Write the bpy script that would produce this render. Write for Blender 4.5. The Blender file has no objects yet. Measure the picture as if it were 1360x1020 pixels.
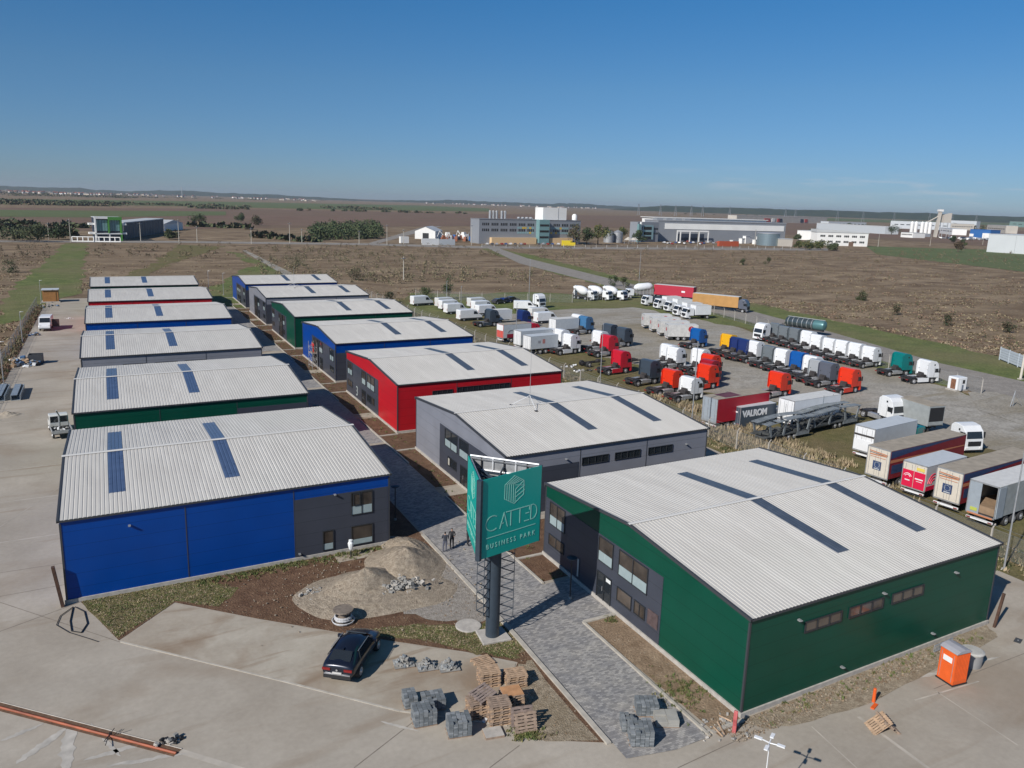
import bpy, bmesh, math, random
from mathutils import Vector, Matrix
random.seed(7)
R = math.radians
scene = bpy.context.scene
C = scene.collection

# ------------------------------------------------------------------ camera
CF, CP, CR, CY, CH = 1074.39, 0.2199, -0.0315, 0.5186, 26.9
def cam_axes():
    fw = Vector((math.sin(CY) * math.cos(CP), math.cos(CY) * math.cos(CP), -math.sin(CP)))
    rt = Vector((math.cos(CY), -math.sin(CY), 0.0))
    up = rt.cross(fw)
    cr, sr = math.cos(CR), math.sin(CR)
    return cr * rt - sr * up, sr * rt + cr * up, fw
RT, UP, FW = cam_axes()
cd = bpy.data.cameras.new("camera"); cam = bpy.data.objects.new("camera", cd); C.objects.link(cam)
cd.sensor_width = 36.0; cd.lens = 36.0 * CF / 1360.0; cd.clip_start = 0.5; cd.clip_end = 60000
m = Matrix((RT, UP, -FW)).transposed().to_4x4(); m.translation = (0, 0, CH)
cam.matrix_world = m
scene.camera = cam

# ------------------------------------------------------------------ light
SUN_TO = Vector((1.35, 0.52, -1.0)).normalized()          # direction the sunlight travels
SKY_STRENGTH, SUN_STRENGTH, EXPOSURE = 0.060, 4.5, 0.10
world = bpy.data.worlds.new("World"); scene.world = world; world.use_nodes = True
wn, wl = world.node_tree.nodes, world.node_tree.links
bg = wn["Background"]; bg.inputs[1].default_value = SKY_STRENGTH
sky = wn.new("ShaderNodeTexSky"); sky.sky_type = 'NISHITA'; sky.sun_disc = False
sky.sun_elevation = math.asin(-SUN_TO.z)
sky.sun_rotation = math.atan2(-SUN_TO.x, -SUN_TO.y)
sky.altitude = 1500; sky.air_density = 1.0; sky.dust_density = 0.6; sky.ozone_density = 3.0
# a few thin low clouds far to the right
tc = wn.new("ShaderNodeTexCoord"); mp = wn.new("ShaderNodeMapping"); mp.inputs['Scale'].default_value = (9, 9, 90)
nz = wn.new("ShaderNodeTexNoise"); nz.inputs['Scale'].default_value = 1.6; nz.inputs['Detail'].default_value = 5
rmp = wn.new("ShaderNodeValToRGB"); rmp.color_ramp.elements[0].position = 0.50; rmp.color_ramp.elements[1].position = 0.72
sep = wn.new("ShaderNodeSeparateXYZ")
band = wn.new("ShaderNodeMapRange"); band.inputs['From Min'].default_value = 0.008; band.inputs['From Max'].default_value = 0.02
band2 = wn.new("ShaderNodeMapRange"); band2.inputs['From Min'].default_value = 0.052; band2.inputs['From Max'].default_value = 0.035
azm = wn.new("ShaderNodeMapRange"); azm.inputs['From Min'].default_value = 0.45; azm.inputs['From Max'].default_value = 0.85
m1 = wn.new("ShaderNodeMath"); m1.operation = 'MULTIPLY'; m2 = wn.new("ShaderNodeMath"); m2.operation = 'MULTIPLY'
m3 = wn.new("ShaderNodeMath"); m3.operation = 'MULTIPLY'; m4 = wn.new("ShaderNodeMath"); m4.operation = 'MULTIPLY'; m4.inputs[1].default_value = 0.42
mx = wn.new("ShaderNodeMix"); mx.data_type = 'RGBA'
wl.new(tc.outputs['Generated'], mp.inputs[0]); wl.new(mp.outputs[0], nz.inputs[0]); wl.new(nz.outputs[0], rmp.inputs[0])
wl.new(tc.outputs['Generated'], sep.inputs[0]); wl.new(sep.outputs[2], band.inputs[0]); wl.new(sep.outputs[2], band2.inputs[0]); wl.new(sep.outputs[0], azm.inputs[0])
wl.new(rmp.outputs[0], m1.inputs[0]); wl.new(band.outputs[0], m1.inputs[1]); wl.new(m1.outputs[0], m2.inputs[0]); wl.new(band2.outputs[0], m2.inputs[1])
wl.new(m2.outputs[0], m3.inputs[0]); wl.new(azm.outputs[0], m3.inputs[1]); wl.new(m3.outputs[0], m4.inputs[0]); wl.new(m4.outputs[0], mx.inputs[0])
hs = wn.new("ShaderNodeHueSaturation"); hs.inputs['Saturation'].default_value = 1.0
tr_ = wn.new("ShaderNodeValToRGB"); cr_ = tr_.color_ramp; wl.new(sep.outputs[2], tr_.inputs[0])
cr_.elements[0].position = 0.0; cr_.elements[0].color = (.40, .52, .74, 1)
cr_.elements[1].position = 0.6; cr_.elements[1].color = (.44, .70, .86, 1)
for ps, cc_ in ((.05, (.385, .55, .76, 1)), (.13, (.38, .62, .79, 1)), (.23, (.26, .66, .90, 1))):
    e_ = cr_.elements.new(ps); e_.color = cc_
tm = wn.new("ShaderNodeMix"); tm.data_type = 'RGBA'; tm.blend_type = 'MULTIPLY'; tm.inputs[0].default_value = 1.0
wl.new(sky.outputs[0], tm.inputs[6]); wl.new(tr_.outputs[0], tm.inputs[7])
gn = wn.new("ShaderNodeMix"); gn.data_type = 'RGBA'; gn.blend_type = 'MULTIPLY'; gn.inputs[0].default_value = 1.0; gn.inputs[7].default_value = (1.42, 1.42, 1.44, 1)
wl.new(tm.outputs[2], gn.inputs[6]); wl.new(gn.outputs[2], hs.inputs['Color'])
wl.new(hs.outputs[0], mx.inputs[6]); mx.inputs[7].default_value = (9.0, 9.2, 10.0, 1); wl.new(mx.outputs[2], bg.inputs[0])
sd = bpy.data.lights.new("sun", 'SUN'); sd.energy = SUN_STRENGTH; sd.angle = R(0.53); sd.color = (1.0, 0.955, 0.89)
sun = bpy.data.objects.new("sun", sd); C.objects.link(sun)
sun.rotation_euler = SUN_TO.to_track_quat('-Z', 'Y').to_euler()
scene.view_settings.view_transform = 'Standard'; scene.view_settings.look = 'None'
scene.view_settings.exposure = EXPOSURE; scene.view_settings.gamma = 1.0
scene.render.engine = 'CYCLES'

# ------------------------------------------------------------------ positions
def G(px, py, z=0.0):
    """world point at height z that stands at (px, py) of the 1360 x 1020 photograph"""
    d = FW * CF + RT * (px - 680.0) + UP * (510.0 - py)
    t = (z - CH) / d.z
    return Vector((d.x * t, d.y * t, z))
SK = 0.0547
def UV(u, v, z=0.0):
    """the park's own frame: u across the rows, v along the street"""
    return Vector((u + SK * v, v, z))

# ------------------------------------------------------------------ materials
MATS = {}
def mat(name, col, rough=0.6, metal=0.0, var=0.0, vscale=2.0, spec=0.5, bump=0.0, coat=0.0, alpha=1.0, stripes=None, emit=None):
    if name in MATS: return MATS[name]
    m = bpy.data.materials.new(name); m.use_nodes = True; MATS[name] = m
    n, l = m.node_tree.nodes, m.node_tree.links
    b = n["Principled BSDF"]
    b.inputs['Roughness'].default_value = rough; b.inputs['Metallic'].default_value = metal
    b.inputs['Specular IOR Level'].default_value = spec; b.inputs['Coat Weight'].default_value = coat
    b.inputs['Alpha'].default_value = alpha
    c = (col[0], col[1], col[2], 1)
    b.inputs['Base Color'].default_value = c
    last = None
    if var:
        t = n.new("ShaderNodeTexCoord"); no = n.new("ShaderNodeTexNoise"); no.inputs['Scale'].default_value = vscale; no.inputs['Detail'].default_value = 6
        l.new(t.outputs['Object'], no.inputs[0])
        r = n.new("ShaderNodeValToRGB"); r.color_ramp.elements[0].position = 0.3; r.color_ramp.elements[1].position = 0.7
        r.color_ramp.elements[0].color = tuple(x * (1 - var) for x in col) + (1,); r.color_ramp.elements[1].color = tuple(min(1, x * (1 + var)) for x in col) + (1,)
        l.new(no.outputs[0], r.inputs[0]); last = r.outputs[0]
        if bump:
            bp = n.new("ShaderNodeBump"); bp.inputs['Strength'].default_value = bump; bp.inputs['Distance'].default_value = 0.05
            l.new(no.outputs[0], bp.inputs['Height']); l.new(bp.outputs[0], b.inputs['Normal'])
        rr = n.new("ShaderNodeMapRange"); rr.inputs['To Min'].default_value = max(0, rough - 0.1); rr.inputs['To Max'].default_value = min(1, rough + 0.1)
        l.new(no.outputs[0], rr.inputs[0]); l.new(rr.outputs[0], b.inputs['Roughness'])
    if stripes:      # thin joint lines between cladding boards: (axis, pitch, width, darkness)
        ax, pitch, wd, dk = stripes
        t = n.new("ShaderNodeTexCoord"); s = n.new("ShaderNodeSeparateXYZ"); l.new(t.outputs['Object'], s.inputs[0])
        a = n.new("ShaderNodeMath"); a.operation = 'MODULO'; l.new(s.outputs[ax], a.inputs[0]); a.inputs[1].default_value = pitch
        k = n.new("ShaderNodeMath"); k.operation = 'LESS_THAN'; l.new(a.outputs[0], k.inputs[0]); k.inputs[1].default_value = wd
        mm = n.new("ShaderNodeMix"); mm.data_type = 'RGBA'
        if last: l.new(last, mm.inputs[6])
        else: mm.inputs[6].default_value = c
        mm.inputs[7].default_value = tuple(x * dk for x in col) + (1,)
        l.new(k.outputs[0], mm.inputs[0]); last = mm.outputs[2]
    if last: l.new(last, b.inputs['Base Color'])
    if emit: b.inputs['Emission Color'].default_value = emit + (1,); b.inputs['Emission Strength'].default_value = 1
    return m

def ground_mat(name, cols, scales=(0.05, 0.6, 6.0), rough=0.95, bump=0.3, stretch=(1, 1, 1), rot=0.0, contrast=(0.35, 0.65), bdist=0.05, fine=.26, stain=None):
    """cols: low, high, patch colour; three noise sizes in metres^-1"""
    m = bpy.data.materials.new(name); m.use_nodes = True; MATS[name] = m
    n, l = m.node_tree.nodes, m.node_tree.links; b = n["Principled BSDF"]
    b.inputs['Roughness'].default_value = rough; b.inputs['Specular IOR Level'].default_value = 0.2
    t = n.new("ShaderNodeTexCoord"); mp = n.new("ShaderNodeMapping"); mp.inputs['Scale'].default_value = stretch; mp.inputs['Rotation'].default_value = (0, 0, rot)
    l.new(t.outputs['Object'], mp.inputs[0])
    def noise(s, d=5, off=0.0):
        o = n.new("ShaderNodeTexNoise"); o.inputs['Scale'].default_value = s; o.inputs['Detail'].default_value = d; o.inputs['Roughness'].default_value = 0.62
        l.new(mp.outputs[0], o.inputs[0]); return o
    A, B_, D = noise(scales[0]), noise(scales[1], 6), noise(scales[2], 4)
    def ramp(src, c0, c1, p0, p1):
        r = n.new("ShaderNodeValToRGB"); r.color_ramp.elements[0].position = p0; r.color_ramp.elements[1].position = p1
        r.color_ramp.elements[0].color = c0; r.color_ramp.elements[1].color = c1; l.new(src.outputs[0], r.inputs[0]); return r
    k = lambda c: (c[0], c[1], c[2], 1)
    r1 = ramp(B_, k(cols[0]), k(cols[1]), *contrast)
    mk = ramp(A, (0, 0, 0, 1), (1, 1, 1, 1), 0.42, 0.62)
    x = n.new("ShaderNodeMix"); x.data_type = 'RGBA'; l.new(mk.outputs[0], x.inputs[0]); l.new(r1.outputs[0], x.inputs[6])
    x.inputs[7].default_value = k(cols[2])
    x2 = n.new("ShaderNodeMix"); x2.data_type = 'RGBA'; x2.blend_type = 'MIX'; l.new(x.outputs[2], x2.inputs[6]); l.new(r1.outputs[0], x2.inputs[7]); x2.inputs[0].default_value = 0.45
    fr = ramp(D, (1 - fine,) * 3 + (1,), (1 + fine,) * 3 + (1,), 0.3, 0.7)
    x3 = n.new("ShaderNodeMix"); x3.data_type = 'RGBA'; x3.blend_type = 'MULTIPLY'; x3.inputs[0].default_value = 1; l.new(x2.outputs[2], x3.inputs[6]); l.new(fr.outputs[0], x3.inputs[7])
    out = x3.outputs[2]
    if stain:      # blotches and smears with a shape of their own: (colour, noise size, amount)
        for (sc_, lo, hi, stt) in ((stain[1], .54, .70, (1, 1, 1)), (stain[1] * 5, .56, .70, (.16, 1, 1))):
            m2 = n.new("ShaderNodeMapping"); m2.inputs['Scale'].default_value = stt; m2.inputs['Rotation'].default_value = (0, 0, -.08); m2.inputs['Location'].default_value = (37.3, 11.9, 0); l.new(t.outputs['Object'], m2.inputs[0])
            S_ = n.new("ShaderNodeTexNoise"); S_.inputs['Scale'].default_value = sc_; S_.inputs['Detail'].default_value = 7; S_.inputs['Distortion'].default_value = .6; l.new(m2.outputs[0], S_.inputs[0])
            k_ = n.new("ShaderNodeMapRange"); k_.inputs['From Min'].default_value = lo; k_.inputs['From Max'].default_value = hi; k_.inputs['To Max'].default_value = stain[2]; l.new(S_.outputs[0], k_.inputs[0])
            x4 = n.new("ShaderNodeMix"); x4.data_type = 'RGBA'; l.new(k_.outputs[0], x4.inputs[0]); l.new(out, x4.inputs[6]); x4.inputs[7].default_value = k(stain[0]); out = x4.outputs[2]
    l.new(out, b.inputs['Base Color'])
    bp = n.new("ShaderNodeBump"); bp.inputs['Strength'].default_value = bump; bp.inputs['Distance'].default_value = bdist
    l.new(D.outputs[0], bp.inputs['Height']); l.new(bp.outputs[0], b.inputs['Normal'])
    return m

# ------------------------------------------------------------------ mesh building
class MB:
    def __init__(s, shear=0.0): s.v = []; s.f = []; s.m = []; s.mats = []; s.sh = shear
    def mi(s, m):
        if m not in s.mats: s.mats.append(m)
        return s.mats.index(m)
    def add(s, vs, fs, m):
        o = len(s.v); i = s.mi(m); s.v += [tuple(v) for v in vs]
        for f in fs: s.f.append([o + k for k in f]); s.m.append(i)
        return s
    def box(s, x0, x1, y0, y1, z0, z1, m):
        return s.add([(x0, y0, z0), (x1, y0, z0), (x1, y1, z0), (x0, y1, z0), (x0, y0, z1), (x1, y0, z1), (x1, y1, z1), (x0, y1, z1)],
                     [(3, 2, 1, 0), (4, 5, 6, 7), (0, 1, 5, 4), (1, 2, 6, 5), (2, 3, 7, 6), (3, 0, 4, 7)], m)
    def obox(s, c, size, m, rz=0.0, ry=0.0, rx=0.0):
        M = Matrix.Rotation(rz, 3, 'Z') @ Matrix.Rotation(ry, 3, 'Y') @ Matrix.Rotation(rx, 3, 'X')
        vs = []
        for dx, dy, dz in [(-1, -1, -1), (1, -1, -1), (1, 1, -1), (-1, 1, -1), (-1, -1, 1), (1, -1, 1), (1, 1, 1), (-1, 1, 1)]:
            vs.append(Vector(c) + M @ Vector((dx * size[0] / 2, dy * size[1] / 2, dz * size[2] / 2)))
        return s.add(vs, [(3, 2, 1, 0), (4, 5, 6, 7), (0, 1, 5, 4), (1, 2, 6, 5), (2, 3, 7, 6), (3, 0, 4, 7)], m)
    def bar(s, a, b, r, m, n=6, r2=None):
        a = Vector(a); b = Vector(b); d = (b - a)
        if d.length < 1e-6: return s
        d.normalize(); q = d.to_track_quat('Z', 'Y'); r2 = r if r2 is None else r2
        vs = [a + q @ Vector((r * math.cos(2 * math.pi * k / n + .4), r * math.sin(2 * math.pi * k / n + .4), 0)) for k in range(n)]
        vs += [b + q @ Vector((r2 * math.cos(2 * math.pi * k / n + .4), r2 * math.sin(2 * math.pi * k / n + .4), 0)) for k in range(n)]
        return s.add(vs, [(k, (k + 1) % n, n + (k + 1) % n, n + k) for k in range(n)] + [tuple(range(n))[::-1], tuple(range(n, 2 * n))], m)
    def prof(s, pts, y0, y1, m, inset=None):
        """side profile (x, z) stretched from y0 to y1"""
        n = len(pts)
        vs = [(x, y0, z) for x, z in pts] + [(x, y1, z) for x, z in pts]
        return s.add(vs, [(k, (k + 1) % n, n + (k + 1) % n, n + k) for k in range(n)] + [tuple(range(n))[::-1], tuple(range(n, 2 * n))], m)
    def poly(s, pts, z0, z1, m):
        n = len(pts)
        vs = [(p[0], p[1], z0) for p in pts] + [(p[0], p[1], z1) for p in pts]
        return s.add(vs, [(k, (k + 1) % n, n + (k + 1) % n, n + k) for k in range(n)] + [tuple(range(n))[::-1], tuple(range(n, 2 * n))], m)
    def lathe(s, rings, m, axis='z', n=16, c=(0, 0, 0), M=None):
        vs = []
        for r, h in rings:
            for k in range(n):
                a = 2 * math.pi * k / n
                p = {'z': (r * math.cos(a), r * math.sin(a), h), 'x': (h, r * math.cos(a), r * math.sin(a)), 'y': (r * math.cos(a), h, r * math.sin(a))}[axis]
                p = Vector(p)
                if M is not None: p = M @ p
                vs.append(p + Vector(c))
        fs = []
        for j in range(len(rings) - 1):
            for k in range(n): fs.append((j * n + k, j * n + (k + 1) % n, (j + 1) * n + (k + 1) % n, (j + 1) * n + k))
        fs.append(tuple(range(n))[::-1]); fs.append(tuple(range((len(rings) - 1) * n, len(rings) * n)))
        return s.add(vs, fs, m)
    def mesh(s, name, bevel=0.0, smooth=False, recalc=True):
        me = bpy.data.meshes.new(name)
        vs = [(x + s.sh * y, y, z) for x, y, z in s.v] if s.sh else s.v
        me.from_pydata(vs, [], s.f); me.polygons.foreach_set('material_index', s.m)
        for m_ in s.mats: me.materials.append(m_)
        if recalc or bevel:
            bm = bmesh.new(); bm.from_mesh(me)
            if recalc: bmesh.ops.recalc_face_normals(bm, faces=bm.faces)
            if bevel:
                bmesh.ops.remove_doubles(bm, verts=bm.verts, dist=1e-4)
                es = [e for e in bm.edges if len(e.link_faces) == 2 and e.calc_face_angle(0) > 0.35]
                bmesh.ops.bevel(bm, geom=es, offset=bevel, segments=2, affect='EDGES', profile=0.5, clamp_overlap=True)
            bm.to_mesh(me); bm.free()
        if smooth:
            me.polygons.foreach_set('use_smooth', [True] * len(me.polygons))
            try: me.set_sharp_from_angle(angle=R(35))
            except Exception: pass
        me.update()
        return me
    def build(s, name, parent=None, loc=(0, 0, 0), rz=0.0, bevel=0.0, smooth=False, recalc=True):
        o = bpy.data.objects.new(name, s.mesh(name, bevel, smooth, recalc)); C.objects.link(o)
        o.location = loc; o.rotation_euler = (0, 0, rz)
        if parent: o.parent = parent
        return o

def tag(o, label=None, cat=None, group=None, kind=None):
    if label: o['label'] = label
    if cat: o['category'] = cat
    if group: o['group'] = group
    if kind: o['kind'] = kind
    return o
def thing(name, label, cat, loc=(0, 0, 0), rz=0.0, group=None):
    o = bpy.data.objects.new(name, None); C.objects.link(o); o.empty_display_size = 0.5
    o.location = loc; o.rotation_euler = (0, 0, rz)
    return tag(o, label, cat, group)
PROTO = {}
def kids(o): return [c for c in CH_CACHE.get(o.name, [])]
CH_CACHE = {}
def copy_tree(o, parent=None):
    c = o.copy(); C.objects.link(c)
    if parent is not None: c.parent = parent
    for ch in o.children: copy_tree(ch, c)
    return c
def spawn(key, fn, label, loc, rz=0.0, group=None):
    """first call builds the thing, later calls copy it with its parts"""
    if key in PROTO: o = copy_tree(PROTO[key])
    else: o = fn(); PROTO[key] = o
    o.location = loc; o.rotation_euler = (0, 0, rz)
    o['label'] = label
    if group: o['group'] = group
    elif 'group' in o: del o['group']
    return o
def sheet(name, pts, z, m, kind='structure', h=None):
    mb = MB()
    if h: mb.poly(pts, z, z + h, m)
    else: mb.add([(p[0], p[1], z) for p in pts], [tuple(range(len(pts)))], m)
    o = mb.build(name, recalc=bool(h))
    if not h and o.data.polygons[0].normal.z < 0: o.data.flip_normals()
    return tag(o, kind=kind)
def text_mesh(txt, size, m, depth=0.01, spacing=1.0, bold=0.0, align='CENTER'):
    cu = bpy.data.curves.new("t", 'FONT'); cu.body = txt; cu.size = size; cu.extrude = depth; cu.space_character = spacing
    cu.align_x = align; cu.offset = bold; cu.resolution_u = 3
    o = bpy.data.objects.new("t", cu); C.objects.link(o); bpy.context.view_layer.update()
    dg = bpy.context.evaluated_depsgraph_get(); me = bpy.data.meshes.new_from_object(o.evaluated_get(dg))
    C.objects.unlink(o); bpy.data.objects.remove(o); me.materials.clear(); me.materials.append(m)
    return me
def text_part(name, txt, size, m, parent, loc, rot, depth=0.01, spacing=1.0, bold=0.0, align='CENTER'):
    o = bpy.data.objects.new(name, text_mesh(txt, size, m, depth, spacing, bold, align)); C.objects.link(o)
    o.parent = parent; o.location = loc; o.rotation_euler = rot
    return o

# common materials
M_black = mat("black_plastic", (0.02, 0.02, 0.022), 0.6)
M_tyre = mat("tyre_rubber", (0.025, 0.025, 0.026), 0.85)
M_rim = mat("rim_metal", (0.55, 0.55, 0.56), 0.35, 0.6)
M_chassis = mat("chassis_steel", (0.05, 0.045, 0.045), 0.7, 0.2, var=0.4)
M_alu = mat("aluminium_tank", (0.48, 0.48, 0.48), 0.4, 0.5, var=0.15)
M_glass = mat("dark_glass", (0.02, 0.024, 0.028), 0.06, 0.0, spec=0.8)
M_white = mat("white_paint", (0.74, 0.75, 0.76), 0.35, var=0.05, vscale=1.0)
M_dirtywhite = mat("dusty_white_paint", (0.56, 0.55, 0.53), 0.5, var=0.14, vscale=1.5)
M_lamp_red = mat("red_lens", (0.22, 0.015, 0.015), 0.3)
M_lamp_white = mat("clear_lens", (0.8, 0.8, 0.78), 0.15)
M_galv = mat("galvanised_steel", (0.42, 0.43, 0.44), 0.5, 0.5, var=0.15)
M_conc = mat("pale_concrete_trim", (0.42, 0.39, 0.35), 0.9, var=0.15, vscale=3)
M_darktrim = mat("dark_grey_trim", (0.045, 0.048, 0.055), 0.5)
# ================================================================== GROUND
M_field = ground_mat("dry_field", ((0.13, 0.088, 0.056), (0.335, 0.255, 0.165), (0.175, 0.125, 0.074)), (0.014, 0.06, 1.1), bump=0.8, bdist=0.35, stretch=(1, 1.5, 1), rot=0.52, contrast=(0.36, 0.70), fine=.34)
M_conc_yard = ground_mat("concrete_yard", ((0.345, 0.302, 0.248), (0.435, 0.388, 0.325), (0.305, 0.272, 0.23)), (0.05, 0.16, 3.0), rough=0.85, bump=0.05, fine=.06, stain=((0.25, 0.19, 0.135), .10, .5))
M_conc_slab = ground_mat("pale_concrete_slab", ((0.36, 0.315, 0.255), (0.45, 0.405, 0.335), (0.32, 0.265, 0.205)), (0.16, 0.4, 3.0), rough=0.85, bump=0.05, fine=.06, stain=((0.22, 0.15, 0.095), .16, .7))
M_dirt = ground_mat("brown_soil", ((0.105, 0.058, 0.036), (0.19, 0.115, 0.072), (0.14, 0.083, 0.05)), (0.25, 1.2, 7), bump=1.0, bdist=0.12)
M_dirt_light = ground_mat("light_soil", ((0.20, 0.138, 0.088), (0.34, 0.25, 0.17), (0.22, 0.155, 0.10)), (0.25, 1.1, 7), bump=0.9, bdist=0.1)
M_gravelsoil = ground_mat("stony_soil", ((0.23, 0.18, 0.125), (0.42, 0.35, 0.26), (0.24, 0.19, 0.125)), (0.3, 2.6, 11), bump=1.0, bdist=0.1)
M_grass = ground_mat("short_grass", ((0.105, 0.105, 0.038), (0.18, 0.155, 0.068), (0.19, 0.14, 0.08)), (0.12, 0.9, 6), bump=1.0, bdist=0.15)
M_verge = ground_mat("green_verge", ((0.088, 0.115, 0.035), (0.155, 0.175, 0.06), (0.185, 0.15, 0.082)), (0.03, 0.25, 2), bump=0.8, bdist=0.2)
M_yard = ground_mat("gravel_yard", ((0.265, 0.245, 0.212), (0.385, 0.36, 0.318), (0.225, 0.19, 0.135)), (0.05, 0.4, 2.6), bump=0.8, bdist=0.08, fine=.28, stain=((0.20, 0.165, 0.10), .07, .55))
M_asph = ground_mat("grey_asphalt", ((0.22, 0.20, 0.18), (0.30, 0.275, 0.245), (0.25, 0.225, 0.195)), (0.05, 0.4, 4), bump=0.2)
M_plough = ground_mat("ploughed_field", ((0.14, 0.085, 0.062), (0.20, 0.135, 0.10), (0.15, 0.115, 0.07)), (0.0035, 0.02, 0.3), bump=0.5, bdist=0.3, stretch=(1, 3, 1), rot=0.5)
M_crop = ground_mat("green_crop", ((0.088, 0.118, 0.046), (0.125, 0.148, 0.062), (0.11, 0.12, 0.055)), (0.004, 0.03, 0.4), bump=0.4, bdist=0.2, stretch=(1, 3, 1), rot=0.5)
M_stone = ground_mat("crushed_stone", ((0.25, 0.20, 0.148), (0.46, 0.385, 0.295), (0.32, 0.265, 0.205)), (0.4, 3.5, 12), bump=1.0, bdist=0.12)
M_greygravel = ground_mat("grey_gravel", ((0.25, 0.22, 0.185), (0.40, 0.36, 0.315), (0.30, 0.27, 0.24)), (0.4, 3, 12), bump=1.0, bdist=0.1)
M_kerb = mat("kerb_concrete", (0.42, 0.385, 0.33), 0.9, var=0.15, vscale=2)

# pavers: real brick pattern in the street's own direction
def paver_mat():
    m = bpy.data.materials.new("grey_pavers"); m.use_nodes = True; n, l = m.node_tree.nodes, m.node_tree.links; b = n["Principled BSDF"]
    t = n.new("ShaderNodeTexCoord"); mp = n.new("ShaderNodeMapping"); mp.inputs['Rotation'].default_value = (0, 0, 0.055); l.new(t.outputs['Object'], mp.inputs[0])
    br = n.new("ShaderNodeTexBrick"); br.inputs['Scale'].default_value = 1.0; br.inputs['Brick Width'].default_value = 0.26; br.inputs['Row Height'].default_value = 0.13; br.inputs['Mortar Size'].default_value = 0.008
    br.inputs['Color1'].default_value = (0.20, 0.195, 0.195, 1); br.inputs['Color2'].default_value = (0.40, 0.385, 0.365, 1); br.inputs['Mortar'].default_value = (0.18, 0.17, 0.16, 1); br.inputs['Bias'].default_value = -0.1
    l.new(mp.outputs[0], br.inputs[0])
    no = n.new("ShaderNodeTexNoise"); no.inputs['Scale'].default_value = 0.9; no.inputs['Detail'].default_value = 5; l.new(mp.outputs[0], no.inputs[0])
    r = n.new("ShaderNodeValToRGB"); r.color_ramp.elements[0].position = 0.35; r.color_ramp.elements[0].color = (0.9, 0.9, 0.92, 1); r.color_ramp.elements[1].position = 0.68; r.color_ramp.elements[1].color = (1.16, 1.13, 1.08, 1); l.new(no.outputs[0], r.inputs[0])
    x = n.new("ShaderNodeMix"); x.data_type = 'RGBA'; x.blend_type = 'MULTIPLY'; x.inputs[0].default_value = 1; l.new(br.outputs[0], x.inputs[6]); l.new(r.outputs[0], x.inputs[7]); l.new(x.outputs[2], b.inputs['Base Color'])
    b.inputs['Roughness'].default_value = 0.85
    return m
M_paver = paver_mat()

# the one ground sheet out to the horizon
mb = MB(); N = 48; ring = [0.0, 400, 2000, 8000, 30000]
vs = [(0, 0, 0)]; fs = []
for r_ in ring[1:]:
    for k in range(N): vs.append((r_ * math.cos(2 * math.pi * k / N), r_ * math.sin(2 * math.pi * k / N), 0))
for k in range(N): fs.append((0, 1 + k, 1 + (k + 1) % N))
for j in range(len(ring) - 2):
    for k in range(N): a = 1 + j * N + k; b = 1 + j * N + (k + 1) % N; fs.append((a, a + N, b + N, b))
mb.add([(x, y, -0.02) for x, y, z in vs], fs, M_field)
gr = tag(mb.build("ground", recalc=False), kind='structure')

def far_sheet(name, px, z, m):
    pts = [G(*p) for p in px]
    if m in (M_verge, M_grass):      # ragged borders
        rnd = random.Random(int(z * 1e4) + len(px)); out = []
        for i in range(len(pts)):
            a, b = pts[i], pts[(i + 1) % len(pts)]; L = (b - a).length; n_ = max(1, min(26, int(L / 6)))
            for k in range(n_):
                q = a.lerp(b, k / n_); am = min(2.2, L / n_ * .28) if k else 0
                out.append(q + Vector((rnd.uniform(-am, am), rnd.uniform(-am, am), 0)))
        pts = out
    return sheet(name, pts, z, m)
# far fields (thin sheets, each laid higher than the last)
far_sheet("ploughed_field", [(-500, 300), (-500, 268), (0, 276), (300, 277), (640, 284), (860, 287), (1180, 300), (1500, 312), (1600, 345), (1170, 318), (850, 303), (640, 300), (330, 303), (0, 308)], 0.10, M_plough)
far_sheet("crop_field", [(0, 264), (300, 268), (560, 273), (650, 277), (650, 281), (480, 279), (250, 274), (0, 270), (-400, 256), (-400, 250)], 0.25, M_crop)
far_sheet("crop_field", [(0, 279), (300, 281), (300, 286), (130, 289), (0, 288)], 0.25, M_crop)
far_sheet("crop_field", [(1060, 292.0), (1190, 296), (1360, 301), (1500, 305), (1500, 300), (1360, 297), (1060, 288.5)], 0.25, M_crop)
far_sheet("crop_field", [(1150, 327), (1250, 330), (1500, 336), (1500, 372), (1360, 361), (1240, 347), (1165, 338)], 0.06, M_crop)
far_sheet("green_verge", [(0, 398), (62, 345), (88, 323), (116, 323), (113, 352), (100, 392), (62, 400), (30, 425), (0, 432)], 0.02, M_verge)
far_sheet("green_verge", [(160, 385), (240, 345), (300, 327), (235, 325), (200, 352), (150, 372)], 0.016, M_grass)
far_sheet("green_verge", [(262, 400), (296, 372), (340, 352), (300, 334), (318, 336), (372, 356), (400, 372), (330, 410)], 0.024, M_verge)
far_sheet("green_verge", [(640, 325), (715, 341), (850, 374), (1000, 402), (1200, 446), (1420, 494), (1420, 530), (1250, 512), (1110, 470), (985, 434), (845, 392), (700, 352), (640, 331)], 0.02, M_verge)
far_sheet("green_verge", [(540, 389), (640, 391), (700, 388), (770, 392), (846, 392), (990, 430), (1010, 440), (840, 408), (760, 410), (640, 420), (545, 425)], 0.024, M_verge)
# dirt track leading away behind the last shed
far_sheet("dirt_track", [(322, 333), (326, 332), (395, 366), (430, 385), (418, 386), (380, 367)], 0.03, M_yard)
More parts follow.
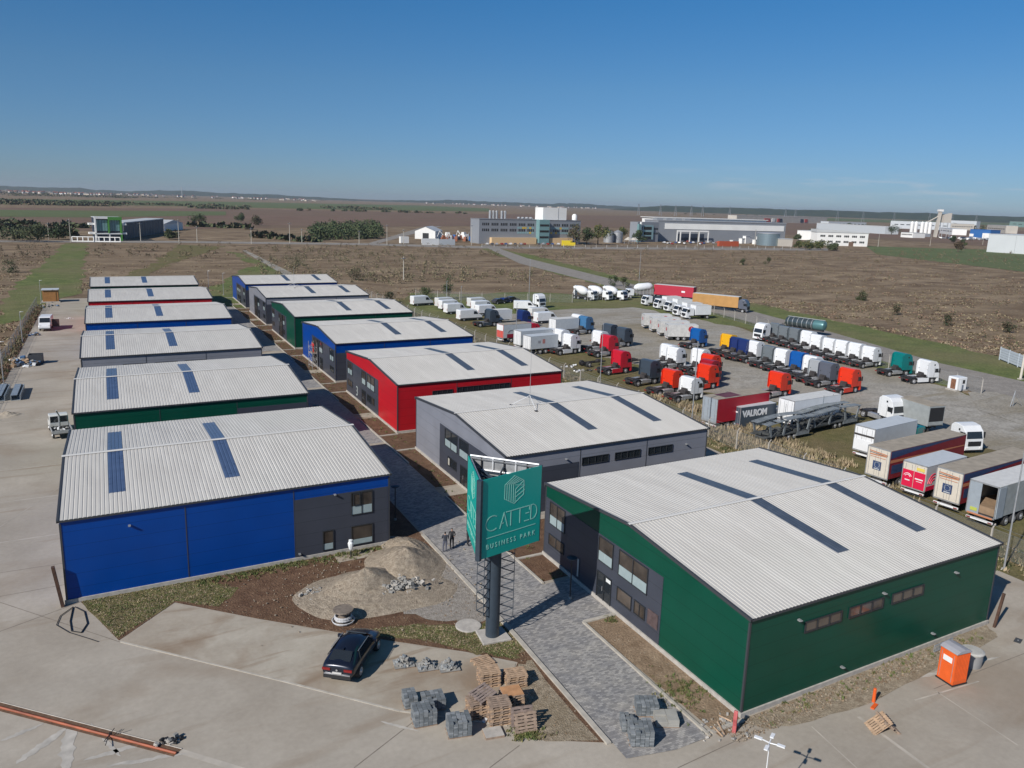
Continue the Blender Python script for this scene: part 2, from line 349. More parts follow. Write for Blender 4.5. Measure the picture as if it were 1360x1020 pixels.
# main road behind, side road along the truck yard
far_sheet("road", [(-60, 321.5), (230, 322.5), (480, 325.5), (640, 330), (1100, 333), (1100, 330), (640, 327), (480, 323), (230, 320), (-60, 319)], 0.035, M_asph)
far_sheet("road", [(640, 326), (652, 326), (700, 343), (850, 380), (975, 407), (1110, 443), (1250, 483), (1360, 507), (1440, 522), (1440, 562), (1360, 545), (1303, 526), (1250, 503), (1110, 461), (985, 425), (835, 387), (690, 350)], 0.045, M_asph)
far_sheet("road", [(486, 324), (500, 324), (600, 297), (640, 292), (640, 289), (590, 293)], 0.045, M_asph)
# truck yard gravel
def edge_noise(pts, n=5, amp=1.0, seed=1):
    rnd = random.Random(seed); out = []
    for i in range(len(pts)):
        a = Vector(pts[i][:2]); b = Vector(pts[(i + 1) % len(pts)][:2])
        for k in range(n):
            p = a.lerp(b, k / n)
            if k: p += Vector((rnd.uniform(-amp, amp), rnd.uniform(-amp, amp)))
            out.append((p.x, p.y))
    return out
sheet("truck_yard_grass", [UV(63.5, 20), UV(63.5, 212), G(600, 394), G(760, 402), G(846, 394), G(985, 432), G(1230, 502), G(1360, 552), UV(114, 44), UV(114, 18)], 0.004, M_grass)
sheet("truck_yard", edge_noise([G(660, 452), G(700, 428), G(640, 425), G(720, 405), G(800, 410), G(850, 405), G(985, 436), G(1100, 470), G(1228, 508), G(1300, 528), G(1400, 566), UV(110, 36), G(1330, 600), G(1230, 570), G(1120, 545), G(1000, 530), G(930, 520), G(860, 490), G(790, 470)], 6, 1.2), 0.010, M_yard)
sheet("yard_entrance", [G(1285, 521), G(1320, 521), G(1420, 545), G(1420, 585), G(1300, 545)], 0.05, M_yard)

# ------------------------------------------------------------------ the park
sheet("concrete_yard", [UV(-14.9, -30), UV(63.0, -30), UV(62.6, 230), UV(-14.9, 232)], 0.0, M_conc_yard)
sheet("grass_strip", [UV(60.9, 30), UV(63.3, 30), UV(63.3, 228), UV(60.9, 228)], 0.012, M_grass)
sheet("grass_strip", [UV(-16.2, 95), UV(-14.4, 95), UV(-14.4, 215), UV(-16.2, 215)], 0.012, M_dirt)
# soil between the sheds (dark gaps) and beside the street
YA = [57.1, 86.1, 115.5, 146.1, 175.2, 203.0]; YB = [27.5, 57.2, 86.2, 115.0, 144.1, 173.4, 201.4]
sheet("soil_strip", [UV(18.0, 55.6), UV(21.6, 55.6), UV(21.6, 226), UV(18.0, 226)], 0.010, M_dirt)
sheet("soil_strip", [UV(26.7, 46), UV(29.6, 46), UV(29.6, 226), UV(26.7, 226)], 0.010, M_dirt)
for y0 in YB[:-1]: sheet("soil_strip", [UV(29.3, y0 + 22.6), UV(52, y0 + 22.6), UV(52, y0 + 28.8), UV(29.3, y0 + 28.8)], 0.014, M_dirt)
# street of pavers
sheet("paved_street", [UV(21.5, 27.6), UV(24.2, 27.0), UV(26.4, 27.0), UV(26.4, 39.8), UV(29.0, 39.8), UV(29.0, 45.6), UV(26.6, 45.6), UV(26.6, 228), UV(21.8, 228), UV(21.8, 46)], 0.022, M_paver)
for y0 in YB[1:]: sheet("door_path", [UV(26.5, y0 + 7.6), UV(29.05, y0 + 7.6), UV(29.05, y0 + 10.2), UV(26.5, y0 + 10.2)], 0.03, M_conc_slab)
sheet("door_path", [UV(14.0, 55.4), UV(17.0, 55.4), UV(17.0, 57.0), UV(14.0, 57.0)], 0.03, M_conc_slab)
# cross alleys of pale concrete reaching the street between sheds
for y0 in YA[1:]: sheet("concrete_alley", [UV(18.6, y0 - 5.0), UV(26.7, y0 - 5.0), UV(26.7, y0 - 2.6), UV(18.6, y0 - 2.6)], 0.026, M_conc_slab)
# front soil triangle, grass, gravel
FS = [UV(-3.4, 57.4), UV(-1.05, 50.6), UV(2.4, 54.2), UV(7.1, 49.6), UV(13.4, 43.9), UV(18.0, 40.0), UV(20.4, 37.6), UV(17.6, 34.2), UV(17.9, 31.0), UV(21.4, 29.0), UV(21.75, 46), UV(21.6, 57.4)]
sheet("soil_triangle", FS, 0.012, M_dirt)
sheet("grass_patch", edge_noise([UV(-3.2, 57.0), UV(-1.1, 50.9), UV(2.4, 54.4), UV(5.0, 52.3), UV(6.6, 54.6), UV(3.5, 57.0)], 4, 0.25, 3), 0.017, M_grass)
sheet("grass_patch", edge_noise([UV(12.8, 45.2), UV(15.6, 42.8), UV(18.1, 40.2), UV(20.3, 38.0), UV(21.4, 38.5), UV(21.4, 42.6), UV(19.2, 42.4), UV(16.4, 44.4)], 4, 0.35, 4), 0.017, M_grass)
sheet("gravel_patch", edge_noise([UV(16.0, 46.0), UV(18.2, 43.9), UV(20.3, 42.8), UV(21.6, 43.4), UV(21.6, 52), UV(19.6, 53.5), UV(16.5, 48.5)], 4, 0.3, 6), 0.020, M_greygravel)
sheet("gravel_patch", edge_noise([UV(17.6, 34.0), UV(18.4, 30.6), UV(21.0, 29.4), UV(21.3, 37.4), UV(20.2, 37.2)], 4, 0.2, 8), 0.018, M_gravelsoil)
# pale parking slab
sheet("parking_slab", [UV(-0.95, 50.55), UV(2.4, 54.0), UV(7.0, 49.5), UV(13.3, 43.8), UV(17.9, 39.9), UV(20.2, 37.5), UV(17.0, 33.0), UV(15.5, 34.1), UV(12.4, 36.4), UV(7.4, 41.8)], 0.026, M_conc_slab)
# soil beside the first green shed
sheet("soil_strip", edge_noise([UV(26.55, 39.7), UV(29.1, 39.6), UV(29.1, 26.9), UV(27.0, 26.7)], 4, 0.05, 9), 0.018, M_dirt_light)
sheet("stony_strip", edge_noise([UV(28.8, 27.3), UV(29.6, 26.2), UV(31.1, 25.7), UV(36.6, 25.1), UV(41.7, 25.4), UV(50.9, 26.1), UV(51.9, 27.6)], 4, 0.12, 10), 0.018, M_gravelsoil)

def strip(name, pts, w, h, m, z=0.0):
    """kerb: a real step along a polyline"""
    mb = MB()
    for a, b in zip(pts[:-1], pts[1:]):
        a = Vector(a[:2]); b = Vector(b[:2]); d = (b - a).normalized(); nn = Vector((-d.y, d.x)) * w / 2
        mb.poly([a - nn, b - nn, b + nn, a + nn], z, z + h, m)
    return tag(mb.build(name), kind='structure')
strip("kerb", [UV(21.65, 57.5), UV(21.65, 46), UV(21.6, 40), UV(21.3, 28.9)], 0.28, 0.12, M_kerb)
strip("kerb", [UV(26.5, 27.0), UV(26.5, 39.75)], 0.16, 0.13, M_kerb)
strip("kerb", [UV(26.6, 39.75), UV(29.0, 39.7)], 0.3, 0.10, M_kerb)
for y0 in [27.5] + YB[1:]:
    if y0 > 30: strip("kerb", [UV(26.7, y0 - 11 if y0 > 60 else 45.7), UV(26.7, y0 + 7.6)], 0.16, 0.12, M_kerb)
    strip("kerb", [UV(26.8, y0 + 22.6), UV(29.1, y0 + 22.6)], 0.25, 0.10, M_kerb); strip("kerb", [UV(26.8, y0 - 0.3), UV(29.1, y0 - 0.3)], 0.25, 0.09, M_kerb)
strip("kerb", [UV(-0.95, 50.4), UV(7.4, 41.7), UV(12.4, 36.3), UV(15.6, 33.9), UV(17.2, 32.6)], 0.12, 0.034, M_kerb)
# saw-cut joints and pale repair lines in the concrete
M_joint = mat("joint_filler", (0.50, 0.46, 0.40), 0.9, var=0.1); M_joint2 = mat("faint_joint", (0.44, 0.395, 0.335), 0.9, var=0.25, vscale=.8); M_crack = mat("dark_joint", (0.20, 0.17, 0.14), 0.9, var=0.2)
for a, b, w in [(G(1140, 952), G(1235, 1022), 0.2), (G(1078, 965), G(1140, 1022), 0.07), (G(1243, 918), G(1352, 990), 0.07), (G(1215, 930), G(1300, 905), 0.10), (G(0, 700), G(90, 640), 0.05), (G(240, 998), G(345, 1030), 0.35)]:
    d = (b - a).normalized(); nn = Vector((-d.y, d.x, 0)) * w / 2
    sheet("concrete_joint", [a - nn, b - nn, b + nn, a + nn], 0.008, M_joint2)
for k in range(15):
    v = 70 + k * 9.6
    sheet("concrete_joint", [UV(-14.4, v), UV(-4.2, v), UV(-4.2, v + 0.14), UV(-14.4, v + 0.10)], 0.006, M_joint2)
for a, b, w in [(UV(-14, 52), UV(-3.2, 57), .05), (UV(-14, 60), UV(-4, 60.2), .05), (G(160, 853), G(0, 800), .05), (G(560, 950), G(470, 1020), .05), (G(990, 978), G(900, 1020), .05), (G(1240, 915), G(1360, 868), .05), (G(690, 990), G(650, 1020), .05), (UV(-4.3, 64), UV(-14, 64.3), .05)]:
    d = (b - a).normalized(); nn = Vector((-d.y, d.x, 0)) * w / 2
    sheet("concrete_joint", [a - nn, b - nn, b + nn, a + nn], 0.031 if a.y < 56 and a.x > 2 and a.x < 12 and a.y > 41 else 0.007, M_crack)
rnd = random.Random(55)
def smear(px0, px1, w, m, z=.009):
    a, b = G(*px0), G(*px1); d = (b - a); L = d.length; d.normalize(); nn = Vector((-d.y, d.x, 0)); up_, dn = [], []
    for k in range(17):
        s = k / 16; e = math.sin(math.pi * min(1, s * 1.05)) ** .5 if 0 < s < 1 else 0; c = a + d * L * s + nn * rnd.uniform(-.12, .12) * w
        up_.append(c + nn * w * e * rnd.uniform(.3, .6)); dn.append(c - nn * w * e * rnd.uniform(.3, .6))
    sheet("cement_smear", up_ + dn[::-1], z, m)
M_smear = mat("pale_cement_smear", (.43, .40, .355), .9, var=.2, vscale=1.5)
for a, b, w in [((20, 1015), (95, 962), .5), ((85, 1030), (96, 955), .7), ((110, 1010), (200, 985), .35), ((140, 1018), (250, 1000), .3), ((0, 985), (60, 960), .3), ((1180, 905), (1262, 892), .35), ((1240, 893), (1330, 872), .3), ((505, 958), (560, 972), .2), ((160, 1005), (120, 960), .25)]: smear(a, b, w, M_smear)
# drain trench with orange pipe
tr = thing("drain_trench", "open trench across the front concrete with a long orange plastic pipe in it", "trench")
a, b = G(-25, 931), G(237, 999); d = (b - a).normalized(); nn = Vector((-d.y, d.x, 0))
mb = MB(); mb.add([tuple(a - nn * .36 + Vector((0, 0, .012))), tuple(b - nn * .36 + Vector((0, 0, .012))), tuple(b + nn * .25 + Vector((0, 0, .012))), tuple(a + nn * .25 + Vector((0, 0, .012)))], [(0, 1, 2, 3)], mat("trench_soil", (0.13, 0.075, 0.045), 0.95, var=0.35, vscale=3, bump=1)); mb.build("trench_bottom", tr, recalc=False)
MB().bar(a - nn * .16 + Vector((0, 0, .06)), b - nn * .16 + Vector((0, 0, .06)), 0.065, mat("orange_pipe", (0.34, 0.095, 0.045), 0.6, var=0.35, vscale=1.0), 8).build("pipe", tr)
MB().bar(a + nn * .25 + Vector((0, 0, .02)), b + nn * .25 + Vector((0, 0, .02)), 0.03, M_conc, 4).build("edging", tr)
# dark stains
M_stain = mat("oil_stain", (0.265, 0.23, 0.188), 0.7, var=0.2)
rnd = random.Random(5)
for (px, py, l_, w_) in [(588, 900, 0.5, .45)]:
    if not l_: continue
    c = G(px, py); an = rnd.uniform(0, 3)
    pts = [(c.x + math.cos(t) * l_ * rnd.uniform(.6, 1.1) * math.cos(an) - math.sin(t) * w_ * math.sin(an), c.y + math.cos(t) * l_ * math.sin(an) * rnd.uniform(.7, 1.1) + math.sin(t) * w_ * math.cos(an)) for t in [i * math.pi / 7 for i in range(14)]]
    sheet("oil_stain", pts, 0.005, M_stain)
# ================================================================== WAREHOUSES
E_, RG, WL, DP = 5.8, 6.78, 22.7, 22.5
M_roof = ground_mat("pale_roof_sheet", ((.515, .49, .45), (.60, .575, .53), (.54, .515, .47)), (.09, .9, 3), rough=.5, bump=.02, stretch=(1, .12, 1), fine=.03)
M_roofcap = mat("ridge_cap", (0.66, 0.64, 0.60), 0.45)
M_sky = mat("bluish_rooflight", (0.07, 0.105, 0.19), 0.3, var=0.15, vscale=1.2); M_skyB = mat("slate_rooflight", (0.062, 0.078, 0.105), 0.35, var=0.2, vscale=1.2)
M_spandrel = mat("pale_spandrel_panel", (0.30, 0.37, 0.38), 0.25, var=0.06)
M_winframe = mat("window_frame_dark", (0.025, 0.028, 0.033), 0.4)
M_winlight = mat("window_blind", (0.45, 0.43, 0.38), 0.6)
M_tanwin = mat("painted_tan_reflection_glass", (0.095, 0.075, 0.06), 0.15, var=0.3, vscale=0.9, spec=0.8); M_brownwin = mat("painted_brown_reflection_glass", (0.055, 0.044, 0.036), 0.18, var=0.5, vscale=0.9, spec=0.4)  # pane colours carry a painted reflection of the brownish ground
COLS = {'green': (0.003, 0.062, 0.038), 'blue': (0.0, 0.05, 0.27), 'red': (0.44, 0.012, 0.020), 'grey': (0.215, 0.225, 0.26), 'slate': (0.052, 0.058, 0.076)}
def clad(c): return mat(c + "_cladding", COLS[c], 0.34, 0.0, var=0.07, vscale=0.5, spec=0.22, bump=.06, stripes=(2, 1.0, 0.03, 0.6))
MESH = {}
def share(key, fn):
    if key not in MESH: MESH[key] = fn()
    return MESH[key]
def link(name, me, parent, loc=(0, 0, 0)):
    o = bpy.data.objects.new(name, me); C.objects.link(o); o.parent = parent; o.location = loc; return o
def roof_z(v): return E_ + (RG - E_) * (1 - abs(v - DP / 2) / (DP / 2))
def rib_strip(u0, u1, v0, v1, lift, m, pitch=0.27):
    """trapezoid-ribbed sheet following the roof slopes between v0 and v1 (crossing the ridge when needed)"""
    mb = MB(SK); us = []; k0 = int(round(u0 / pitch)); k1 = int(round(u1 / pitch))
    for k in range(k0, k1):
        b = k * pitch; us += [(b, 0.0), (b + pitch * .14, 0.0), (b + pitch * .24, 0.027), (b + pitch * .90, 0.027)]
    us.append((k1 * pitch, 0.0))
    vs = [v for v in (v0, DP / 2, v1) if v0 <= v <= v1]
    V = []; n = len(us)
    for v in vs:
        for u, h in us: V.append((u, v, roof_z(v) + 0.10 + lift + h))
    F = [(j * n + i, j * n + i + 1, (j + 1) * n + i + 1, (j + 1) * n + i) for j in range(len(vs) - 1) for i in range(n - 1)]
    mb.add(V, F, m)
    return mb.mesh("sheet", recalc=False)
def m_roof():
    return rib_strip(-0.1, WL + 0.15, -0.12, DP + 0.12, 0.0, M_roof)
def m_wall(c):
    mb = MB(SK); pts = [(0, 0), (0, E_), (DP / 2, RG), (DP, E_), (DP, 0)]
    vs = [(0, y, z) for y, z in pts] + [(WL, y, z) for y, z in pts]; n = 5
    mb.add(vs, [(k, (k + 1) % n, n + (k + 1) % n, n + k) for k in range(n)] + [tuple(range(n))[::-1], tuple(range(n, 2 * n))], clad(c))
    return mb.mesh("wall")
def m_trim():
    mb = MB(SK); t = M_darktrim
    mb.box(-0.14, WL + 0.16, -0.16, -0.01, E_ - 0.03, E_ + 0.085, t); mb.box(-0.14, WL + 0.16, DP + 0.01, DP + 0.16, E_ - 0.16, E_ + 0.085, t)
    for x0, x1 in ((-0.15, -0.005), (WL + 0.02, WL + 0.17)):
        for s in (0, 1):
            y0, y1, z0, z1 = (-0.16, DP / 2, E_, RG) if s == 0 else (DP / 2, DP + 0.16, RG, E_)
            mb.add([(x0, y0, z0 - .02), (x1, y0, z0 - .02), (x1, y1, z1 - .02), (x0, y1, z1 - .02), (x0, y0, z0 + .16), (x1, y0, z0 + .16), (x1, y1, z1 + .16), (x0, y1, z1 + .16)],
                   [(3, 2, 1, 0), (4, 5, 6, 7), (0, 1, 5, 4), (1, 2, 6, 5), (2, 3, 7, 6), (3, 0, 4, 7)], t)
    for x, y in ((-.03, -.03), (WL - .09, -.03), (-.03, DP - .09), (WL - .09, DP - .09)): mb.box(x, x + .12, y, y + .12, 0.3, E_ - 0.17, t)
    return mb.mesh("trim")
def m_plinth():
    mb = MB(SK); mb.box(-0.10, WL + 0.10, -0.10, DP + 0.10, 0, 0.28, M_conc); return mb.mesh("plinth")
def m_cap(w):
    mb = MB(SK); z = RG + 0.155; mb.prof([(0, 0)], 0, 0, M_roofcap) if 0 else None
    mb.add([(-.2, DP / 2 - w, z - .012), (WL + .25, DP / 2 - w, z - .012), (WL + .25, DP / 2, z + .03), (-.2, DP / 2, z + .03), (-.2, DP / 2 + w, z - .012), (WL + .25, DP / 2 + w, z - .012)], [(0, 1, 2, 3), (3, 2, 5, 4)], M_roofcap)
    return mb.mesh("ridge_cap", recalc=False)

def wall_window(parent, side, a0, a1, z0, z1, kind='glass', mull=1, spandrel=0.0, out=0.0):
    """side 'w': a = v along the west wall; side 'f': a = u along the front wall"""
    a0, a1 = min(a0, a1), max(a0, a1)
    def place(mb, x0, x1, za, zb, d0, d1, m):
        if side == 'w': mb.box(-d1, -d0, x0, x1, za, zb, m)
        else: mb.box(x0, x1, -d1, -d0, za, zb, m)
    fr = MB(SK); t = 0.06; o = out + .002
    place(fr, a0, a1, z0, z0 + t, o, o + .07, M_winframe); place(fr, a0, a1, z1 - t, z1, o, o + .07, M_winframe)
    place(fr, a0, a0 + t, z0 + t, z1 - t, o, o + .07, M_winframe); place(fr, a1 - t, a1, z0 + t, z1 - t, o, o + .07, M_winframe)
    for k in range(1, mull + 1):
        x = a0 + (a1 - a0) * k / (mull + 1); place(fr, x - t / 2, x + t / 2, z0 + t, z1 - t, o, o + .07, M_winframe)
    zs = z0 + (z1 - z0) * spandrel
    w = fr.build("window", parent)
    M_g = {'glass': M_glass, 'brown': M_brownwin, 'tan': M_tanwin, 'blind': M_winlight}[kind]
    place(g := MB(SK), a0 + t, a1 - t, max(zs, z0 + t), z1 - t, o, o + .02, M_g); g.build("pane", w)
    if spandrel: place(g := MB(SK), a0 + t, a1 - t, z0 + t, zs - .03, o, o + .03, M_spandrel); g.build("spandrel", w)
    return w
def wall_panel(parent, side, a0, a1, z0, z1, m, out=.03, name="dark_cladding"):
    mb = MB(SK)
    if side == 'w': mb.box(-out, -.002, a0, a1, z0, z1, m)
    else: mb.box(a0, a1, -out, -.002, z0, z1, m)
    return mb.build(name, parent)
def wall_door(parent, side, a0, a1, z1, out=.03):
    mb = MB(SK); t = .07
    def P(mb, x0, x1, za, zb, d0, d1, m):
        if side == 'w': mb.box(-d1, -d0, x0, x1, za, zb, m)
        else: mb.box(x0, x1, -d1, -d0, za, zb, m)
    o = out + .002
    P(mb, a0, a1, z1 - t, z1, o, o + .07, M_winframe); P(mb, a0, a0 + t, .28, z1 - t, o, o + .07, M_winframe); P(mb, a1 - t, a1, .28, z1 - t, o, o + .07, M_winframe)
    mid = (a0 + a1) / 2; P(mb, mid - t / 2, mid + t / 2, .28, z1 - t, o, o + .07, M_winframe); P(mb, a0 + t, a1 - t, 1.0, 1.06, o, o + .06, M_winframe)
    d = mb.build("door", parent)
    P(g := MB(SK), a0 + t, a1 - t, .28, z1 - t, o, o + .02, M_glass); g.build("pane", d)
    h = MB(SK); P(h, mid + .10, mid + .14, .95, 1.3, o + .07, o + .11, M_rim); h.build("handle", d)
def wall_lamp(parent, side, a, z):
    mb = MB(SK)
    if side == 'f': mb.box(a - .08, a + .08, -.3, -.03, z, z + .05, M_galv); mb.box(a - .05, a + .05, -.2, -.005, z - .06, z, M_galv)
    else: mb.box(-.35, -.03, a - .15, a + .15, z, z + .07, M_galv); mb.box(-.2, -.005, a - .05, a + .05, z - .06, z, M_galv)
    mb.build("wall_lamp", parent)
def seam(parent, side, a, z0=.3, z1=5.6):
    mb = MB(SK)
    if side == 'f': mb.box(a - .03, a + .03, -.022, -.002, z0, z1, M_darktrim)
    else: mb.box(-.022, -.002, a - .03, a + .03, z0, z1, M_darktrim)
    mb.build("wall_joint", parent)

def warehouse(u, v, color, label, row, group, facade):
    t = thing("warehouse", label, "warehouse", UV(u, v), 0, group)
    link("wall", share('wall' + color, lambda: m_wall(color)), t)
    link("roof", share('roof', m_roof), t); link("trim", share('trim', m_trim), t); link("plinth", share('plinth', m_plinth), t)
    link("ridge_cap", share('cap' + row, lambda: m_cap(.24 if row == 'A' else .16)), t)
    fx = [(.465, .512), (.812, .862)] if row == 'B' else [(.130, .177), (.470, .518)]
    for f0, f1 in fx:
        link("rooflight", share('rl%.3f' % f0, lambda: rib_strip(f0 * WL, f1 * WL, DP * .142, DP * .865, .008, M_skyB if row == 'B' else M_sky)), t)
    S = clad('slate'); zt = 4.86
    for f in facade:
        if f == 'westP':      # dark panel towards the far end
            wall_panel(t, 'w', 7.45, 22.4, .3, zt, S)
            for a0, a1, m_ in ((19.4, 21.7, 1), (12.9, 14.7, 0), (8.95, 12.2, 1)): wall_window(t, 'w', a0, a1, 2.95, 4.75, 'brown', m_, .42, .03)
            wall_window(t, 'w', 19.4, 21.7, 1.25, 2.15, 'brown', 1, 0, .03); wall_window(t, 'w', 10.5, 12.2, 1.1, 2.1, 'tan' if color == 'green' else 'glass', 0, 0, .03)
            wall_window(t, 'w', 9.0, 10.2, 1.15, 2.1, 'brown', 1, 0, .03); wall_door(t, 'w', 12.9, 14.7, 2.2)
        if f == 'westQ':
            wall_panel(t, 'w', .15, 15.3, .3, zt, S)
            for a0, a1, m_ in ((.9, 3.2, 1), (7.9, 10.05, 0), (10.6, 13.8, 1)): wall_window(t, 'w', a0, a1, 2.95, 4.75, 'glass', m_, .42, .03)
            wall_window(t, 'w', .9, 3.2, 1.25, 2.15, 'glass', 1, 0, .03); wall_window(t, 'w', 10.7, 12.9, 1.15, 2.1, 'glass', 2, 0, .03); wall_window(t, 'w', 12.2, 12.8, 1.2, 2.05, 'blind', 0, 0, .10)
            wall_door(t, 'w', 7.9, 9.7, 2.2)
        if f == 'open':       # unfinished opening in raw board
            wall_window(t, 'w', 10.8, 13.6, .5, 4.7, 'brown', 2, 0, .11)
        if f == 'frontdark': wall_panel(t, 'f', .15, 7.5, .3, 4.45, S)
        if f == 'frontdarkR':
            wall_panel(t, 'f', 15.25, WL - .12, .3, zt, S)
        if f == 'frontA1':
            wall_window(t, 'f', 19.55, 21.3, 2.95, 4.78, 'brown', 1, .40, .03); wall_window(t, 'f', 19.55, 21.3, .45, 2.05, 'brown', 0, .30, .03); wall_window(t, 'f', 17.3, 18.15, .45, 2.05, 'brown', 0, .35, .03)
            wall_window(t, 'f', 19.72, 20.3, 3.75, 4.7, 'brown', 0, 0, .08)
            wall_lamp(t, 'f', 18.3, 4.86); wall_lamp(t, 'f', 4.1, 4.86); wall_lamp(t, 'f', 15.5, .55)
        if f == 'winB2':
            for a in (7.84, 11.5, 15.4): wall_window(t, 'f', a, a + 2.95, 4.05, 4.78, 'glass', 3)
            wall_lamp(t, 'f', 6.1, 4.9); wall_lamp(t, 'f', 20, 4.6)
        if f == 'winB3':
            wall_window(t, 'f', 4.43, 7.1, 4.05, 4.78, 'glass', 3); wall_window(t, 'f', 7.7, 15.0, 4.05, 4.95, 'glass', 9)
        if f == 'winB1':
            for a in (4.31, 8.01, 11.86): wall_window(t, 'f', a, a + 3.05, 3.95, 4.65, 'tan', 2)
            wall_lamp(t, 'f', 3.7, 4.95); wall_lamp(t, 'f', 10.9, 4.95); wall_lamp(t, 'f', 18.0, 4.8)
            wall_lamp(t, 'f', 7.9, .9); wall_lamp(t, 'f', 16.5, .9)
        if f == 'winA':
            for a in (4.8, 8.7, 12.4): wall_window(t, 'f', a, a + 2.8, 4.0, 4.7, 'glass', 3)
        if f == 'seams':
            seam(t, 'f', 7.66); seam(t, 'f', 15.2)
    return t
UA = -4.08; UB = 29.15
GA = "sheds of the left row"; GB = "sheds of the right row"
A = [('blue', "blue shed nearest the camera, with a dark panel at its right end", ['frontdarkR', 'frontA1', 'seams']),
     ('green', "green shed standing right behind the nearest blue shed of the left row", ['frontdarkR', 'seams']),
     ('grey', "only grey shed of the left row, between the green and the blue one", ['winA', 'seams']),
     ('blue', "smaller looking blue shed between the grey and the red shed of the left row", ['seams']),
     ('red', "only red shed of the left row", ['seams']),
     ('green', "dark green shed at the far end of the left row, beyond the red one", ['seams'])]
B = [('green', "green shed nearest the camera with the number 1 on its side wall", ['westP', 'winB1']),
     ('grey', "grey shed with a thin mast on its roof, directly behind the teal sign", ['westQ', 'frontdark', 'winB2', 'seams']),
     ('red', "bright red shed with the number 3 on its dark end wall", ['westP', 'winB3', 'seams']),
     ('blue', "blue shed behind the bright red one with scaffolding at its end wall", ['westQ', 'frontdark', 'seams', 'open']),
     ('green', "dark green shed of the right row, between two others blue and grey", ['westP', 'open', 'seams']),
     ('grey', "smaller looking grey shed near the far end of the right row", ['westQ', 'frontdark', 'seams', 'open']),
     ('blue', "blue shed at the very far end of the right row", ['westQ', 'frontdark', 'seams'])]
WA = [warehouse(UA, YA[i], c, l, 'A', GA, f) for i, (c, l, f) in enumerate(A)]
WB = [warehouse(UB, YB[i], c, l, 'B', GB, f) for i, (c, l, f) in enumerate(B)]
for w in (WA[0], WA[1]): w.name = w.name
M_num = mat("pale_lettering", (0.34, 0.38, 0.38), 0.5)
text_part("number", "1", 2.0, M_num, WB[0], (-.10 + SK * 17.2, 17.2, .55), (R(90), 0, R(-90)), .012, bold=-.01)
text_part("number", "3", 1.9, M_num, WB[2], (-.10 + SK * 16.9, 16.9, .75), (R(90), 0, R(-90)), .012)
# end door and small green-white plate on the first shed
mb = MB(SK); mb.box(-.11, -.105, 12.95, 13.5, 1.85, 2.1, mat("white_notice", (.7, .72, .7), .6)); mb.build("notice", WB[0])
mb = MB(SK); mb.box(-.09, -.035, 7.65, 8.7, 1.2, 2.2, mat("brown_sign_plate", (.10, .07, .07), .5, var=.3, vscale=3)); mb.build("sign_plate", WB[0])

# roof mast with guy wires
def roof_mast(loc, h, label):
    t = thing("roof_mast", label, "mast", loc, 0, "lightning masts on the roofs")
    MB().bar((0, 0, 0), (0, 0, h), .03, M_galv, 6, .012).build("pole", t)
    for k in range(3):
        a = R(20 + 120 * k); p = (1.9 * math.cos(a), 1.9 * math.sin(a), -.14)
        MB().bar((0, 0, h * .16), p, .025, M_white, 4).build("strut", t)
        MB().lathe([(.18, -.1), (.18, .02)], M_black, c=p, n=8).build("foot", t)
    return t
roof_mast(UV(UB + 8.3, YB[1] + DP / 2, RG + .17), 6.0, "thin white mast on three struts on the grey roof behind the teal sign")
roof_mast(UV(UB + 8.3, YB[5] + DP / 2, RG + .17), 4.5, "thin mast with struts on the roof of the far grey shed in the right row")

# ================================================================== SIGN TOWER
M_teal = mat("teal_sign_face", (0.0, 0.34, 0.285), 0.45, var=0.03, vscale=.4)
M_line = mat("pale_green_line", (0.30, 0.62, 0.53), 0.5)
M_navy = mat("dark_blue_grey_steel", (0.035, 0.05, 0.068), 0.45, var=.1)
SP = [Vector((21.89, 43.59)), Vector((20.33, 38.99)), Vector((25.10, 39.94))]
SC = (SP[0] + SP[1] + SP[2]) / 3; Z0, Z1 = 6.45, 11.35
sg = thing("sign_tower", "three sided teal sign box with white lettering on a thick dark round column", "sign", (SC.x, SC.y, 0))
MB().lathe([(.44, 0.1), (.44, Z0 + 2.5)], M_navy, n=24).build("column", sg, smooth=True)
MB().poly([(-1.0, -.7), (.9, -.95), (1.05, .7), (-.7, 1.0)], -.02, .16, M_conc).build("base", sg, bevel=.04)
def face_frame(a, b):
    """origin, x along the face, z up, outward normal"""
    a3 = Vector((a.x - SC.x, a.y - SC.y, 0)); b3 = Vector((b.x - SC.x, b.y - SC.y, 0)); x = (b3 - a3).normalized(); n = Vector((x.y, -x.x, 0))
    if n.dot((a3 + b3) / 2) < 0: n = -n
    return a3, x, n, (b3 - a3).length
def on_face(a, b, strokes, name, m, parent, off=.052, w=.035):
    a3, x, n, L = face_frame(a, b); mb = MB()
    for (x0, z0, x1, z1, *ww) in strokes:
        hw = (ww[0] if ww else w) / 2
        p = Vector((x0, z0)); q = Vector((x1, z1)); d = (q - p); d.normalize(); k = Vector((-d.y, d.x)) * hw; e = d * hw * .8
        c4 = [p - k - e, q - k + e, q + k + e, p + k - e]; vs = []
        for dz in (off, off + .012):
            for c in c4: vs.append(a3 + x * c.x + n * dz + Vector((0, 0, c.y)))
        mb.add(vs, [(3, 2, 1, 0), (4, 5, 6, 7), (0, 1, 5, 4), (1, 2, 6, 5), (2, 3, 7, 6), (3, 0, 4, 7)], m)
    return mb.build(name, parent)
def arc(cx, cz, rx, rz, t0, t1, n=14): 
    P = [(cx + rx * math.cos(R(t0 + (t1 - t0) * k / n)), cz + rz * math.sin(R(t0 + (t1 - t0) * k / n))) for k in range(n + 1)]
    return [(P[k][0], P[k][1], P[k + 1][0], P[k + 1][1]) for k in range(n)]
